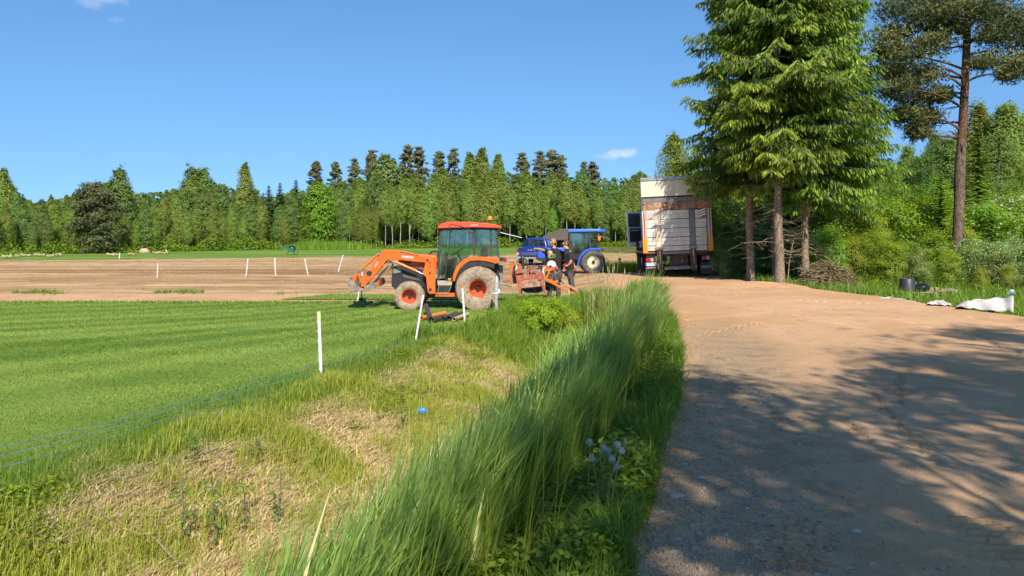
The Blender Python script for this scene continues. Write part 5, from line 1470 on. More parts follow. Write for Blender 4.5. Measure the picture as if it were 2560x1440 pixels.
b = MB(); b.prism(poly2([(530, 700), (700, 745), (735, 850), (720, 930), (640, 925), (630, 1090), (590, 1090), (550, 900)], 21.3), 21.28, 21.34); b.build('end_plate', M['red'], HV, bevel=.008)
b = MB(); b.prism(poly2([(525, 690), (700, 700), (720, 745), (620, 750), (530, 768)], 21.3), 21.22, 21.5); b.build('rust_cover', M['rustred'], HV, bevel=.01)
b = MB(); b.prism(poly2([(640, 930), (1140, 885), (1140, 1040), (650, 1085)], 21.25), 21.25, 21.28); b.build('front_board', pbr('dusty_red_board', (.38, .13, .075), .8, 0, .3, 7, .62, (.46, .36, .24), bump=.2), HV, bevel=.006, label='scuffed red front board caked with earth')
b = MB(); b.prism(poly2([(720, 862), (1170, 815), (1170, 852), (720, 900)], 21.35), 21.35, 21.6); b.build('hopper_rail', M['red'], HV, bevel=.008)
b = MB(); b.prism(poly2([(1030, 800), (1170, 815), (1175, 1040), (1100, 1040), (1095, 890), (1030, 890)], 21.22), 21.20, 21.245); b.build('end_bracket', M['red'], HV, bevel=.006)
b = MB(); b.prism(poly2([(650, 1095), (1140, 1050), (1160, 1150), (1000, 1190), (760, 1180), (660, 1120)], 21.6), 21.5, 22.2); b.build('under_body', M['chassis'], HV)
for pts, D in (([(610, 1080), (655, 1080), (650, 1240), (680, 1262), (600, 1268), (606, 1200)], 21.24), ([(1155, 1040), (1195, 1040), (1205, 1160), (1225, 1215), (1185, 1220), (1160, 1160)], 21.24), ([(640, 1050), (680, 1050), (675, 1200), (640, 1210)], 22.1)):
    b = MB(); b.prism(poly2(pts, D), D - .03, D + .03); b.build('stand_leg', M['rustred'], HV, bevel=.006)
# engine deck
eng = part_group('engine', HV)
b = MB(); b.prism(poly2([(785, 640), (815, 610), (1040, 590), (1130, 690), (1130, 790), (1040, 800), (830, 825), (785, 820)], 21.7), 21.62, 22.05); b.build('block', M['chassis'], eng, bevel=.02)
b = MB(); b.prism(poly2([(785, 660), (830, 655), (828, 780), (1040, 760), (1040, 715), (1130, 715), (1130, 800), (1030, 800), (1030, 810), (830, 826), (785, 820)], 21.55), 21.54, 21.6); b.build('engine_frame', M['red'], eng, bevel=.006)
b = MB(); b.prism(poly2([(800, 630), (1040, 595), (1046, 630), (805, 668)], 21.6), 21.56, 22.0); b.build('top_cover', M['red'], eng, bevel=.01)
b = MB()
for k in range(16):
    b.tube([P2(random.uniform(840, 1100), random.uniform(640, 770), 21.58), P2(random.uniform(840, 1100), random.uniform(640, 770), 21.57)], random.uniform(.008, .03), 7)
for k in range(5): b.lathe([(.045, 0), (.045, -.05), (.02, -.06), (.001, -.06)], P2(880 + 45 * k, 700 + 10 * math.sin(k * 2), 21.6), 'y', 12)
b.build('engine_fittings', M['muddy_steel'], eng)['kind'] = 'stuff'
b = MB(); b.box(P2(1085, 610, 21.7), (.12, .2, .14)); b.build('air_filter', M['black'], eng, bevel=.03)
b = MB(); b.prism(poly2([(590, 530), (650, 535), (660, 680), (600, 690)], 21.6), 21.6, 21.7); b.build('tall_red_plate', M['red'], HV, bevel=.006)
hz = MB()
for (a0, a1, a2) in [((680, 660), (700, 430), (630, 260)), ((700, 680), (710, 450), (600, 290)), ((800, 600), (740, 420), (560, 480)), ((820, 620), (750, 440), (700, 340)), ((900, 560), (760, 420), (640, 390)), ((560, 520), (600, 420), (680, 400)), ((700, 650), (680, 500), (690, 420)), ((980, 570), (900, 500), (760, 470))]:
    p, q_, e = P2(*a0, 21.8), P2(*a1, 21.85), P2(*a2, 21.8)
    hz.tube([p.lerp(q_, t) * (1 - t) + q_.lerp(e, t) * t for t in np.linspace(0, 1, 9)], .011, 5)
hz.build('hoses', M['black'], HV)['kind'] = 'stuff'
b = MB(); b.tube([P2(690, 640, 21.8), P2(690, 420, 21.8)], .02, 8); b.tube([P2(720, 640, 21.82), P2(716, 450, 21.82)], .016, 8); b.build('lever_posts', M['frame'], HV)['kind'] = 'stuff'
# orange arm, reel, belts
b = MB(); b.prism(poly2([(1180, 660), (1350, 645), (1350, 665), (1320, 690), (1240, 860), (1350, 940), (1700, 1120), (1935, 1215), (1905, 1255), (1680, 1165), (1190, 905), (1185, 870), (1270, 710), (1200, 700)], 21.28), 21.25, 21.34); b.build('conveyor_arm', M['orange_clean'], HV, bevel=.01)
b = MB(); b.prism(poly2([(1190, 910), (1240, 860), (1400, 930), (1480, 900), (1490, 960), (1420, 985), (1330, 960)], 21.5), 21.5, 21.58); b.build('arm_brace', M['orange'], HV, bevel=.008)
b = MB(); b.prism(poly2([(1480, 890), (1520, 880), (1660, 970), (1650, 1000), (1600, 990)], 21.9), 21.86, 21.94); b.build('belt_bracket', M['orange_clean'], HV, bevel=.008)
b = MB(); b.prism(poly2([(1560, 905), (1680, 975), (1965, 1130), (1960, 1165), (1670, 1020), (1550, 935)], 21.7), 21.42, 21.95); b.build('conveyor_belt', pbr('grey_belt', (.30, .25, .19), .8, 0, .2, 8, .3), HV, bevel=.01)
b = MB(); b.prism(poly2([(1640, 990), (1930, 1140), (1930, 1165), (1640, 1015)], 21.36), 21.37, 21.41); b.build('belt_rail', M['orange_clean'], HV)
rp_ = P2(1978, 1168, 21.5)
b = MB(); b.lathe([(.014, -.20), (.052, -.20), (.056, -.19), (.056, .30), (.052, .31), (.014, .31)], (rp_.x, 21.5, rp_.z), 'y', 24); ro = b.build('end_roller', M['tyre_dark'], HV, 30)
MB().lathe([(.030, -.205), (.001, -.205)], (rp_.x, 21.5, rp_.z), 'y', 16).build('roller_cap', M['steel'], ro)
b = MB(); b.prism(poly2([(1700, 1130), (1745, 1100), (1755, 1190), (1710, 1200)], 21.22), 21.21, 21.245); b.build('arm_bracket', M['galv'], HV, bevel=.006)
b = MB(); b.prism(poly2([(1180, 640), (1195, 580), (1260, 575), (1340, 600), (1460, 575), (1480, 620), (1475, 690), (1440, 660), (1350, 700), (1200, 690)], 21.75), 21.6, 22.0); b.build('reel_bracket', M['red'], HV, bevel=.02)
b = MB(); rc = P2(1390, 780, 21.8); b.lathe([(.001, -.15), (.22, -.15), (.235, -.12), (.235, .15), (.22, .17), (.001, .17)], (rc.x, 21.8, rc.z), 'y', 26); b.build('belt_reel', M['chassis'], HV, 30)
b = MB()
for k in range(10):
    a = random.random() * 6.28; b.tube([(rc.x + .05 * math.cos(a), 21.63, rc.z + .05 * math.sin(a)), (rc.x + .2 * math.cos(a + .5), 21.62, rc.z + .2 * math.sin(a + .5))], .012, 6)
b.tube([P2(1430, 690, 21.6), P2(1400, 780, 21.58), P2(1440, 850, 21.6)], .014, 6); b.build('reel_rods', M['steel'], HV)['kind'] = 'stuff'
b = MB(); b.tube([P2(1170, 770, 21.6), P2(1145, 700, 21.6), P2(1165, 640, 21.6), P2(1200, 610, 21.6)], .018, 7); b.build('curved_pipe', M['white'], HV)
for cx in (1310, 1360):
    b = MB(); b.tube([P2(cx, 960, 21.7), P2(cx + 15, 1150, 21.7)], .014, 7); b.build('cutter_rod', M['steel'], HV)
b = MB(); b.prism(poly2([(1200, 930), (1320, 990), (1480, 1010), (1440, 1150), (1210, 1130)], 21.9), 21.8, 22.2); b.build('cutter_head', M['chassis'], HV, bevel=.02)
# white canister on the reel
pc = P2(1335, 560, 21.75)
CN_ = empty('white_canister', (pc.x, 21.75, pc.z - .12), 'round white plastic canister lying on the red reel bracket', 'canister')
b = MB(); b.lathe([(.001, -.13), (.09, -.13), (.125, -.10), (.135, 0), (.125, .10), (.09, .13), (.001, .13)], (pc.x, 21.75, pc.z - .012), 'y', 24); b.build('body', M['white'], CN_, 50)
b = MB(); b.lathe([(.035, -.135), (.035, -.16), (.001, -.16)], (pc.x - .03, 21.75, pc.z - .03), 'y', 14); b.build('cap', M['black'], CN_)

# ---- blue tractor
def c4(cx, cy, D): p = U(1380 + cx / 9.6, 560 + cy / 9.6, D); return (p.x, p.z)
def poly4(pts, D): return [c4(x, y, D) for x, y in pts]
def P4(cx, cy, D): return U(1380 + cx / 9.6, 560 + cy / 9.6, D)
BD = 38.0
bz = gz(P4(990, 1290, BD).x, BD)
BT = empty('tractor', (P4(990, 1290, BD).x, BD + .6, bz), 'blue tractor with pale wheel rims standing on the sandy yard', 'tractor', 'tractors')
bc_ = P4(990, 1015, BD)
bw = bz + .585
wheel(BT, (bc_.x, BD + .05, bw), .59, .42, .31, M['tyre_grey'], M['rim_cream'], -1, 44, 5, .016, dish=.22)
wheel(BT, (bc_.x, BD + 1.25, bw), .59, .42, .31, M['tyre_grey'], M['rim_cream'], 1, 44, 5, .016, dish=.72)
wheel(BT, (bc_.x - 1.85, BD + .12, bz + .38), .385, .30, .2, M['tyre_grey'], M['rim_cream'], -1, 36, 4, .014, dish=.7)
wheel(BT, (bc_.x - 1.85, BD + 1.18, bz + .38), .385, .30, .2, M['tyre_grey'], M['rim_cream'], 1, 36, 4, .014, dish=.7)
z0 = bz
b = MB(); b.bb(bc_.x - 2.2, bc_.x + .35, BD + .45, BD + .85, z0 + .4, z0 + .75); b.bb(bc_.x - .1, bc_.x + .1, BD + .1, BD + 1.2, z0 + .5, z0 + .68); b.bb(bc_.x - 1.92, bc_.x - 1.78, BD + .1, BD + 1.2, z0 + .3, z0 + .46); b.build('chassis', M['black'], BT, bevel=.01)['kind'] = 'stuff'
hx0, hx1 = P4(-330, 0, BD + .3).x, P4(420, 0, BD + .3).x
zt = P4(0, 575, BD + .3).z
b = MB(); b.prism([(hx0, z0 + .75), (hx0 - .06, z0 + .95), (hx0 + .05, zt - .12), (hx0 + .3, zt - .03), (hx1, zt + .05), (hx1, z0 + .75)], BD + .36, BD + .94); hd = b.build('hood', M['blue'], BT, bevel=.05)
b = MB(); b.prism([(hx0 + .1, z0 + .62), (hx0 - .1, z0 + .7), (hx0 - .08, z0 + .95), (hx0 + .12, z0 + .98), (hx1 - .3, z0 + .8), (hx1 - .3, z0 + .6)], BD + .37, BD + .93); b.build('grille', M['black'], BT, bevel=.02)
lettering('NEW HOLLAND', hd, (hx1 - .42, BD + .354, zt - .16), .10, (R(90), 0, 0), M['white_print'])
b = MB(); b.prism(poly4([(378, 192), (395, 150), (430, 124), (900, 117), (1265, 118), (1312, 158), (1322, 190), (1270, 203), (1060, 186), (700, 196), (420, 202)], BD), BD - .02, BD + 1.22); rf = b.build('cab_roof', M['blue_roof'], BT, bevel=.04)
b = MB(); b.prism(poly4([(440, 205), (1060, 192), (1200, 205), (1180, 235), (1060, 225), (900, 228), (450, 222)], BD), BD + .05, BD + 1.15); b.build('roof_lining', M['black'], rf)
for D, dd in ((BD + .10, .05), (BD + 1.06, .05)):
    def pl(pts, nm): return MB().prism(poly4(pts, BD), D, D + dd).build(nm, M['frame'], BT, bevel=.006)
    pl([(430, 220), (452, 220), (440, 520), (480, 700), (460, 720), (415, 520)], 'front_pillar'); pl([(885, 235), (930, 235), (945, 590), (905, 590)], 'middle_pillar'); pl([(1088, 225), (1118, 225), (1142, 560), (1112, 560)], 'rear_pillar')
    b = MB(); b.prism(poly4([(450, 220), (890, 228), (908, 580), (820, 620), (700, 720), (620, 860), (540, 860), (480, 700), (440, 520)], BD), D + .02, D + .026); b.build('door_glass', M['glass'], BT)
    b = MB(); b.prism(poly4([(925, 235), (1090, 228), (1114, 570), (945, 585)], BD), D + .02, D + .026); b.build('rear_glass', M['glass'], BT)
b = MB(); b.prism(poly4([(530, 500), (720, 600), (860, 610), (700, 740), (640, 860), (560, 860), (520, 640)], BD), BD + .4, BD + .9); b.build('dashboard', M['black'], BT, bevel=.03)
b = MB(); b.prism(poly4([(800, 600), (960, 600), (970, 400), (930, 395), (900, 560), (800, 560)], BD), BD + .4, BD + .85); b.build('seat', M['black'], BT, bevel=.04)
for D in (BD - .16, BD + 1.03):
    o1 = [(598, 1010), (610, 900), (640, 800), (700, 700), (780, 630), (870, 592), (960, 582), (1140, 582), (1205, 605)]; i1 = [(1150, 640), (1140, 625), (980, 628), (880, 640), (790, 690), (710, 775), (655, 880), (632, 1010)]
    b = MB(); b.prism(poly4(o1 + i1, BD), D, D + .36); b.build('fender', M['blue'], BT, bevel=.012)
    b = MB(); b.prism(poly4([(1140, 632), (985, 634), (885, 646), (800, 695), (722, 780), (668, 880), (645, 1010), (720, 1000), (760, 880), (840, 790), (950, 740), (1120, 740)], BD), D + .04, D + .34); b.build('inner_fender', M['black'], BT)
b = MB(); b.prism(poly4([(600, 860), (1150, 640), (1160, 900), (1000, 1040), (620, 1020)], BD), BD + .42, BD + .86); b.build('rear_housing', M['black'], BT)
b = MB(); b.prism(poly4([(1160, 575), (1225, 590), (1245, 630), (1200, 640)], BD), BD - .05, BD + .12); b.build('rear_lamp', M['lamp_red'], BT, bevel=.02)
b = MB(); p = P4(1136, 345, BD); b.lathe([(.03, -.11), (.07, -.10), (.075, 0), (.06, .10), (.02, .12)], (p.x, BD + .02, p.z), 'z', 16); b.build('amber_lamp', M['amber'], BT)
e0, e1 = P4(1110, 262, BD), P4(1430, 350, BD)
b = MB(); b.prism([(e0.x, e0.z), (e1.x, e1.z), (e1.x, e1.z - .03), (e0.x, e0.z - .03)], BD + .2, BD + 1.0); b.build('rear_window', pbr('window_edge_grey', (.42, .42, .38), .25, 0, .1), BT)
b = MB(); b.tube([P4(1200, 1050, BD + .5), P4(1340, 1080, BD + .5), P4(1430, 1050, BD + .5)], .035, 8); b.tube([P4(1220, 1000, BD + .8), P4(1400, 1090, BD + .8)], .03, 8); b.build('hitch_arms', M['muddy_steel'], BT)['kind'] = 'stuff'
b = MB(); b.tube([P4(1210, 830, BD + .3), P4(1310, 820, BD + .3), P4(1350, 900, BD + .3), P4(1330, 980, BD + .3), P4(1270, 1000, BD + .3)], .012, 6); b.build('yellow_hose', pbr('yellow_hose', (.6, .42, .12), .6), BT)
# drag blade lying behind the blue tractor
DD = 35.5
zg = gz(P4(1650, 1200, DD).x, DD)
DB = empty('drag_blade', (P4(1650, 1200, DD).x, DD, zg), 'red drawbar frame with upright arm lying between blue tractor and truck', 'implement')
b = MB(); b.bb(P4(1470, 0, DD).x, P4(1640, 0, DD).x, DD - .25, DD + .25, zg, zg + .16); b.bb(P4(1480, 0, DD).x, P4(1620, 0, DD).x, DD - .2, DD + .2, zg + .17, zg + .24); b.build('base_frame', M['rustred'], DB, bevel=.02)
b = MB(); b.prism([(P4(1690, 0, DD).x, zg), (P4(1735, 0, DD).x, zg), (P4(1700, 0, DD).x, zg + .35), (P4(1640, 0, DD).x, zg + .62), (P4(1610, 0, DD).x, zg + .62)], DD - .05, DD + .02); b.build('upright_arm', M['muddy_steel'], DB, bevel=.01)
b = MB(); b.lathe([(.05, -.04), (.07, 0), (.05, .04), (.001, .04)], (P4(1622, 0, DD).x, DD, zg + .66), 'y', 14); b.build('knob', M['frame'], DB)
DM = 34.0
zg = gz(5.3, DM)
b = MB()
for i in range(7):
    pass
b.prism([(4.35, zg + .01), (5.9, zg + .02), (5.95, zg + .09), (5.2, zg + .13), (4.5, zg + .10)], DM - .6, DM + .5)  # low flat black plate on the ground next to the truck
o = b.build('black_plate', pbr('flat_black_surface', (.03, .032, .038), .5, 0, .2, 4), smooth=30, bevel=.02); tag(o, 'flat black plate on the ground beside the truck', 'sheet')

# ------------------------------------------------------------------ the parked box truck (local: x right, y forward, z up; rear face at y=0)
tx_, ty_ = 6.10, 28.0
TK = empty('truck', (tx_, ty_, gz(tx_, ty_)), 'old white box truck with rusty tail lift parked under the spruces', 'truck', rot=(0, R(-2.6), R(-9.4)))
def tk(mb, name, mat, par=TK, **kw): return mb.build(name, mat, par, local=True, **kw)
BX = 1.235
b = MB(); b.bb(-BX, BX, .06, 6.2, .98, 3.60); tk(b, 'box_body', M['truck_white'], bevel=.015)
b = MB(); b.bb(-BX - .012, BX + .012, -.02, 6.25, 3.56, 3.69); rail = tk(b, 'roof_rail', M['alu'], bevel=.012)
for k in range(9):
    x = random.uniform(-.9, 1.1); s = random.uniform(.014, .03); tk(MB().bb(x - s, x + s, -.032, -.022, 3.61, 3.61 + s * 1.2), 'rail_hole', M['ink'], rail)
tk(MB().bb(-BX + .03, -BX + .36, -.03, -.021, 3.60, 3.635), 'rail_clip', M['steel'], rail)
tk(MB().bb(-BX, BX, -.005, .058, 2.98, 3.545), 'upper_panel', M['truck_cream'], bevel=.006)
tk(MB().bb(-BX, BX, .025, .058, 2.925, 2.975), 'panel_gap', M['ink'])
tk(MB().bb(-BX + .02, BX - .02, -.012, .056, 2.76, 2.922), 'shadowed_strip', M['truck_grey'], bevel=.006)  # shadow on this strip is painted in as grey
tk(MB().bb(-BX + .03, BX - .03, -.03, .054, 2.47, 2.757), 'rust_panel', M['rust'], bevel=.008, label='rust streaked board across the tail lift')
lift = bpy.data.objects.new('tail_lift', None); C.objects.link(lift); lift.parent = TK; lift['label'] = 'folded tail lift platform of white boards'
zs = [2.465, 2.135, 1.805, 1.475, 1.165, .975]
for (x0, x1, off) in ((-1.10, -.785, .02), (-.575, .435, 0), (.65, 1.04, -.02)):
    for a, c in zip(zs[:-1], zs[1:]):
        h = (a - c)
        tk(MB().bb(x0, x1, -.055, .05, c + off + h * .5 + .003, a + off - .016), 'board', M['truck_white'], lift, bevel=.006)
        tk(MB().bb(x0, x1, -.051, .05, c + off + .004, c + off + h * .5 - .001), 'board', M['truck_white'], lift, bevel=.004)
tk(MB().bb(-1.12, 1.06, .02, .052, .96, 2.46), 'backing', M['ink'], lift)
tk(MB().bb(-.775, -.585, -.065, .05, 1.05, 2.50), 'upright', pbr('rusty_white_post', (.60, .52, .40), .6, 0, .15, 5, .5, (.45, .24, .11)), lift, bevel=.006)
tk(MB().bb(.445, .64, -.075, .05, 1.12, 2.47), 'upright', M['truck_grey'], lift, bevel=.006)
tk(MB().bb(-.60, .47, -.07, .04, .855, .955), 'lower_bar', M['truck_grey'], lift, bevel=.01)
st = tk(MB().bb(-.18, .12, -.062, -.056, 1.36, 1.455), 'sticker', M['white_print'], lift)
for (x0, x1, z0, z1) in ((-.18, .12, 1.445, 1.455), (-.18, .12, 1.36, 1.37), (-.18, -.17, 1.371, 1.444), (.11, .12, 1.371, 1.444), (-.12, .06, 1.395, 1.41)):
    tk(MB().bb(x0, x1, -.066, -.063, z0, z1), 'sticker_line', M['red_clean'], st)
tk(MB().bb(.83, 1.0, -.064, -.058, 1.44, 1.56), 'yellow_sticker', pbr('yellow_sticker', (.72, .46, .10), .5), lift)
for (x0, x1, z0, z1, nm) in ((-1.09, -.87, 2.14, 2.42, 0), (.79, 1.04, 2.13, 2.44, 1)):
    h = tk(MB().bb(x0, x1, -.068, -.060, z0, z1), 'hatched_sign', pbr('faded_red_sign', (.40, .17, .13), .6, 0, .2, 8, .3, (.5, .4, .32)), lift)
    for k in range(3):
        t0 = z0 + (z1 - z0) * (.08 + .3 * k)
        mb = MB(); mb.prism([(x0 + .01, t0), (x1 - .01, t0 + .10), (x1 - .01, t0 + .14), (x0 + .01, t0 + .04)], -.0715, -.069); tk(mb, 'white_bar', M['white_print'], h)
for s in (-1, 1):
    xo = s * 1.17
    mk_ = bpy.data.objects.new('corner_post', None); C.objects.link(mk_); mk_.parent = TK
    tk(MB().bb(xo - .065, xo + .065, -.035, .057, .95, 2.46), 'post_rail', M['truck_white'], mk_, bevel=.005)
    tk(MB().bb(xo - .025, xo + .030, -.040, -.036, 1.44, 2.44), 'red_stripe', pbr('faded_red_tape', (.48, .06, .035), .5), mk_)
    tk(MB().bb(xo - .085, xo + .085, -.058, -.041, .92, 1.46), 'orange_marker', M['reflect_orange'], mk_, bevel=.008)
for x in (-.66, .54):
    a = bpy.data.objects.new('lift_arm', None); C.objects.link(a); a.parent = TK
    tk(MB().bb(x - .11, x - .03, -.10, .10, .30, 1.08), 'arm_plate', M['chassis'], a, bevel=.01); tk(MB().bb(x + .03, x + .10, -.09, .10, .22, 1.02), 'arm_plate', M['chassis'], a, bevel=.01)
    tk(MB().tube([(x, -.12, 1.0), (x + .01, -.02, .5), (x, .2, .2)], .035, 10), 'ram', M['steel'], a)
    tk(MB().bb(x - .14, x + .13, -.13, -.06, 1.02, 1.14), 'hinge', M['muddy_steel'], a, bevel=.012)
tk(MB().bb(-1.15, 1.15, .12, 6.4, .78, .955), 'floor_frame', M['chassis'])
tk(MB().bb(-BX, BX, .0, .12, .90, .965), 'rear_sill', M['rustred'], bevel=.006)
for x in (-.45, .45): tk(MB().bb(x - .05, x + .05, .3, 8.2, .55, .775), 'chassis_rail', M['chassis'])
tk(MB().bb(-.52, .50, .05, .16, .28, .40), 'bumper_bar', M['truck_grey'], bevel=.012); tk(MB().bb(.78, 1.16, .05, .16, .28, .40), 'bumper_bar', M['truck_grey'], bevel=.012); tk(MB().bb(-1.16, -.80, .05, .16, .34, .43), 'bumper_bar', M['truck_grey'], bevel=.012)
for s in (-1, 1):
    tl = bpy.data.objects.new('tail_light', None); C.objects.link(tl); tl.parent = TK
    x0 = s * 1.0
    tk(MB().bb(x0 - .18, x0 + .18, .04, .12, .59, .75), 'housing', M['black'], tl, bevel=.01)
    tk(MB().bb(x0 - .17, x0 + .0, .022, .045, .605, .735), 'lens', M['lamp_red'], tl, bevel=.006); tk(MB().bb(x0 + .005, x0 + .10, .022, .045, .605, .735), 'lens', pbr('clear_lens', (.5, .42, .4), .2), tl, bevel=.006)
pl_ = tk(MB().bb(-1.20, -.72, .02, .035, .455, .565), 'number_plate', M['plate'])
tk(MB().bb(-1.198, -1.15, .012, .019, .457, .563), 'country_band', M['eu_blue'], pl_)
lettering('732 TBG', pl_, (-.93, .016, .51), .105, (R(90), 0, 0), M['ink'], 'plate_lettering', world=False)
tk(MB().bb(-.30, .35, .2, .3, .35, .80), 'cross_member', M['chassis']); tk(MB().lathe([(.05, 0), (.05, -.06), (.001, -.06)], (.15, .2, .58), 'y', 12), 'tow_pin', M['rustred'])
for s in (-1, 1): tk(MB().bb(s * 1.0 - .21, s * 1.0 + .21, .30, .325, .08, .50), 'mud_flap', pbr('grey_mud_flap', (.09, .085, .08), .8, 0, .2, 6, .4, (.2, .16, .12)))
for s in (-1, 1):
    for yy in (1.25, 2.3, 7.3):
        g = wheel(TK, (s * 1.0, yy, .46), .48, .34, .26, M['tyre_dark'], M['truck_grey'], -1, 30, 3, .014, local=True)
        g.rotation_euler = (0, 0, 0)
        # turn the wheel to roll along y
        piv = Vector((s * 1.0, yy, .46)); mt = Matrix.Translation(piv) @ Matrix.Rotation(R(-90 * s), 4, 'Z') @ Matrix.Translation(-piv)
        g.matrix_basis = mt
b = MB(); b.bb(-1.2, 1.2, 6.5, 8.3, .75, 2.75); cabm = tk(b, 'cab', pbr('white_cab_paint', (.70, .70, .68), .35, 0, .06, 3, .2), bevel=.08)
tk(MB().bb(-1.0, 1.0, 8.29, 8.31, 1.75, 2.55), 'windscreen', M['glass_dark'], cabm)
# open driver door, hinged at the front corner
dr = bpy.data.objects.new('cab_door', None); C.objects.link(dr); dr.parent = TK; dr.location = (-1.26, 7.9, 0); dr.rotation_euler = (0, 0, R(-38)); dr['label'] = 'open white driver door with dark window frame'
b = MB(); b.bb(0, .06, -.02, .02, 0, 0); 
dw = pbr('white_door_paint', (.72, .72, .70), .35, 0, .06, 3, .15)
for (y0, y1, z0, z1, nm, mt) in ((-.02, .05, 1.25, 2.68, 'door_post', dw), (.97, 1.03, 1.25, 2.68, 'door_post', dw), (.05, .97, 2.62, 2.68, 'door_top', dw)):
    tk(MB().bb(-.03, .03, -y0, -y1, z0, z1), nm, mt, dr, bevel=.01)
tk(MB().bb(-.03, .03, -.05, -.97, 1.25, 1.98), 'door_panel', dw, dr, bevel=.01)
tk(MB().bb(-.055, -.031, -.1, -.92, 1.30, 1.94), 'door_lining', M['black'], dr, bevel=.02); tk(MB().bb(.031, .05, -.1, -.92, 1.30, 1.94), 'door_lining', M['black'], dr, bevel=.02)
tk(MB().bb(-.075, -.056, -.2, -.85, 1.72, 1.80), 'arm_rest', M['alu'], dr); tk(MB().bb(.051, .07, -.2, -.85, 1.80, 1.86), 'arm_rest', M['alu'], dr)
tk(MB().bb(-.006, .006, -.05, -.97, 1.98, 2.62), 'door_window', M['glass'], dr)
tk(MB().bb(-.05, .06, -.3, -1.0, 1.10, 1.24), 'step_panel', dw, dr, bevel=.03)

# ------------------------------------------------------------------ blue pickup (local: y forward)
PKD = 50.0; pkx = U(1325, 660, PKD).x
PK = empty('pickup_truck', (pkx, PKD, gz(pkx, PKD)), 'dark blue pickup truck parked tail first behind the pointing man', 'pickup', rz=R(-13))
def pk(mb, name, mat, par=PK, **kw): return mb.build(name, mat, par, local=True, **kw)
def loft(secs):
    """closed tube through sections of equal point count"""
    b = MB(); n = len(secs[0]); vs = [p for s_ in secs for p in s_]; fs = [tuple(range(n - 1, -1, -1)), tuple((len(secs) - 1) * n + k for k in range(n))]
    for i in range(len(secs) - 1):
        for k in range(n): fs.append((i * n + k, i * n + (k + 1) % n, (i + 1) * n + (k + 1) % n, (i + 1) * n + k))
    return b.add(vs, fs)
def bodysec(y, w_, zb, zt, tuck=.04): return [(-w_ + tuck, y, zb), (w_ - tuck, y, zb), (w_, y, zb + .25), (w_, y, zt - .18), (w_ - .06, y, zt), (-w_ + .06, y, zt), (-w_, y, zt - .18), (-w_, y, zb + .25)]
pk(loft([bodysec(.02, .90, .58, 1.16), bodysec(.15, .925, .5, 1.20), bodysec(1.7, .93, .45, 1.20), bodysec(3.7, .93, .45, 1.18), bodysec(4.6, .92, .48, 1.12), bodysec(5.15, .86, .52, 1.02), bodysec(5.25, .78, .55, .95)]), 'body', M['pickup'], smooth=50)
def cabsec(y, wb, wt, zt): return [(-wb, y, 1.15), (wb, y, 1.15), (wb - .03, y, 1.3), (wt, y, zt - .07), (wt - .1, y, zt), (-wt + .1, y, zt), (-wt, y, zt - .07), (-wb + .03, y, 1.3)]
cb = pk(loft([cabsec(1.62, .86, .80, 1.22), cabsec(1.85, .86, .70, 1.80), cabsec(2.3, .87, .69, 1.84), cabsec(3.2, .87, .69, 1.82), cabsec(4.05, .86, .78, 1.20)]), 'cab', M['pickup'], smooth=50)
# rear window and side windows lie just proud of the cab skin
def quad(ps): return MB().add(ps, [(0, 1, 2, 3)])
def rearq(x, t, o=-.02): return (x, 1.62 + (1.85 - 1.62) * t + o, 1.22 + (1.80 - 1.22) * t)
pk(quad([rearq(-.70, .16), rearq(.70, .16), rearq(.58, .82), rearq(-.58, .82)]), 'rear_window', M['glass_dark'], cb, smooth=0)
for s in (-1, 1):
    pk(quad([(s * .872, 1.95, 1.28), (s * .872, 2.75, 1.28), (s * .745, 2.75, 1.70), (s * .735, 2.05, 1.70)]), 'side_window', M['glass_dark'], cb, smooth=0)
    pk(quad([(s * .872, 2.85, 1.28), (s * .872, 3.6, 1.28), (s * .75, 3.3, 1.68), (s * .745, 2.85, 1.70)]), 'side_window', M['glass_dark'], cb, smooth=0)
tg = pk(MB().bb(-.74, .74, -.015, .03, .70, 1.16), 'tailgate', M['pickup'], bevel=.015)
pk(MB().bb(-.74, .74, -.019, -.0155, .70, .93), 'lower_panel', pbr('dusty_blue_panel', (.06, .075, .20), .4, .1, .1, 3, .3, (.24, .21, .24)), tg)
pk(MB().bb(-.16, .16, -.04, -.016, 1.02, 1.09), 'handle', M['chrome'], tg, bevel=.012)
for s in (-1, 1):
    t_ = bpy.data.objects.new('tail_light', None); C.objects.link(t_); t_.parent = PK
    pk(MB().bb(s * .76, s * .90, -.03, .12, .90, 1.14), 'red_lens', M['lamp_red'], t_, bevel=.02); pk(MB().bb(s * .76, s * .90, -.028, .12, .70, .895), 'clear_lens', pbr('pale_lens', (.55, .42, .42), .25), t_, bevel=.02)
pk(MB().bb(-.90, .90, -.16, .04, .48, .64), 'bumper', pbr('chrome_bumper', (.62, .62, .60), .25, .7, .1, 4, .2), bevel=.03); pk(MB().bb(-.45, .45, -.18, -.05, .60, .665), 'bumper_step', M['black'], bevel=.01)
for s in (-1, 1):
    for yy in (1.05, 4.2):
        g = wheel(PK, (s * .80, yy, .37), .375, .25, .23, M['tyre_dark'], M['alu'], -1, 28, 3, .010, local=True)
        piv = Vector((s * .80, yy, .37)); g.matrix_basis = Matrix.Translation(piv) @ Matrix.Rotation(R(90 * s), 4, 'Z') @ Matrix.Translation(-piv)
    pk(MB().bb(s * .95, s * 1.12, 3.55, 3.68, 1.18, 1.36), 'mirror', M['pickup'], bevel=.03)

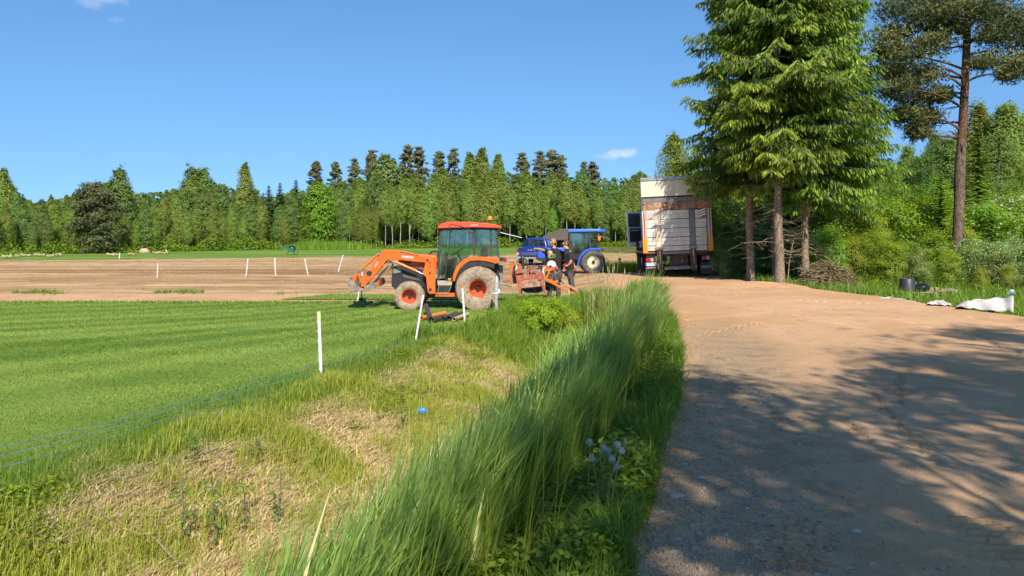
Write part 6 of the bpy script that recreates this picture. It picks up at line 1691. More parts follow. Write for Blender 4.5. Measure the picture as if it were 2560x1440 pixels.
# ------------------------------------------------------------------ people
def skinmesh(name, verts, edges, radii, mat, parent, root=0, sub=2, origin=None):
    me = bpy.data.meshes.new('tmp'); o0 = Vector(parent.location)
    me.from_pydata([tuple(Vector(v) - o0) for v in verts], edges, [])
    ob = bpy.data.objects.new('tmp_skin', me); C.objects.link(ob)
    md = ob.modifiers.new('skin', 'SKIN'); md.use_smooth_shade = True; md.branch_smoothing = .4
    for i, r in enumerate(radii):
        sv = me.skin_vertices[0].data[i]; sv.radius = (r, r) if not isinstance(r, tuple) else r; sv.use_root = (i == root)
    ss = ob.modifiers.new('sub', 'SUBSURF'); ss.levels = sub; ss.render_levels = sub
    dg = bpy.context.evaluated_depsgraph_get()
    m2 = bpy.data.meshes.new_from_object(ob.evaluated_get(dg)); bpy.data.objects.remove(ob)
    m2.materials.clear(); m2.materials.append(mat); m2.shade_smooth()
    o = bpy.data.objects.new(name, m2); C.objects.link(o); o.parent = parent
    return o
class Skel:
    def __init__(s): s.v = []; s.e = []; s.r = []
    def add(s, p, r, par=None):
        s.v.append(Vector(p)); s.r.append(r)
        if par is not None: s.e.append((par, len(s.v) - 1))
        return len(s.v) - 1
    def chain(s, pts, par):
        for p, r in pts: par = s.add(p, r, par)
        return par
def hand(sk, wrist, wp, direc, palmn, side, curl=.5, r=.0095, point=False):
    """palm and five bent fingers; direc = pointing of the hand, palmn = where the palm faces, side = towards the thumb"""
    d = direc.normalized(); n = palmn.normalized(); s_ = side.normalized()
    palm = sk.add(wp + d * .055, .030, wrist)
    for i, (off, ln) in enumerate(((.030, .072), (.010, .082), (-.011, .076), (-.030, .058))):
        c = 0.1 if (point and i == 0) else curl
        p0 = wp + d * .088 + s_ * off
        p1 = p0 + (d * (1 - c * .5) + n * c * .7).normalized() * ln * .55
        p2 = p1 + (d * (1 - c * 1.5) + n * c * 1.4).normalized() * ln * .5
        k = sk.add(p0, r * 1.1, palm); k = sk.add(p1, r, k); sk.add(p2, r * .85, k)
    t0 = wp + d * .035 + s_ * .036; k = sk.add(t0, r * 1.25, palm); k = sk.add(t0 + (s_ * .6 + d * .8 + n * .3).normalized() * .034, r * 1.1, k); sk.add(t0 + (s_ * .5 + d * .9 + n * .5).normalized() * .062, r * .9, k)
def ringloft(name, rings, mat, parent, seg=20, sleeves=()):
    """rings: (centre, half width, half depth, facing angle)"""
    o0 = Vector(parent.location); b = MB(); vs = []; fs = []
    for (c, hw, hd, fa) in rings:
        wx = Vector((-math.sin(fa), math.cos(fa), 0)); dx = Vector((math.cos(fa), math.sin(fa), 0))
        for k in range(seg):
            a = 2 * math.pi * k / seg; ca, sa = math.cos(a), math.sin(a)
            q = (abs(ca) ** 2.6 + abs(sa) ** 2.6) ** (-1 / 2.6)
            vs.append(Vector(c) + wx * hw * ca * q + dx * hd * sa * q)
    for i in range(len(rings) - 1):
        for k in range(seg): fs.append((i * seg + k, i * seg + (k + 1) % seg, (i + 1) * seg + (k + 1) % seg, (i + 1) * seg + k))
    fs.append(tuple((len(rings) - 1) * seg + k for k in range(seg)))
    b.add(vs, fs)
    for pts, rad in sleeves: b.tube(pts, rad, 12)
    return b.build(name, mat, parent, 70)
def head_parts(root, hc, fd, hair, beard=None, full=True, skin=None):
    """hair cap, eyes, ears, mouth round the head at hc facing fd (unit, horizontal)"""
    sd = Vector((-fd.y, fd.x, 0)); up = Vector((0, 0, 1))
    b = MB(); n, m = 20, 12; vs = []; fs = []
    for i in range(m + 1):
        th = math.pi * .62 * i / m
        for k in range(n):
            ph = 2 * math.pi * k / n
            d = fd * (math.sin(th) * math.cos(ph)) + sd * (math.sin(th) * math.sin(ph)) + up * math.cos(th)
            front = max(0, math.cos(ph)); lim = 1.0
            thx = th if front < .35 else min(th, math.pi * (.62 - .36 * (front - .35) / .65))
            d = fd * (math.sin(thx) * math.cos(ph)) + sd * (math.sin(thx) * math.sin(ph)) + up * math.cos(thx)
            rr = .108 + random.uniform(-.004, .005)
            vs.append(hc + up * .022 + Vector((d.x * rr * .93, d.y * rr * .93, d.z * rr * 1.02)) - fd * .020)
    for i in range(m):
        for k in range(n): fs.append((i * n + k, (i + 1) * n + k, (i + 1) * n + (k + 1) % n, i * n + (k + 1) % n))
    b.add(vs, fs); b.build('hair', hair, root, 80)
    for s in (-1, 1):
        MB().ball(hc + fd * .088 + sd * s * .033 + up * .012, .011, 8, 6).build('eye', M['eye'], root)
        MB().ball(hc + sd * s * .094 - fd * .008, .028, 10, 8, (.45 if abs(sd.x) > .5 else 1, .45 if abs(sd.y) >= .5 else 1, 1.15)).build('ear', skin, root)
    MB().ball(hc + fd * .090 - up * .055, .020, 10, 6, (1, 1, .35)).build('mouth', M['lip'], root)
    if beard:
        bb_ = MB()
        for k in range(9):
            a = R(-75 + 150 * k / 8); d = fd * math.cos(a) + sd * math.sin(a)
            bb_.ball(hc + d * .072 - up * (.070 + .018 * math.cos(a)), .036, 8, 6, (1, 1, 1.1))
        bb_.build('beard', beard, root, 80)
def person(name, label, J, face, hair, skin, beard=None, arm_mats=None, trousers=M['trousers'], shirt=M['shirt'], gloves=None, bodyface=0.0, sleeve=None, belly=1.0, holdL=None):
    f = Vector((math.cos(face), math.sin(face), 0))
    g = J['base']; root = empty(name, g, label, 'person')
    sk = Skel()
    pel = sk.add(J['pelvis'], .12); wa = sk.add(J['waist'], .125, pel); ch = sk.add(J['chest'], .135, wa); nb = sk.add(J['neck'], .062, ch)
    hc = Vector(J['head']); hb = sk.add(hc + Vector((0, 0, -.075)), .066, nb); h1 = sk.add(hc, .094, hb); sk.add(hc + Vector((0, 0, .062)), .082, h1)
    sk.add(hc + f * .055 + Vector((0, 0, -.088)), .036, hb); k = sk.add(hc + f * .092 + Vector((0, 0, -.005)), .016, h1); sk.add(hc + f * .112 + Vector((0, 0, -.022)), .015, k)
    for s in 'RL':
        sh = sk.add(J['sh' + s], .070, ch); el = sk.add(J['el' + s], .052, sh); wr = sk.add(J['wr' + s], .036, el)
        d, n_, sd = J['hand' + s]
        hand(sk, wr, Vector(J['wr' + s]), Vector(d), Vector(n_), Vector(sd), J.get('curl' + s, .5), .0135, point=J.get('point' + s, False))
    for s in 'RL':
        hp = sk.add(J['hip' + s], .095, pel); kn = sk.add(J['kn' + s], .062, hp); sk.add(J['an' + s], .042, kn)
    skinmesh('body', sk.v, sk.e, sk.r, skin, root)
    # shirt
    wst, chs, nck = Vector(J['waist']), Vector(J['chest']), Vector(J['neck']); pl_ = Vector(J['pelvis'])
    fa = bodyface
    sl = [([Vector(J['sh' + s]) + (chs - Vector(J['sh' + s])) * .25, Vector(J['sh' + s]), Vector(J['sh' + s]).lerp(Vector(J['el' + s]), .72)], [.085, .088, .068]) for s in 'RL']
    hw = (Vector(J['shL']) - Vector(J['shR'])).length / 2
    ringloft('shirt', [(pl_ + Vector((0, 0, .02)), .185 * belly, .13 * belly, fa), (wst, .182 * belly, .135 * belly, fa), (wst.lerp(chs, .5), .19 * belly, .138 * belly, fa), (chs, hw + .012, .135, fa), (chs.lerp(nck, .55), hw - .01, .115, fa), (chs.lerp(nck, .85), hw * .62, .09, fa), (nck + Vector((0, 0, .005)), .078, .075, fa)], shirt, root, sleeves=sl)
    # trousers
    t = Skel(); p0 = t.add(pl_ + Vector((0, 0, .03)), .155)
    for s in 'RL':
        a = t.add(Vector(J['hip' + s]) - Vector((0, 0, .04)), .112, p0); a = t.add(Vector(J['hip' + s]).lerp(Vector(J['kn' + s]), .55), .094, a); a = t.add(J['kn' + s], .080, a); a = t.add(Vector(J['kn' + s]).lerp(Vector(J['an' + s]), .5), .078, a); t.add(Vector(J['an' + s]) + Vector((0, 0, .0)), .066, a)
    skinmesh('trousers', t.v, t.e, t.r, trousers, root)
    for s in 'RL':
        an = Vector(J['an' + s]); to = Vector(J['toe' + s])
        k = Skel(); a = k.add(an + Vector((0, 0, .01)), .048); a = k.add(an + Vector((0, 0, -.042)), .046, a); a = k.add((an + to) / 2 + Vector((0, 0, -.035)), .044, a); k.add(to, .036, a)
        skinmesh('shoe', k.v, k.e, k.r, M['shoe'], root)
        if gloves:
            k = Skel(); a = k.add(J['wr' + s], .044); d, n_, sd = J['hand' + s]; hand(k, a, Vector(J['wr' + s]), Vector(d), Vector(n_), Vector(sd), J.get('curl' + s, .5), .017)
            skinmesh('glove', k.v, k.e, k.r, gloves, root)
    if sleeve:
        s = sleeve; b = MB(); b.tube([Vector(J['el' + s]).lerp(Vector(J['sh' + s]), .05), Vector(J['el' + s]).lerp(Vector(J['wr' + s]), .3), Vector(J['el' + s]).lerp(Vector(J['wr' + s]), .82)], [.055, .052, .042], 14); b.build('arm_sleeve', M['sleeve'], root, 70)
    head_parts(root, hc, f, hair, beard, skin=skin)
    return root
def W(px, py, D): return U(px, py, D)
D1 = 23.3
g1 = Vector((W(1385, 750, D1).x, D1, gz(W(1385, 750, D1).x, D1)))
z1 = g1.z
bf = R(-118)                                   # chest faces the camera, turned a little to the left
J = dict(base=g1, pelvis=W(1386, 672, D1), waist=W(1386, 660, D1), chest=W(1384, 637, D1), neck=W(1387, 621, D1), head=W(1381, 606.5, D1),
 shR=W(1363.5, 628, D1 - .08), elR=W(1356, 625.5, D1 - .36), wrR=W(1346, 622, D1 - .50), handR=((-1, -.35, .10), (0, 0, -1), (0, -1, .2)), curlR=.75, pointR=True,
 shL=W(1406, 630.5, D1 + .05), elL=W(1406.5, 656, D1 + .02), wrL=W(1404, 677, D1 - .12), handL=((0, -.15, -1), (-1, 0, 0), (0, -1, 0)), curlL=.6,
 hipR=W(1378.5, 678, D1), knR=Vector((g1.x - .12, D1 - .06, z1 + .50)), anR=Vector((g1.x - .15, D1 + .02, z1 + .085)), toeR=Vector((g1.x - .26, D1 - .15, z1 + .035)),
 hipL=W(1393, 678, D1), knL=Vector((g1.x + .12, D1 - .02, z1 + .50)), anL=Vector((g1.x + .15, D1 + .05, z1 + .085)), toeL=Vector((g1.x + .10, D1 - .16, z1 + .035)))
M1 = person('person', 'fair haired bearded person in printed black t-shirt pointing with an outstretched arm', J, R(192), M['hair_fair'], M['skin'], M['beard'], bodyface=bf, sleeve='L', belly=1.36)
# print on the chest: a lime outline with a pale round eye, lying on the shirt
wx = Vector((-math.sin(bf), math.cos(bf), 0)); dx = Vector((math.cos(bf), math.sin(bf), 0))
pr = bpy.data.objects.new('shirt_print', None); C.objects.link(pr); pr.parent = M1
cc0 = Vector(J['chest']) + dx * .142 + Vector((0, 0, -.02))
def pt(u, v): return cc0 + wx * u + Vector((0, 0, v)) + dx * (.022 - 1.0 * u * u)
def stroke(pts, r, mat, nm):
    b = MB(); b.tube([pt(u, v) for u, v in pts], r, 6); WORLD_AT[pr.name] = Vector(M1.location); b.build(nm, mat, pr)
SG = 1 if wx.x > 0 else -1
stroke([(-.11 * SG, .075), (-.02 * SG, .062), (.07 * SG, .045), (.125 * SG, .012), (.12 * SG, -.03)], .009, M['logo_green'], 'lime_stroke')
stroke([(.12 * SG, -.045), (.06 * SG, -.055), (-.02 * SG, -.075), (-.08 * SG, -.06)], .012, M['logo_green'], 'lime_stroke')
stroke([(.02 * SG, -.02), (.09 * SG, -.01)], .010, M['logo_green'], 'lime_stroke')
stroke([(-.07 * SG + .035 * math.cos(a), -.01 + .04 * math.sin(a)) for a in np.linspace(0, 6.28, 12)], .009, M['logo_white'], 'pale_ring')
stroke([(.0, .03), (.10 * SG, .02)], .006, M['logo_white'], 'pale_stroke')

D2 = 22.9
g2 = Vector((W(1428, 750, D2).x, D2, gz(W(1428, 750, D2).x, D2))); z2 = g2.z
bf2 = R(165)                                   # seen from the side, facing left
J = dict(base=g2, pelvis=W(1424, 675, D2), waist=W(1423, 663, D2), chest=W(1421, 638, D2), neck=W(1419, 622, D2), head=W(1413.5, 609, D2),
 shR=W(1420, 632, D2 + .20), elR=W(1431, 655, D2 + .28), wrR=W(1436, 668, D2 + .30), handR=((.35, 0, -1), (-1, 0, 0), (0, -1, 0)), curlR=.5,
 shL=W(1425, 634, D2 - .19), elL=W(1427, 656, D2 - .24), wrL=W(1418.5, 665, D2 - .20), handL=((-1, .1, .0), (0, 1, 0), (0, 0, 1)), curlL=.8,
 hipR=W(1425, 681, D2 + .10), knR=Vector((g2.x + .02, D2 + .10, z2 + .49)), anR=Vector((g2.x + .10, D2 + .12, z2 + .085)), toeR=Vector((g2.x - .08, D2 + .10, z2 + .035)),
 hipL=W(1425, 681, D2 - .10), knL=Vector((g2.x + .03, D2 - .10, z2 + .49)), anL=Vector((g2.x + .14, D2 - .10, z2 + .085)), toeL=Vector((g2.x - .04, D2 - .14, z2 + .035)))
person('person', 'brown haired person in black t-shirt, grey trousers and red gloves looking down', J, R(188), M['hair_brown'], M['skin_tan'], None, bodyface=bf2, gloves=M['glove'])
D3 = 29.0
g3 = Vector((W(1603, 690, D3).x, D3, gz(W(1603, 690, D3).x, D3))); z3 = g3.z; xx = g3.x
J = dict(base=g3, pelvis=(xx - .02, D3 - .02, z3 + .93), waist=(xx + .03, D3 + .08, z3 + 1.05), chest=(xx + .13, D3 + .36, z3 + 1.22), neck=(xx + .19, D3 + .55, z3 + 1.28), head=(xx + .22, D3 + .72, z3 + 1.30),
 shR=(xx + .31, D3 + .40, z3 + 1.22), elR=(xx + .35, D3 + .55, z3 + .98), wrR=(xx + .36, D3 + .72, z3 + .84), handR=((0, .6, -.6), (0, -1, 0), (-1, 0, 0)),
 shL=(xx - .05, D3 + .46, z3 + 1.22), elL=(xx - .02, D3 + .62, z3 + .98), wrL=(xx + .08, D3 + .78, z3 + .84), handL=((.3, .6, -.6), (0, -1, 0), (1, 0, 0)),
 hipR=(xx + .09, D3, z3 + .90), knR=(xx + .10, D3 - .02, z3 + .49), anR=(xx + .08, D3 + .02, z3 + .085), toeR=(xx + .12, D3 + .19, z3 + .035),
 hipL=(xx - .09, D3, z3 + .90), knL=(xx - .08, D3 - .04, z3 + .49), anL=(xx - .08, D3 - .03, z3 + .085), toeL=(xx - .06, D3 + .14, z3 + .035))
person('person', 'person dressed all in black bending forward beside the truck', J, R(80), M['hair_brown'], M['skin'], None, trousers=M['shirt'], bodyface=R(80))

# ------------------------------------------------------------------ smaller things
def hit(px, py):
    """where the view ray of a photo point meets the ground"""
    d = Vector(((px - 1280) / FPX, 1, -(py - HORIZ) / FPX)); t = 1.5
    while t < 200:
        x, y, z = d.x * t, t, CAMZ + d.z * t
        if z < gz(x, y): return Vector((x, y, gz(x, y)))
        t += .03
    return Vector((d.x * t, t, 0))

# fence posts
def post(px0, py0, px1, py1, wd, label, mat=None, tip=None, D=None, group='thin white fence posts'):
    p = hit(px0, py0) if D is None else Vector(((px0 - 1280) / FPX * D, D, gz((px0 - 1280) / FPX * D, D)))
    D = p.y; t = U(px1, py1, D - .05)
    o = empty('fence_post', p, label, 'post', group)
    m = mat or M['post']
    pts = [p + Vector((0, 0, -.15))] + [p.lerp(t, k / 7) for k in range(8)]
    r = wd / 2
    b = MB(); b.tube(pts, [r * random.uniform(.92, 1.08) for _ in pts], 8); b.build('shaft', m, o, 50)
    cl = MB()
    for k in range(1, 7):
        q = p.lerp(t, k / 7); cl.box(q + Vector((-r * .75, 0, 0)), (r * .9, r * .8, r * .6))
    cl.build('wire_clips', m, o, 0)['kind'] = 'stuff'
    q = p.lerp(t, .90); b = MB(); b.tube([q, t + (t - p).normalized() * .004], r * 1.12, 8); b.build('tip', tip or m, o, 50)
    return o
post(803, 948, 797, 780, .048, 'white fence post nearest the camera, yellowed at its top', tip=M['post_yellow'])
post(1038, 860, 1058, 738, .040, 'white fence post leaning over before the front wheel of the orange tractor')
post(1163, 819, 1155, 708, .046, 'white fence post with orange tip before the big rear wheel', tip=M['marker'])
post(893, 757, 906, 680, .035, 'thin white post half hidden behind the loader bucket', D=23.2)
for a in [(393, 695, 395, 654, 'white stake with red tip standing alone in the ploughed field', M['marker']), (615, 691, 620, 648, 'leaning white stake in the field, nearest to the red tipped one', None), (689, 690, 687, 645, 'upright white stake in the middle of the field row', None), (770, 688, 762, 647, 'white stake tilting back in the field row', None), (836, 680, 854, 640, 'thin grey stake of the crossed pair by the loader', None), (845, 681, 858, 638, 'white stake of the crossed pair by the loader', None), (299, 646, 299, 632, 'short white stake at the far field edge above the sod rolls', None), (418, 634, 415, 625, 'tiny tilted stake on the grass strip by the pale stones', None)]:
    post(a[0], a[1], a[2], a[3], .05 if a[1] > 660 else .09, a[4], M['galv'] if 'grey' in a[4] else None, a[5], D=None)
o = empty('marker_peg', hit(832, 757), 'short orange marker peg at the end of the turf strip', 'peg')
p = Vector(o.location); MB().tube([p, p + Vector((.01, 0, .13))], .014, 6).build('shaft', M['marker'], o); MB().ball(p + Vector((.01, 0, .13)), .018, 8, 6).build('tip', M['marker'], o)
# wrapped stake by the rear wheel
p = hit(1240, 784); t = U(1243, 690, p.y)
o = empty('wrapped_stake', p, 'grey metal stake wrapped in foil and tape beside the big rear wheel', 'stake')
MB().tube([p + Vector((0, 0, -.1)), p.lerp(t, .5), t], [.035, .032, .02], 10).build('shaft', M['galv'], o)
b = MB(); b.tube([p.lerp(t, k / 8) + Vector((random.uniform(-.01, .01), 0, 0)) for k in range(9)], [.05, .035, .045, .04, .06, .05, .055, .045, .02], 9); b.build('foil_wrap', pbr('crumpled_foil', (.62, .62, .60), .3, .4, .2, 30, .35, (.4, .36, .3), bump=.8, bscale=40), o)
b = MB(); b.tube([p.lerp(t, .55) + Vector((-.08, 0, -.02)), p.lerp(t, .55) + Vector((0, -.06, -.01)), p.lerp(t, .55) + Vector((.07, 0, .01)), p.lerp(t, .62) + Vector((.06, .05, .02))], .022, 7); b.build('tape', M['white'], o)

# blue electric fence cords lying over the edge of the lawn
def cord(pts, z, label, r=.0042):
    P = []
    for (px, py) in pts:
        D = (CAMZ - z) * FPX / (py - HORIZ); P.append(Vector(((px - 1280) / FPX * D, D, z)))
    Q = []
    for a, c in zip(P[:-1], P[1:]):
        for k in range(6):
            q = a.lerp(c, k / 6); q.z = max(gz(q.x, q.y) + .045, z - .02 * math.sin(math.pi * k / 6)); Q.append(q)
    Q.append(P[-1])
    b = MB(); b.tube(Q, r, 5); o = b.build('electric_rope', M['cord_blue'], smooth=60); tag(o, label, 'cord', 'blue fence cords over the lawn edge')
cord([(-500, 1232), (0, 1118), (400, 1019), (640, 955), (800, 905), (1000, 860), (1150, 820)], .10, 'blue fence cord farthest out on the lawn')
cord([(-500, 1256), (0, 1140), (400, 1033), (640, 968), (810, 922), (1010, 862), (1155, 826)], .09, 'blue fence cord in the middle of the three')
cord([(-500, 1290), (0, 1169), (400, 1052), (640, 985), (812, 938), (1030, 872), (1160, 830)], .07, 'blue fence cord nearest the ditch bank')

# spade
p = Vector((U(907, 757, 22.9).x, 22.9, gz(-4.4, 22.9)))
o = empty('spade', p, 'black spade standing on the grass under the loader bucket', 'spade')
MB().tube([p + Vector((-.03, 0, .12)), p + Vector((-.05, 0, .75))], .016, 8).build('shaft', M['black'], o)
MB().prism([(p.x - .11, p.z + .16), (p.x - .10, p.z + .02), (p.x, p.z - .02), (p.x + .10, p.z + .02), (p.x + .11, p.z + .16)], 22.89, 22.905).build('blade', M['black'], o)
MB().tube([p + Vector((-.12, 0, .77)), p + Vector((.02, 0, .77))], .016, 8).build('handle', M['black'], o)

# pipes on the lawn
def pipe(a, c, r, mat, label):
    a, c = Vector(a), Vector(c); o = empty('pipe', a.lerp(c, .5), label, 'pipe', 'pipes lying on the lawn before the tractor')
    ax = (c - a).normalized(); u = ax.orthogonal().normalized(); v = ax.cross(u); n = 18; b = MB(); vs = []; fs = []
    for (q, rr) in ((a + ax * .3, r * .84), (a, r * .84), (a, r), (c, r), (c, r * .84), (c - ax * .3, r * .84)):
        for k in range(n): vs.append(q + (u * math.cos(6.2832 * k / n) + v * math.sin(6.2832 * k / n)) * rr)
    for i in range(5):
        for k in range(n): fs.append((i * n + k, i * n + (k + 1) % n, (i + 1) * n + (k + 1) % n, (i + 1) * n + k))
    fs += [tuple(range(n)), tuple(5 * n + k for k in range(n))]
    b.add(vs, fs); b.build('wall', mat, o, 50)
    e = MB(); e.lathe([(r * 1.0, -.006), (r * 1.05, 0), (r * 1.05, .012), (r, .016)], (0, 0, 0), 'z', n)
    q = ax.to_track_quat('Z', 'Y').to_matrix(); e.v = [tuple(q @ Vector(p_) + a) for p_ in e.v]; e.build('rim', mat, o, 50)
def gp(px, py, r, lift=0): p = hit(px, py + r / 18.5 * FPX * .9); return Vector((p.x, p.y, gz(p.x, p.y) + r + .045 + lift))
pipe(gp(1052, 801, .05), gp(1112, 788, .05), .052, M['pipe_orange'], 'orange drain pipe under the crossed black pipe')
pipe(gp(1077, 806, .055, .02), gp(1065, 780, .055, .12), .056, M['pipe_black'], 'black pipe laid across the orange pipe')
pipe(gp(1080, 807, .05), gp(1118, 797, .05), .054, M['pipe_black'], 'black pipe lying nearest, beside the orange pipe')
pipe(gp(1106, 802, .05), gp(1142, 788, .05), .052, M['pipe_black'], 'black pipe in the middle of the bundle')
pipe(gp(1122, 801, .05), gp(1160, 787, .05), .054, M['pipe_black'], 'black pipe beside the tan tube')
pipe(gp(1135, 804, .045), gp(1170, 790, .045), .046, M['pipe_tan'], 'tan cardboard tube at the end of the pipes')

# green wheelbarrow far off
wx_, wy_ = U(720, 636, 78).x, 78.0
p = Vector((wx_, wy_, gz(wx_, wy_)))
o = empty('wheelbarrow', p, 'green wheelbarrow with a black load at the far edge of the ploughed field', 'wheelbarrow')
b = MB(); b.add([(p.x - .1, p.y - .35, p.z + .75), (p.x + .75, p.y - .35, p.z + .70), (p.x + .75, p.y + .35, p.z + .70), (p.x - .1, p.y + .35, p.z + .75), (p.x + .05, p.y - .22, p.z + .3), (p.x + .55, p.y - .22, p.z + .28), (p.x + .55, p.y + .22, p.z + .28), (p.x + .05, p.y + .22, p.z + .3)], [(0, 4, 5, 1), (1, 5, 6, 2), (2, 6, 7, 3), (3, 7, 4, 0), (4, 7, 6, 5)]); b.build('tray', M['green_paint'], o, 0)
for s in (-.3, .3): MB().tube([p + Vector((-.85, s, 1.0)), p + Vector((-.3, s, .55)), p + Vector((.5, s * .6, .25)), p + Vector((.8, s * .2, .2))], .035, 6).build('handle', M['green_paint'], o)
MB().lathe([(.2, -.05), (.24, -.02), (.24, .02), (.2, .05)], p + Vector((.8, 0, .22)), 'y', 20).build('wheel', M['tyre_dark'], o)
for s in (-.25, .25): MB().tube([p + Vector((.0, s, .4)), p + Vector((-.15, s, 0))], .03, 6).build('leg', M['rustred'], o)
MB().ball(p + Vector((.38, 0, .66)), .36, 14, 9, (1.15, .9, .75), .10).build('load', M['bag'], o)

# sod rolls and stones along the far field edge
for i, (px, py, wd, lab) in enumerate([(20, 643, 24, 'pale sod roll at the picture edge'), (44, 641, 14, 'short pale sod roll, second in the far row'), (66, 639, 26, 'long pale sod roll in the middle of the far row'), (98, 638, 30, 'longest pale sod roll of the far row'), (126, 641, 16, 'pale sod roll with dark end beside the longest one'), (146, 638, 16, 'last pale sod roll of the far row'), (280, 637, 26, 'yellowish sod heap by the short white stake'), (330, 636, 18, 'flat pale sod piece past the short white stake'), (402, 633, 40, 'long low sod strip near the pale boulder')]):
    q = hit(px, py + 3); k = q.y / FPX; o = empty('sod_roll', q, lab, 'sod roll', 'sod rolls along the far field edge')
    L = wd * k; b = MB(); n = 9
    b.tube([q + Vector((-L / 2 + L * j / n, random.uniform(-.05, .05), .15 + random.uniform(-.04, .05))) for j in range(n + 1)], [.12 + random.uniform(-.04, .05) for _ in range(n + 1)], 9); b.build('roll', M['sod'], o, 60)
    b = MB(); b.lathe([(.15, -.01), (.10, -.02), (.05, 0)], q + Vector((L / 2 + .02, 0, .15)), 'x', 10); b.build('roll_end', M['bank'], o, 60)
def rock(name, p, r, mat, label, cat='stone', group=None, sq=(1, 1, .65), jit=.16, n=12):
    b = MB(); b.ball((p.x, p.y, p.z + r * sq[2] * .45), r, n, 8, sq, jit); o = b.build(name, mat, smooth=45); tag(o, label, cat, group); return o
q = hit(360, 632); rock('boulder', q, .42, pbr('pinkish_boulder', (.50, .36, .27), .9, 0, .2, 4), 'pinkish boulder on the grass strip before the wood', 'boulder', None, (1.3, 1, .8))

# shed with brown roof at the foot of the wood
SD = 98.0
def S_(px, py, D=SD): return U(px, py, D)
xl, xr = S_(1352, 0).x, S_(1462, 0).x; ze, zr_ = S_(0, 598).z, S_(0, 572, SD + 2.2).z; zg = gz((xl + xr) / 2, SD)
o = empty('shed', ((xl + xr) / 2, SD + 2, zg), 'low open shed with a brown felt roof at the foot of the wood', 'shed')
b = MB(); x0, x1 = xl + 1.55, xr - 1.0
b.add([(xl, SD, ze), (xr, SD, ze), (x1, SD + 2.4, zr_), (x0, SD + 2.4, zr_), (xl, SD + 4.8, ze), (xr, SD + 4.8, ze), (xl, SD, ze - .12), (xr, SD, ze - .12), (xl, SD + 4.8, ze - .12), (xr, SD + 4.8, ze - .12)], [(0, 1, 2, 3), (3, 2, 5, 4), (0, 3, 4), (1, 5, 2), (0, 6, 7, 1), (4, 5, 9, 8), (0, 4, 8, 6), (1, 7, 9, 5), (6, 8, 9, 7)]); rf = b.build('roof', M['roofing'], o, 0)
for k in range(1, 5):
    t = k / 5; b = MB(); b.bb(xl + (x0 - xl) * t, xr + (x1 - xr) * t, SD + 2.4 * t - .03, SD + 2.4 * t + .03, ze + (zr_ - ze) * t - .01, ze + (zr_ - ze) * t + .035); b.build('felt_seam', M['roofing'], rf)
for k in range(4):
    x = xl + .35 + (xr - xl - .7) * k / 3; MB().bb(x - .07, x + .07, SD + .25, SD + .39, zg - .1, ze - .1).build('post', M['shed_wood'], o)
for k in range(16):
    x = xl + .4 + (xr - xl - .8) * k / 16; MB().bb(x + .01, x + (xr - xl - .8) / 16 - .01, SD + 4.3, SD + 4.36, zg, ze - .1).build('board', M['shed_wood'], o)

# pallets, tub, black bag
def pallet(px, py, D, ln, dp, rz, label, n=5, tilt=0):
    x = (px - 1280) / FPX * D; z = gz(x, D) - .01
    o = empty('pallet', (x, D, z), label, 'pallet', 'weathered pallets in the grass', rot=(0, tilt, rz))
    for k in range(n):
        yy = -dp / 2 + .05 + (dp - .1) * k / (n - 1); MB().bb(-ln / 2, ln / 2, yy - .05, yy + .05, .150, .172).build('slat', M['wood'], o, local=True, bevel=.003)
    for x_ in (-ln / 2 + .07, 0, ln / 2 - .07):
        for yy in (-dp / 2 + .06, 0, dp / 2 - .06): MB().bb(x_ - .05, x_ + .05, yy - .055, yy + .055, .024, .128).build('block', M['wood'], o, local=True, bevel=.004)
        MB().bb(x_ - .05, x_ + .05, -dp / 2, dp / 2, .129, .149).build('stringer', M['wood'], o, local=True)
        MB().bb(x_ - .05, x_ + .05, -dp / 2, dp / 2, .0, .022).build('runner', M['wood'], o, local=True)
    return o
pa = pallet(2284, 0, 23.6, 1.05, .8, R(4), 'weathered pallet carrying the black tub')
pallet(2352, 0, 24.6, .85, 1.0, R(-18), 'slatted pallet lying past the tub, seen end on', 8, R(-5))
def on_pallet(px, D): return Vector(((px - 1280) / FPX * D, D, pa.location.z + .173))
p = on_pallet(2268, 23.6)
o = empty('tub', p, 'big black plastic tub turned upside down on the pallet', 'tub')
MB().lathe([(.255, .0), (.262, .0), (.262, .025), (.25, .03), (.245, .06), (.205, .385), (.195, .40), (.17, .402), (.165, .392), (.001, .392)], p, 'z', 32).build('shell', M['tub'], o, 30)
MB().lathe([(.262, .026), (.272, .022), (.272, .002), (.262, .0)], p, 'z', 32).build('rim', M['tub'], o, 30)
p = on_pallet(2302, 23.55)
o = empty('plastic_bag', p, 'crumpled shiny black plastic bag beside the tub', 'bag')
b = MB(); b.ball(p + Vector((.02, 0, .12)), .2, 16, 10, (1.15, .9, .68), .13); b.build('bulge', M['bag'], o, 25)
b = MB(); b.ball(p + Vector((-.17, -.15, .05)), .12, 12, 8, (1.2, .8, .45), .2); b.build('fold', M['bag'], o, 25)
for i, (px, z, lab) in enumerate([(2326, .05, 'short brown wood block on the pallet end'), (2340, .06, 'second brown wood block beside the slatted pallet')]):
    q = on_pallet(px, 24.0); b = MB(); b.box(q + Vector((0, 0, z)), (.20, .12, .10), (0, 0, .5 + i)); o = b.build('wood_block', pbr('brown_offcut', (.33, .22, .11), .85, 0, .2, 9), smooth=0, bevel=.006); tag(o, lab, 'wood block', 'wood blocks by the pallets')

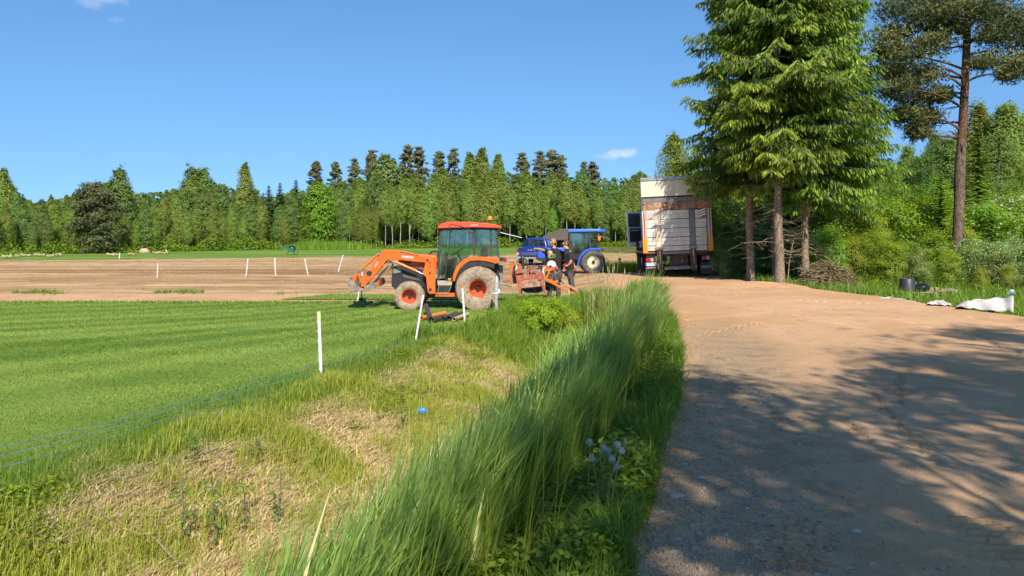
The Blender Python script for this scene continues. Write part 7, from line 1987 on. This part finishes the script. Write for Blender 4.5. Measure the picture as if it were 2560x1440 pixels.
# white sheets of cloth showing along the road edge
def sheet(label, pts, fold=.02, back=.25):
    """pts: (px, py bottom, py top, D) along the sheet"""
    n = 40; P = np.array(pts, float); s = np.linspace(0, 1, len(P)); t = np.linspace(0, 1, n)
    px = np.interp(t, s, P[:, 0]); pb = np.interp(t, s, P[:, 1]); pt_ = np.interp(t, s, P[:, 2]); D = np.interp(t, s, P[:, 3])
    V = []; m = 9
    for j in range(m):
        f = j / (m - 1); DD_ = D + back * f * np.minimum(1, (pb - pt_) / 14) + fold * np.sin(t * 17 + f * 2.2) + fold * 1.4 * np.sin(t * 7.3 - f * 4)
        py = pb + (pt_ - pb) * f
        V.append(np.stack([(px - 1280) / FPX * DD_, DD_, CAMZ - (py - HORIZ) / FPX * D + .4 * fold * np.sin(t * 23 + f * 5)], -1))
    V.append(V[-1] + np.array([.02, .18, -.22]))                       # the back of the fold, into the grass
    m += 1
    V = np.stack(V, 0).reshape(-1, 3); i = np.arange((m - 1) * (n - 1)); r_ = i // (n - 1); k = i % (n - 1); q = r_ * n + k
    o = npmesh('white_sheet', V, np.stack([q, q + 1, q + n + 1, q + n], -1), M['sheet'], smooth=True)
    sl = o.modifiers.new('thickness', 'SOLIDIFY'); sl.thickness = .006
    tag(o, label, 'sheet', 'white cloth pieces along the road edge')
sheet('big white cloth sheet sticking up at the road edge, below the blue rubbish', [(2392, 768, 764, 15.6), (2420, 770, 752, 15.5), (2440, 772, 751, 15.5), (2480, 776, 748, 15.4), (2510, 779, 747, 15.4), (2534, 782, 742, 15.3)], .035)
sheet('folded white cloth hump just before the big white sheet', [(2318, 760, 757, 16.4), (2338, 761, 752, 16.4), (2356, 762, 752, 16.3), (2378, 764, 760, 16.2)], .015)
sheet('low white cloth hump in front of the black tub', [(2196, 748, 746, 18.3), (2222, 749, 742, 18.3), (2250, 753, 747, 18.0), (2290, 757, 754, 17.6)], .015)
sheet('thin white cloth strip past the brush pile', [(2122, 740, 739, 19.6), (2140, 742, 739, 19.5), (2168, 746, 743, 19.0), (2192, 748, 746, 18.6)], .01)
sheet('white cloth scrap on the sand hump before the nearest spruce', [(1836, 713, 712, 23.0), (1856, 712, 706, 23.2), (1868, 711, 705, 23.2), (1880, 711, 709, 23.1)], .012)
sheet('small white scrap in the shade beside the truck', [(1782, 699, 698, 26.6), (1792, 700, 696, 26.6), (1804, 701, 699, 26.5)], .01)
p = Vector((U(2528, 722, 22.4).x, 22.4, gz(U(2528, 722, 22.4).x, 22.4)))
o = empty('rubbish_bag', p, 'pale blue rubbish in the tall grass at the picture edge', 'rubbish')
MB().ball(p + Vector((0, 0, .22)), .085, 12, 8, (1.5, .9, .7), .28).build('bag', pbr('pale_blue_film', (.20, .36, .60), .4, 0, .15), o, 30); MB().ball(p + Vector((.03, 0, .29)), .05, 10, 7, (1.1, .8, .7), .3).build('paper', M['white'], o, 30)

# brush pile beside the spruces
p = Vector((U(2066, 700, 24.4).x, 24.4, 0)); p.z = gz(p.x, p.y)
BP = empty('brush_pile', p, 'pile of cut dry spruce brush at the foot of the outermost spruce', 'brush pile')
b = MB()
for k in range(330):
    a = random.random() * 6.28; rr = .95 * random.random() ** .6; h = .85 * (1 - (rr / 1.05) ** 1.8) * random.random() ** .5
    c = p + Vector((rr * math.cos(a), rr * .75 * math.sin(a), h)); d = Vector((random.gauss(.5, .8), random.gauss(0, .6), random.gauss(0, .28))).normalized(); L = random.uniform(.25, .8)
    b.tube([c - d * L / 2, c + Vector((0, 0, random.uniform(0, .06))), c + d * L / 2 - Vector((0, 0, .06))], [random.uniform(.006, .018), .008, .003], 4, False)
b.build('twigs', M['twig'], BP, 0)['kind'] = 'stuff'
n = 9000
a = unif(0, 6.28, n); rr = 1.02 * rng.random(n) ** .55; hh = .84 * np.clip(1 - (rr / 1.06) ** 1.8, 0, 1) * rng.random(n) ** .35
c = np.stack([rr * np.cos(a), rr * .75 * np.sin(a), hh], -1)
V, F, t = leafmesh('c', c, unif(.07, .16, n), .022, unif(0, 1, n), .1, .8); x = npmesh('dry_sprays', V, F, M['brush'], BP, col=t); x['kind'] = 'stuff'
BP.scale = (1.12, 1.0, 1.28)
b = MB(); q = hit(1968, 716); b.tube([q, q + Vector((.08, .05, .7)), q + Vector((.22, .1, 1.35))], [.016, .013, .008], 6)
for k in range(14):
    f = .45 + .55 * random.random(); s_ = q + Vector((.22 * f * f, .1 * f, 1.35 * f)); b.tube([s_, s_ + Vector((random.uniform(-.3, .3), random.uniform(-.2, .2), random.uniform(-.1, .2)))], [.006, .002], 4, False)
o = b.build('dead_sapling', M['twig'], smooth=50); tag(o, 'thin dead sapling leaning before the thickest spruce trunk', 'sapling')

# stones on the road
for (px, py, r, lab, m) in [(1692, 1248, .045, 'flat white stone at the gravel edge', 'stone_white'), (1941, 1184, .024, 'small pale stone lying alone on the shaded road', 'stone'), (1654, 1288, .016, 'rounded pale pebble below the flat white stone', 'stone_white'), (2142, 1335, .026, 'flat pale stone at the lower road, right of the tyre marks', 'stone_white'), (2354, 1431, .024, 'pale stone at the bottom edge of the road', 'stone'), (1690, 1360, .034, 'grey stone among the gravel below the white pebble', 'stone'), (1885, 1346, .014, 'dark small stone in the orange patch of sand', 'stone'), (1686, 1396, .030, 'flat grey stone nearest the bottom corner of the gravel', 'stone'), (1752, 1200, .026, 'pale stone in the gravel above the flat white stone', 'stone_white'), (1712, 1162, .022, 'twin pebble at the edge of the orange sand', 'stone_white')]:
    q = hit(px, py); q.z += float(road_dz(np.array(q.x), np.array(q.y))) + .008
    rock('stone', q, r * .72, M[m], lab, 'stone', 'stones on the road', (1.4, 1, .5), .24, 9)

# dandelion clocks at the road edge
def dandelion(px, py, D, r, bx, label, full=True):
    h = U(px, py, D); g = Vector((bx, D + .03, gz(bx, D + .03)))
    o = empty('dandelion', g, label, 'dandelion', 'dandelions gone to seed at the road edge')
    b = MB(); b.tube([g, g.lerp(h, .5) + Vector((random.uniform(-.02, .02), 0, .02)), h], [.003, .0025, .002], 5, False); b.build('stem', M['stem'], o)
    MB().ball(h, .006, 8, 6).build('core', M['seedhead'], o)
    n = 150 if full else 45; d = randdir(n)
    if not full: d[:, 2] = np.abs(d[:, 2]); d = nrm(d)
    c = d * (r * .78); o0 = np.array(list(h - g))
    t = nrm(np.cross(d, randdir(n))); s = nrm(np.cross(d, t)); L = r * .42
    V1, F1 = rhombs(o0 + d * r * .92, t, s, np.full(n, L), np.full(n, L * .22)); V2, F2 = rhombs(o0 + d * r * .92, s, t, np.full(n, L), np.full(n, L * .22))
    V3, F3 = rhombs(o0 + d * r * .5, d, t, np.full(n, r * .9), np.full(n, r * .03))
    x = npmesh('seed_head', np.concatenate([V1, V2, V3]), np.concatenate([F1, F2 + len(V1), F3 + 2 * len(V1)]), M['fluff'], o); x['kind'] = 'stuff'
for i, (px, py, D, r, lab) in enumerate([(1474, 1107, 4.05, .023, 'dandelion clock standing apart at the side of the clump'), (1511, 1120, 4.10, .022, 'upper middle dandelion clock of the clump'), (1521, 1126, 4.18, .019, 'dandelion clock tucked behind the upper middle one'), (1543, 1112, 4.12, .022, 'highest dandelion clock over the gravel side'), (1553, 1127, 4.02, .021, 'dandelion clock just under the highest gravel side one'), (1480, 1146, 4.0, .021, 'lower dandelion clock below the one standing apart'), (1500, 1132, 4.08, .016, 'small half open dandelion in the middle'), (1530, 1148, 3.98, .022, 'front dandelion clock, largest of the clump'), (1543, 1167, 3.95, .019, 'lowest dandelion clock over the shaded grass'), (1564, 1106, 4.2, .014, 'sparse dandelion head nearest the gravel')]):
    dandelion(px, py, D, r, .47 + .05 * random.uniform(-1, 1), lab, 'sparse' not in lab and 'half' not in lab)

# leafy things on the bank
def sapling(px, py, H, nl, label, leaf=.045, mat=M['sapling_leaf']):
    q = hit(px, py); o = empty('sapling', q, label, 'sapling', 'saplings on the ditch bank')
    b = MB(); e = Vector((random.uniform(-.05, .08), random.uniform(-.03, .03), H)); b.tube([q, q + e * .5 + Vector((.015, 0, 0)), q + e], [.006, .005, .002], 5, False); b.build('stem', M['bark_grey'], o)
    f = rng.random(nl) ** .8; a = unif(0, 6.28, nl); rr = unif(.02, .09, nl)
    c = np.stack([e.x * f + rr * np.cos(a), e.y * f + rr * np.sin(a), H * (.12 + .88 * f)], -1)
    t = nrm(np.stack([np.cos(a), np.sin(a), unif(-.6, .5, nl)], -1)); s = nrm(np.cross(t, np.array([[0, 0, 1.0]]) + rng.normal(0, .3, (nl, 3))))
    V, F = rhombs(c, t, s, leaf * rng.uniform(.7, 1.3, nl), np.full(nl, leaf * .72)); npmesh('leaves', V, F, mat, o, col=np.repeat(unif(0, 1, nl), 4))
for a in [(536, 1392, .62, 46, 'leafy sapling stem on the bank, tallest of the three in a row'), (452, 1370, .50, 34, 'leafy sapling at the near end of the three on the bank'), (612, 1350, .55, 40, 'leafy sapling on the bank beside the reeds'), (690, 1330, .52, 30, 'thin leafy sapling closest to the reed blades'), (478, 1165, .34, 24, 'small sapling under the fence cords'), (632, 1160, .34, 26, 'dark leafed seedling high on the bank'), (1000, 1078, .30, 40, 'bushy dark seedling next to the blue scrap')]: sapling(*a)
def low_leaves(name, n, fn, size, mat, label, hmax=.2):
    x, y, h = fn(n); z = ground(x, y) + h
    V, F, t = leafmesh('c', np.stack([x, y, z], -1), size * rng.uniform(.7, 1.4, len(x)), size * .62, unif(0, 1, len(x)), .05, .9)
    o = npmesh(name, V, F, mat, col=t); tag(o, label, 'weeds', kind='stuff')
def bank_top(n):
    y = 4.6 + 15.5 * rng.random(n); x = lawn_edge(y) + .25 + .35 * np.exp(-((y - 17.5) / 1.8) ** 4) + 1.15 * rng.random(n) ** 1.4
    d = fbm(x * .8, y * .8, 301); kp = d > np.interp(y, [4, 7, 8, 12, 14, 20], [.42, .46, .58, .58, .44, .36])
    x, y, d = x[kp], y[kp], d[kp]; return x, y, rng.random(len(x)) * (.05 + .5 * (d - .4).clip(0, .4))
low_leaves('bank_weeds', 60000, bank_top, .040, M['weed_leaf'], 'lime green leafy weeds along the top of the bank')
def verge_w(n):
    y = 2.2 + 13 * rng.random(n) ** 1.2; x = road_left(y) - .95 * rng.random(n) ** 1.2 + .04; d = fbm(x * 1.3, y * 1.3, 311); kp = d > .46; return x[kp], y[kp], rng.random(kp.sum()) * (.10 + .55 * np.clip(d[kp] - .42, 0, 1) * 2) * np.clip((road_left(y[kp]) - x[kp]) * 4 + .3, 0, 1)
low_leaves('verge_weeds', 34000, verge_w, .045, M['shrub_leaf'], 'leafy weeds between reeds and gravel')
NB = shrub(1.0, .72, M['weed_leaf'], M['stem'], 11000, .042, 80)
for (px, D, H, sx, lab) in [(1365, 17.6, .98, 1.0, 'lush bright green weed bush at the end of the ditch'), (1318, 18.6, .62, 1.0, 'lower bright bush beside the lush weed bush'), (1425, 17.2, .70, .9, 'bright bush spilling towards the sandy yard')]:
    x = (px - 1280) / FPX * D; plant_tree('weed_bush', NB, (x, D, gz(x, D) - .05), H, random.random() * 6, lab, 'bush', 'bright weed bushes at the ditch end', sx)
# seeding grass stalks over the ditch end
b = MB()
for k in range(34):
    D = random.uniform(15.2, 17.4); x = U(1500 + random.gauss(0, 26), 0, D).x; g = Vector((x, D, gz(x, D))); H = random.uniform(.75, 1.15)
    e = g + Vector((random.uniform(-.05, .22), 0, H)); b.tube([g, g.lerp(e, .5) + Vector((-.02, 0, .03)), e], [.005, .004, .003], 4, False)
    b.tube([e, e.lerp(g, -.06), e + (e - g).normalized() * .16], [.004, .014, .003], 5, False)
o = b.build('seeding_grass', M['seedhead'], smooth=0); tag(o, 'thin seeding grass stalks at the end of the ditch', 'grass', kind='stuff')
# blue scrap on a bent stick, and a dry stick on the bank
q = hit(1058, 1062); o = empty('blue_scrap', q, 'bright blue plastic scrap caught on the bank', 'plastic scrap')
b = MB(); b.ball(q + Vector((-.015, 0, .17)), .048, 14, 8, (1.25, .5, .85), .10); b.build('cap', M['blue_plastic'], o, 40); MB().tube([q, q + Vector((.02, 0, .07)), q + Vector((-.01, 0, .15))], .005, 5).build('stalk', M['cord_blue'], o)
q0, q1 = hit(325, 1335), hit(452, 1440); b = MB(); b.tube([q0 + Vector((0, 0, .06)), q0.lerp(q1, .5) + Vector((0, 0, .10)), q1 + Vector((0, 0, .05))], [.006, .008, .009], 6); o = b.build('dry_stick', M['twig'], smooth=60); tag(o, 'long dry stick lying on the bank near the bottom edge', 'stick')
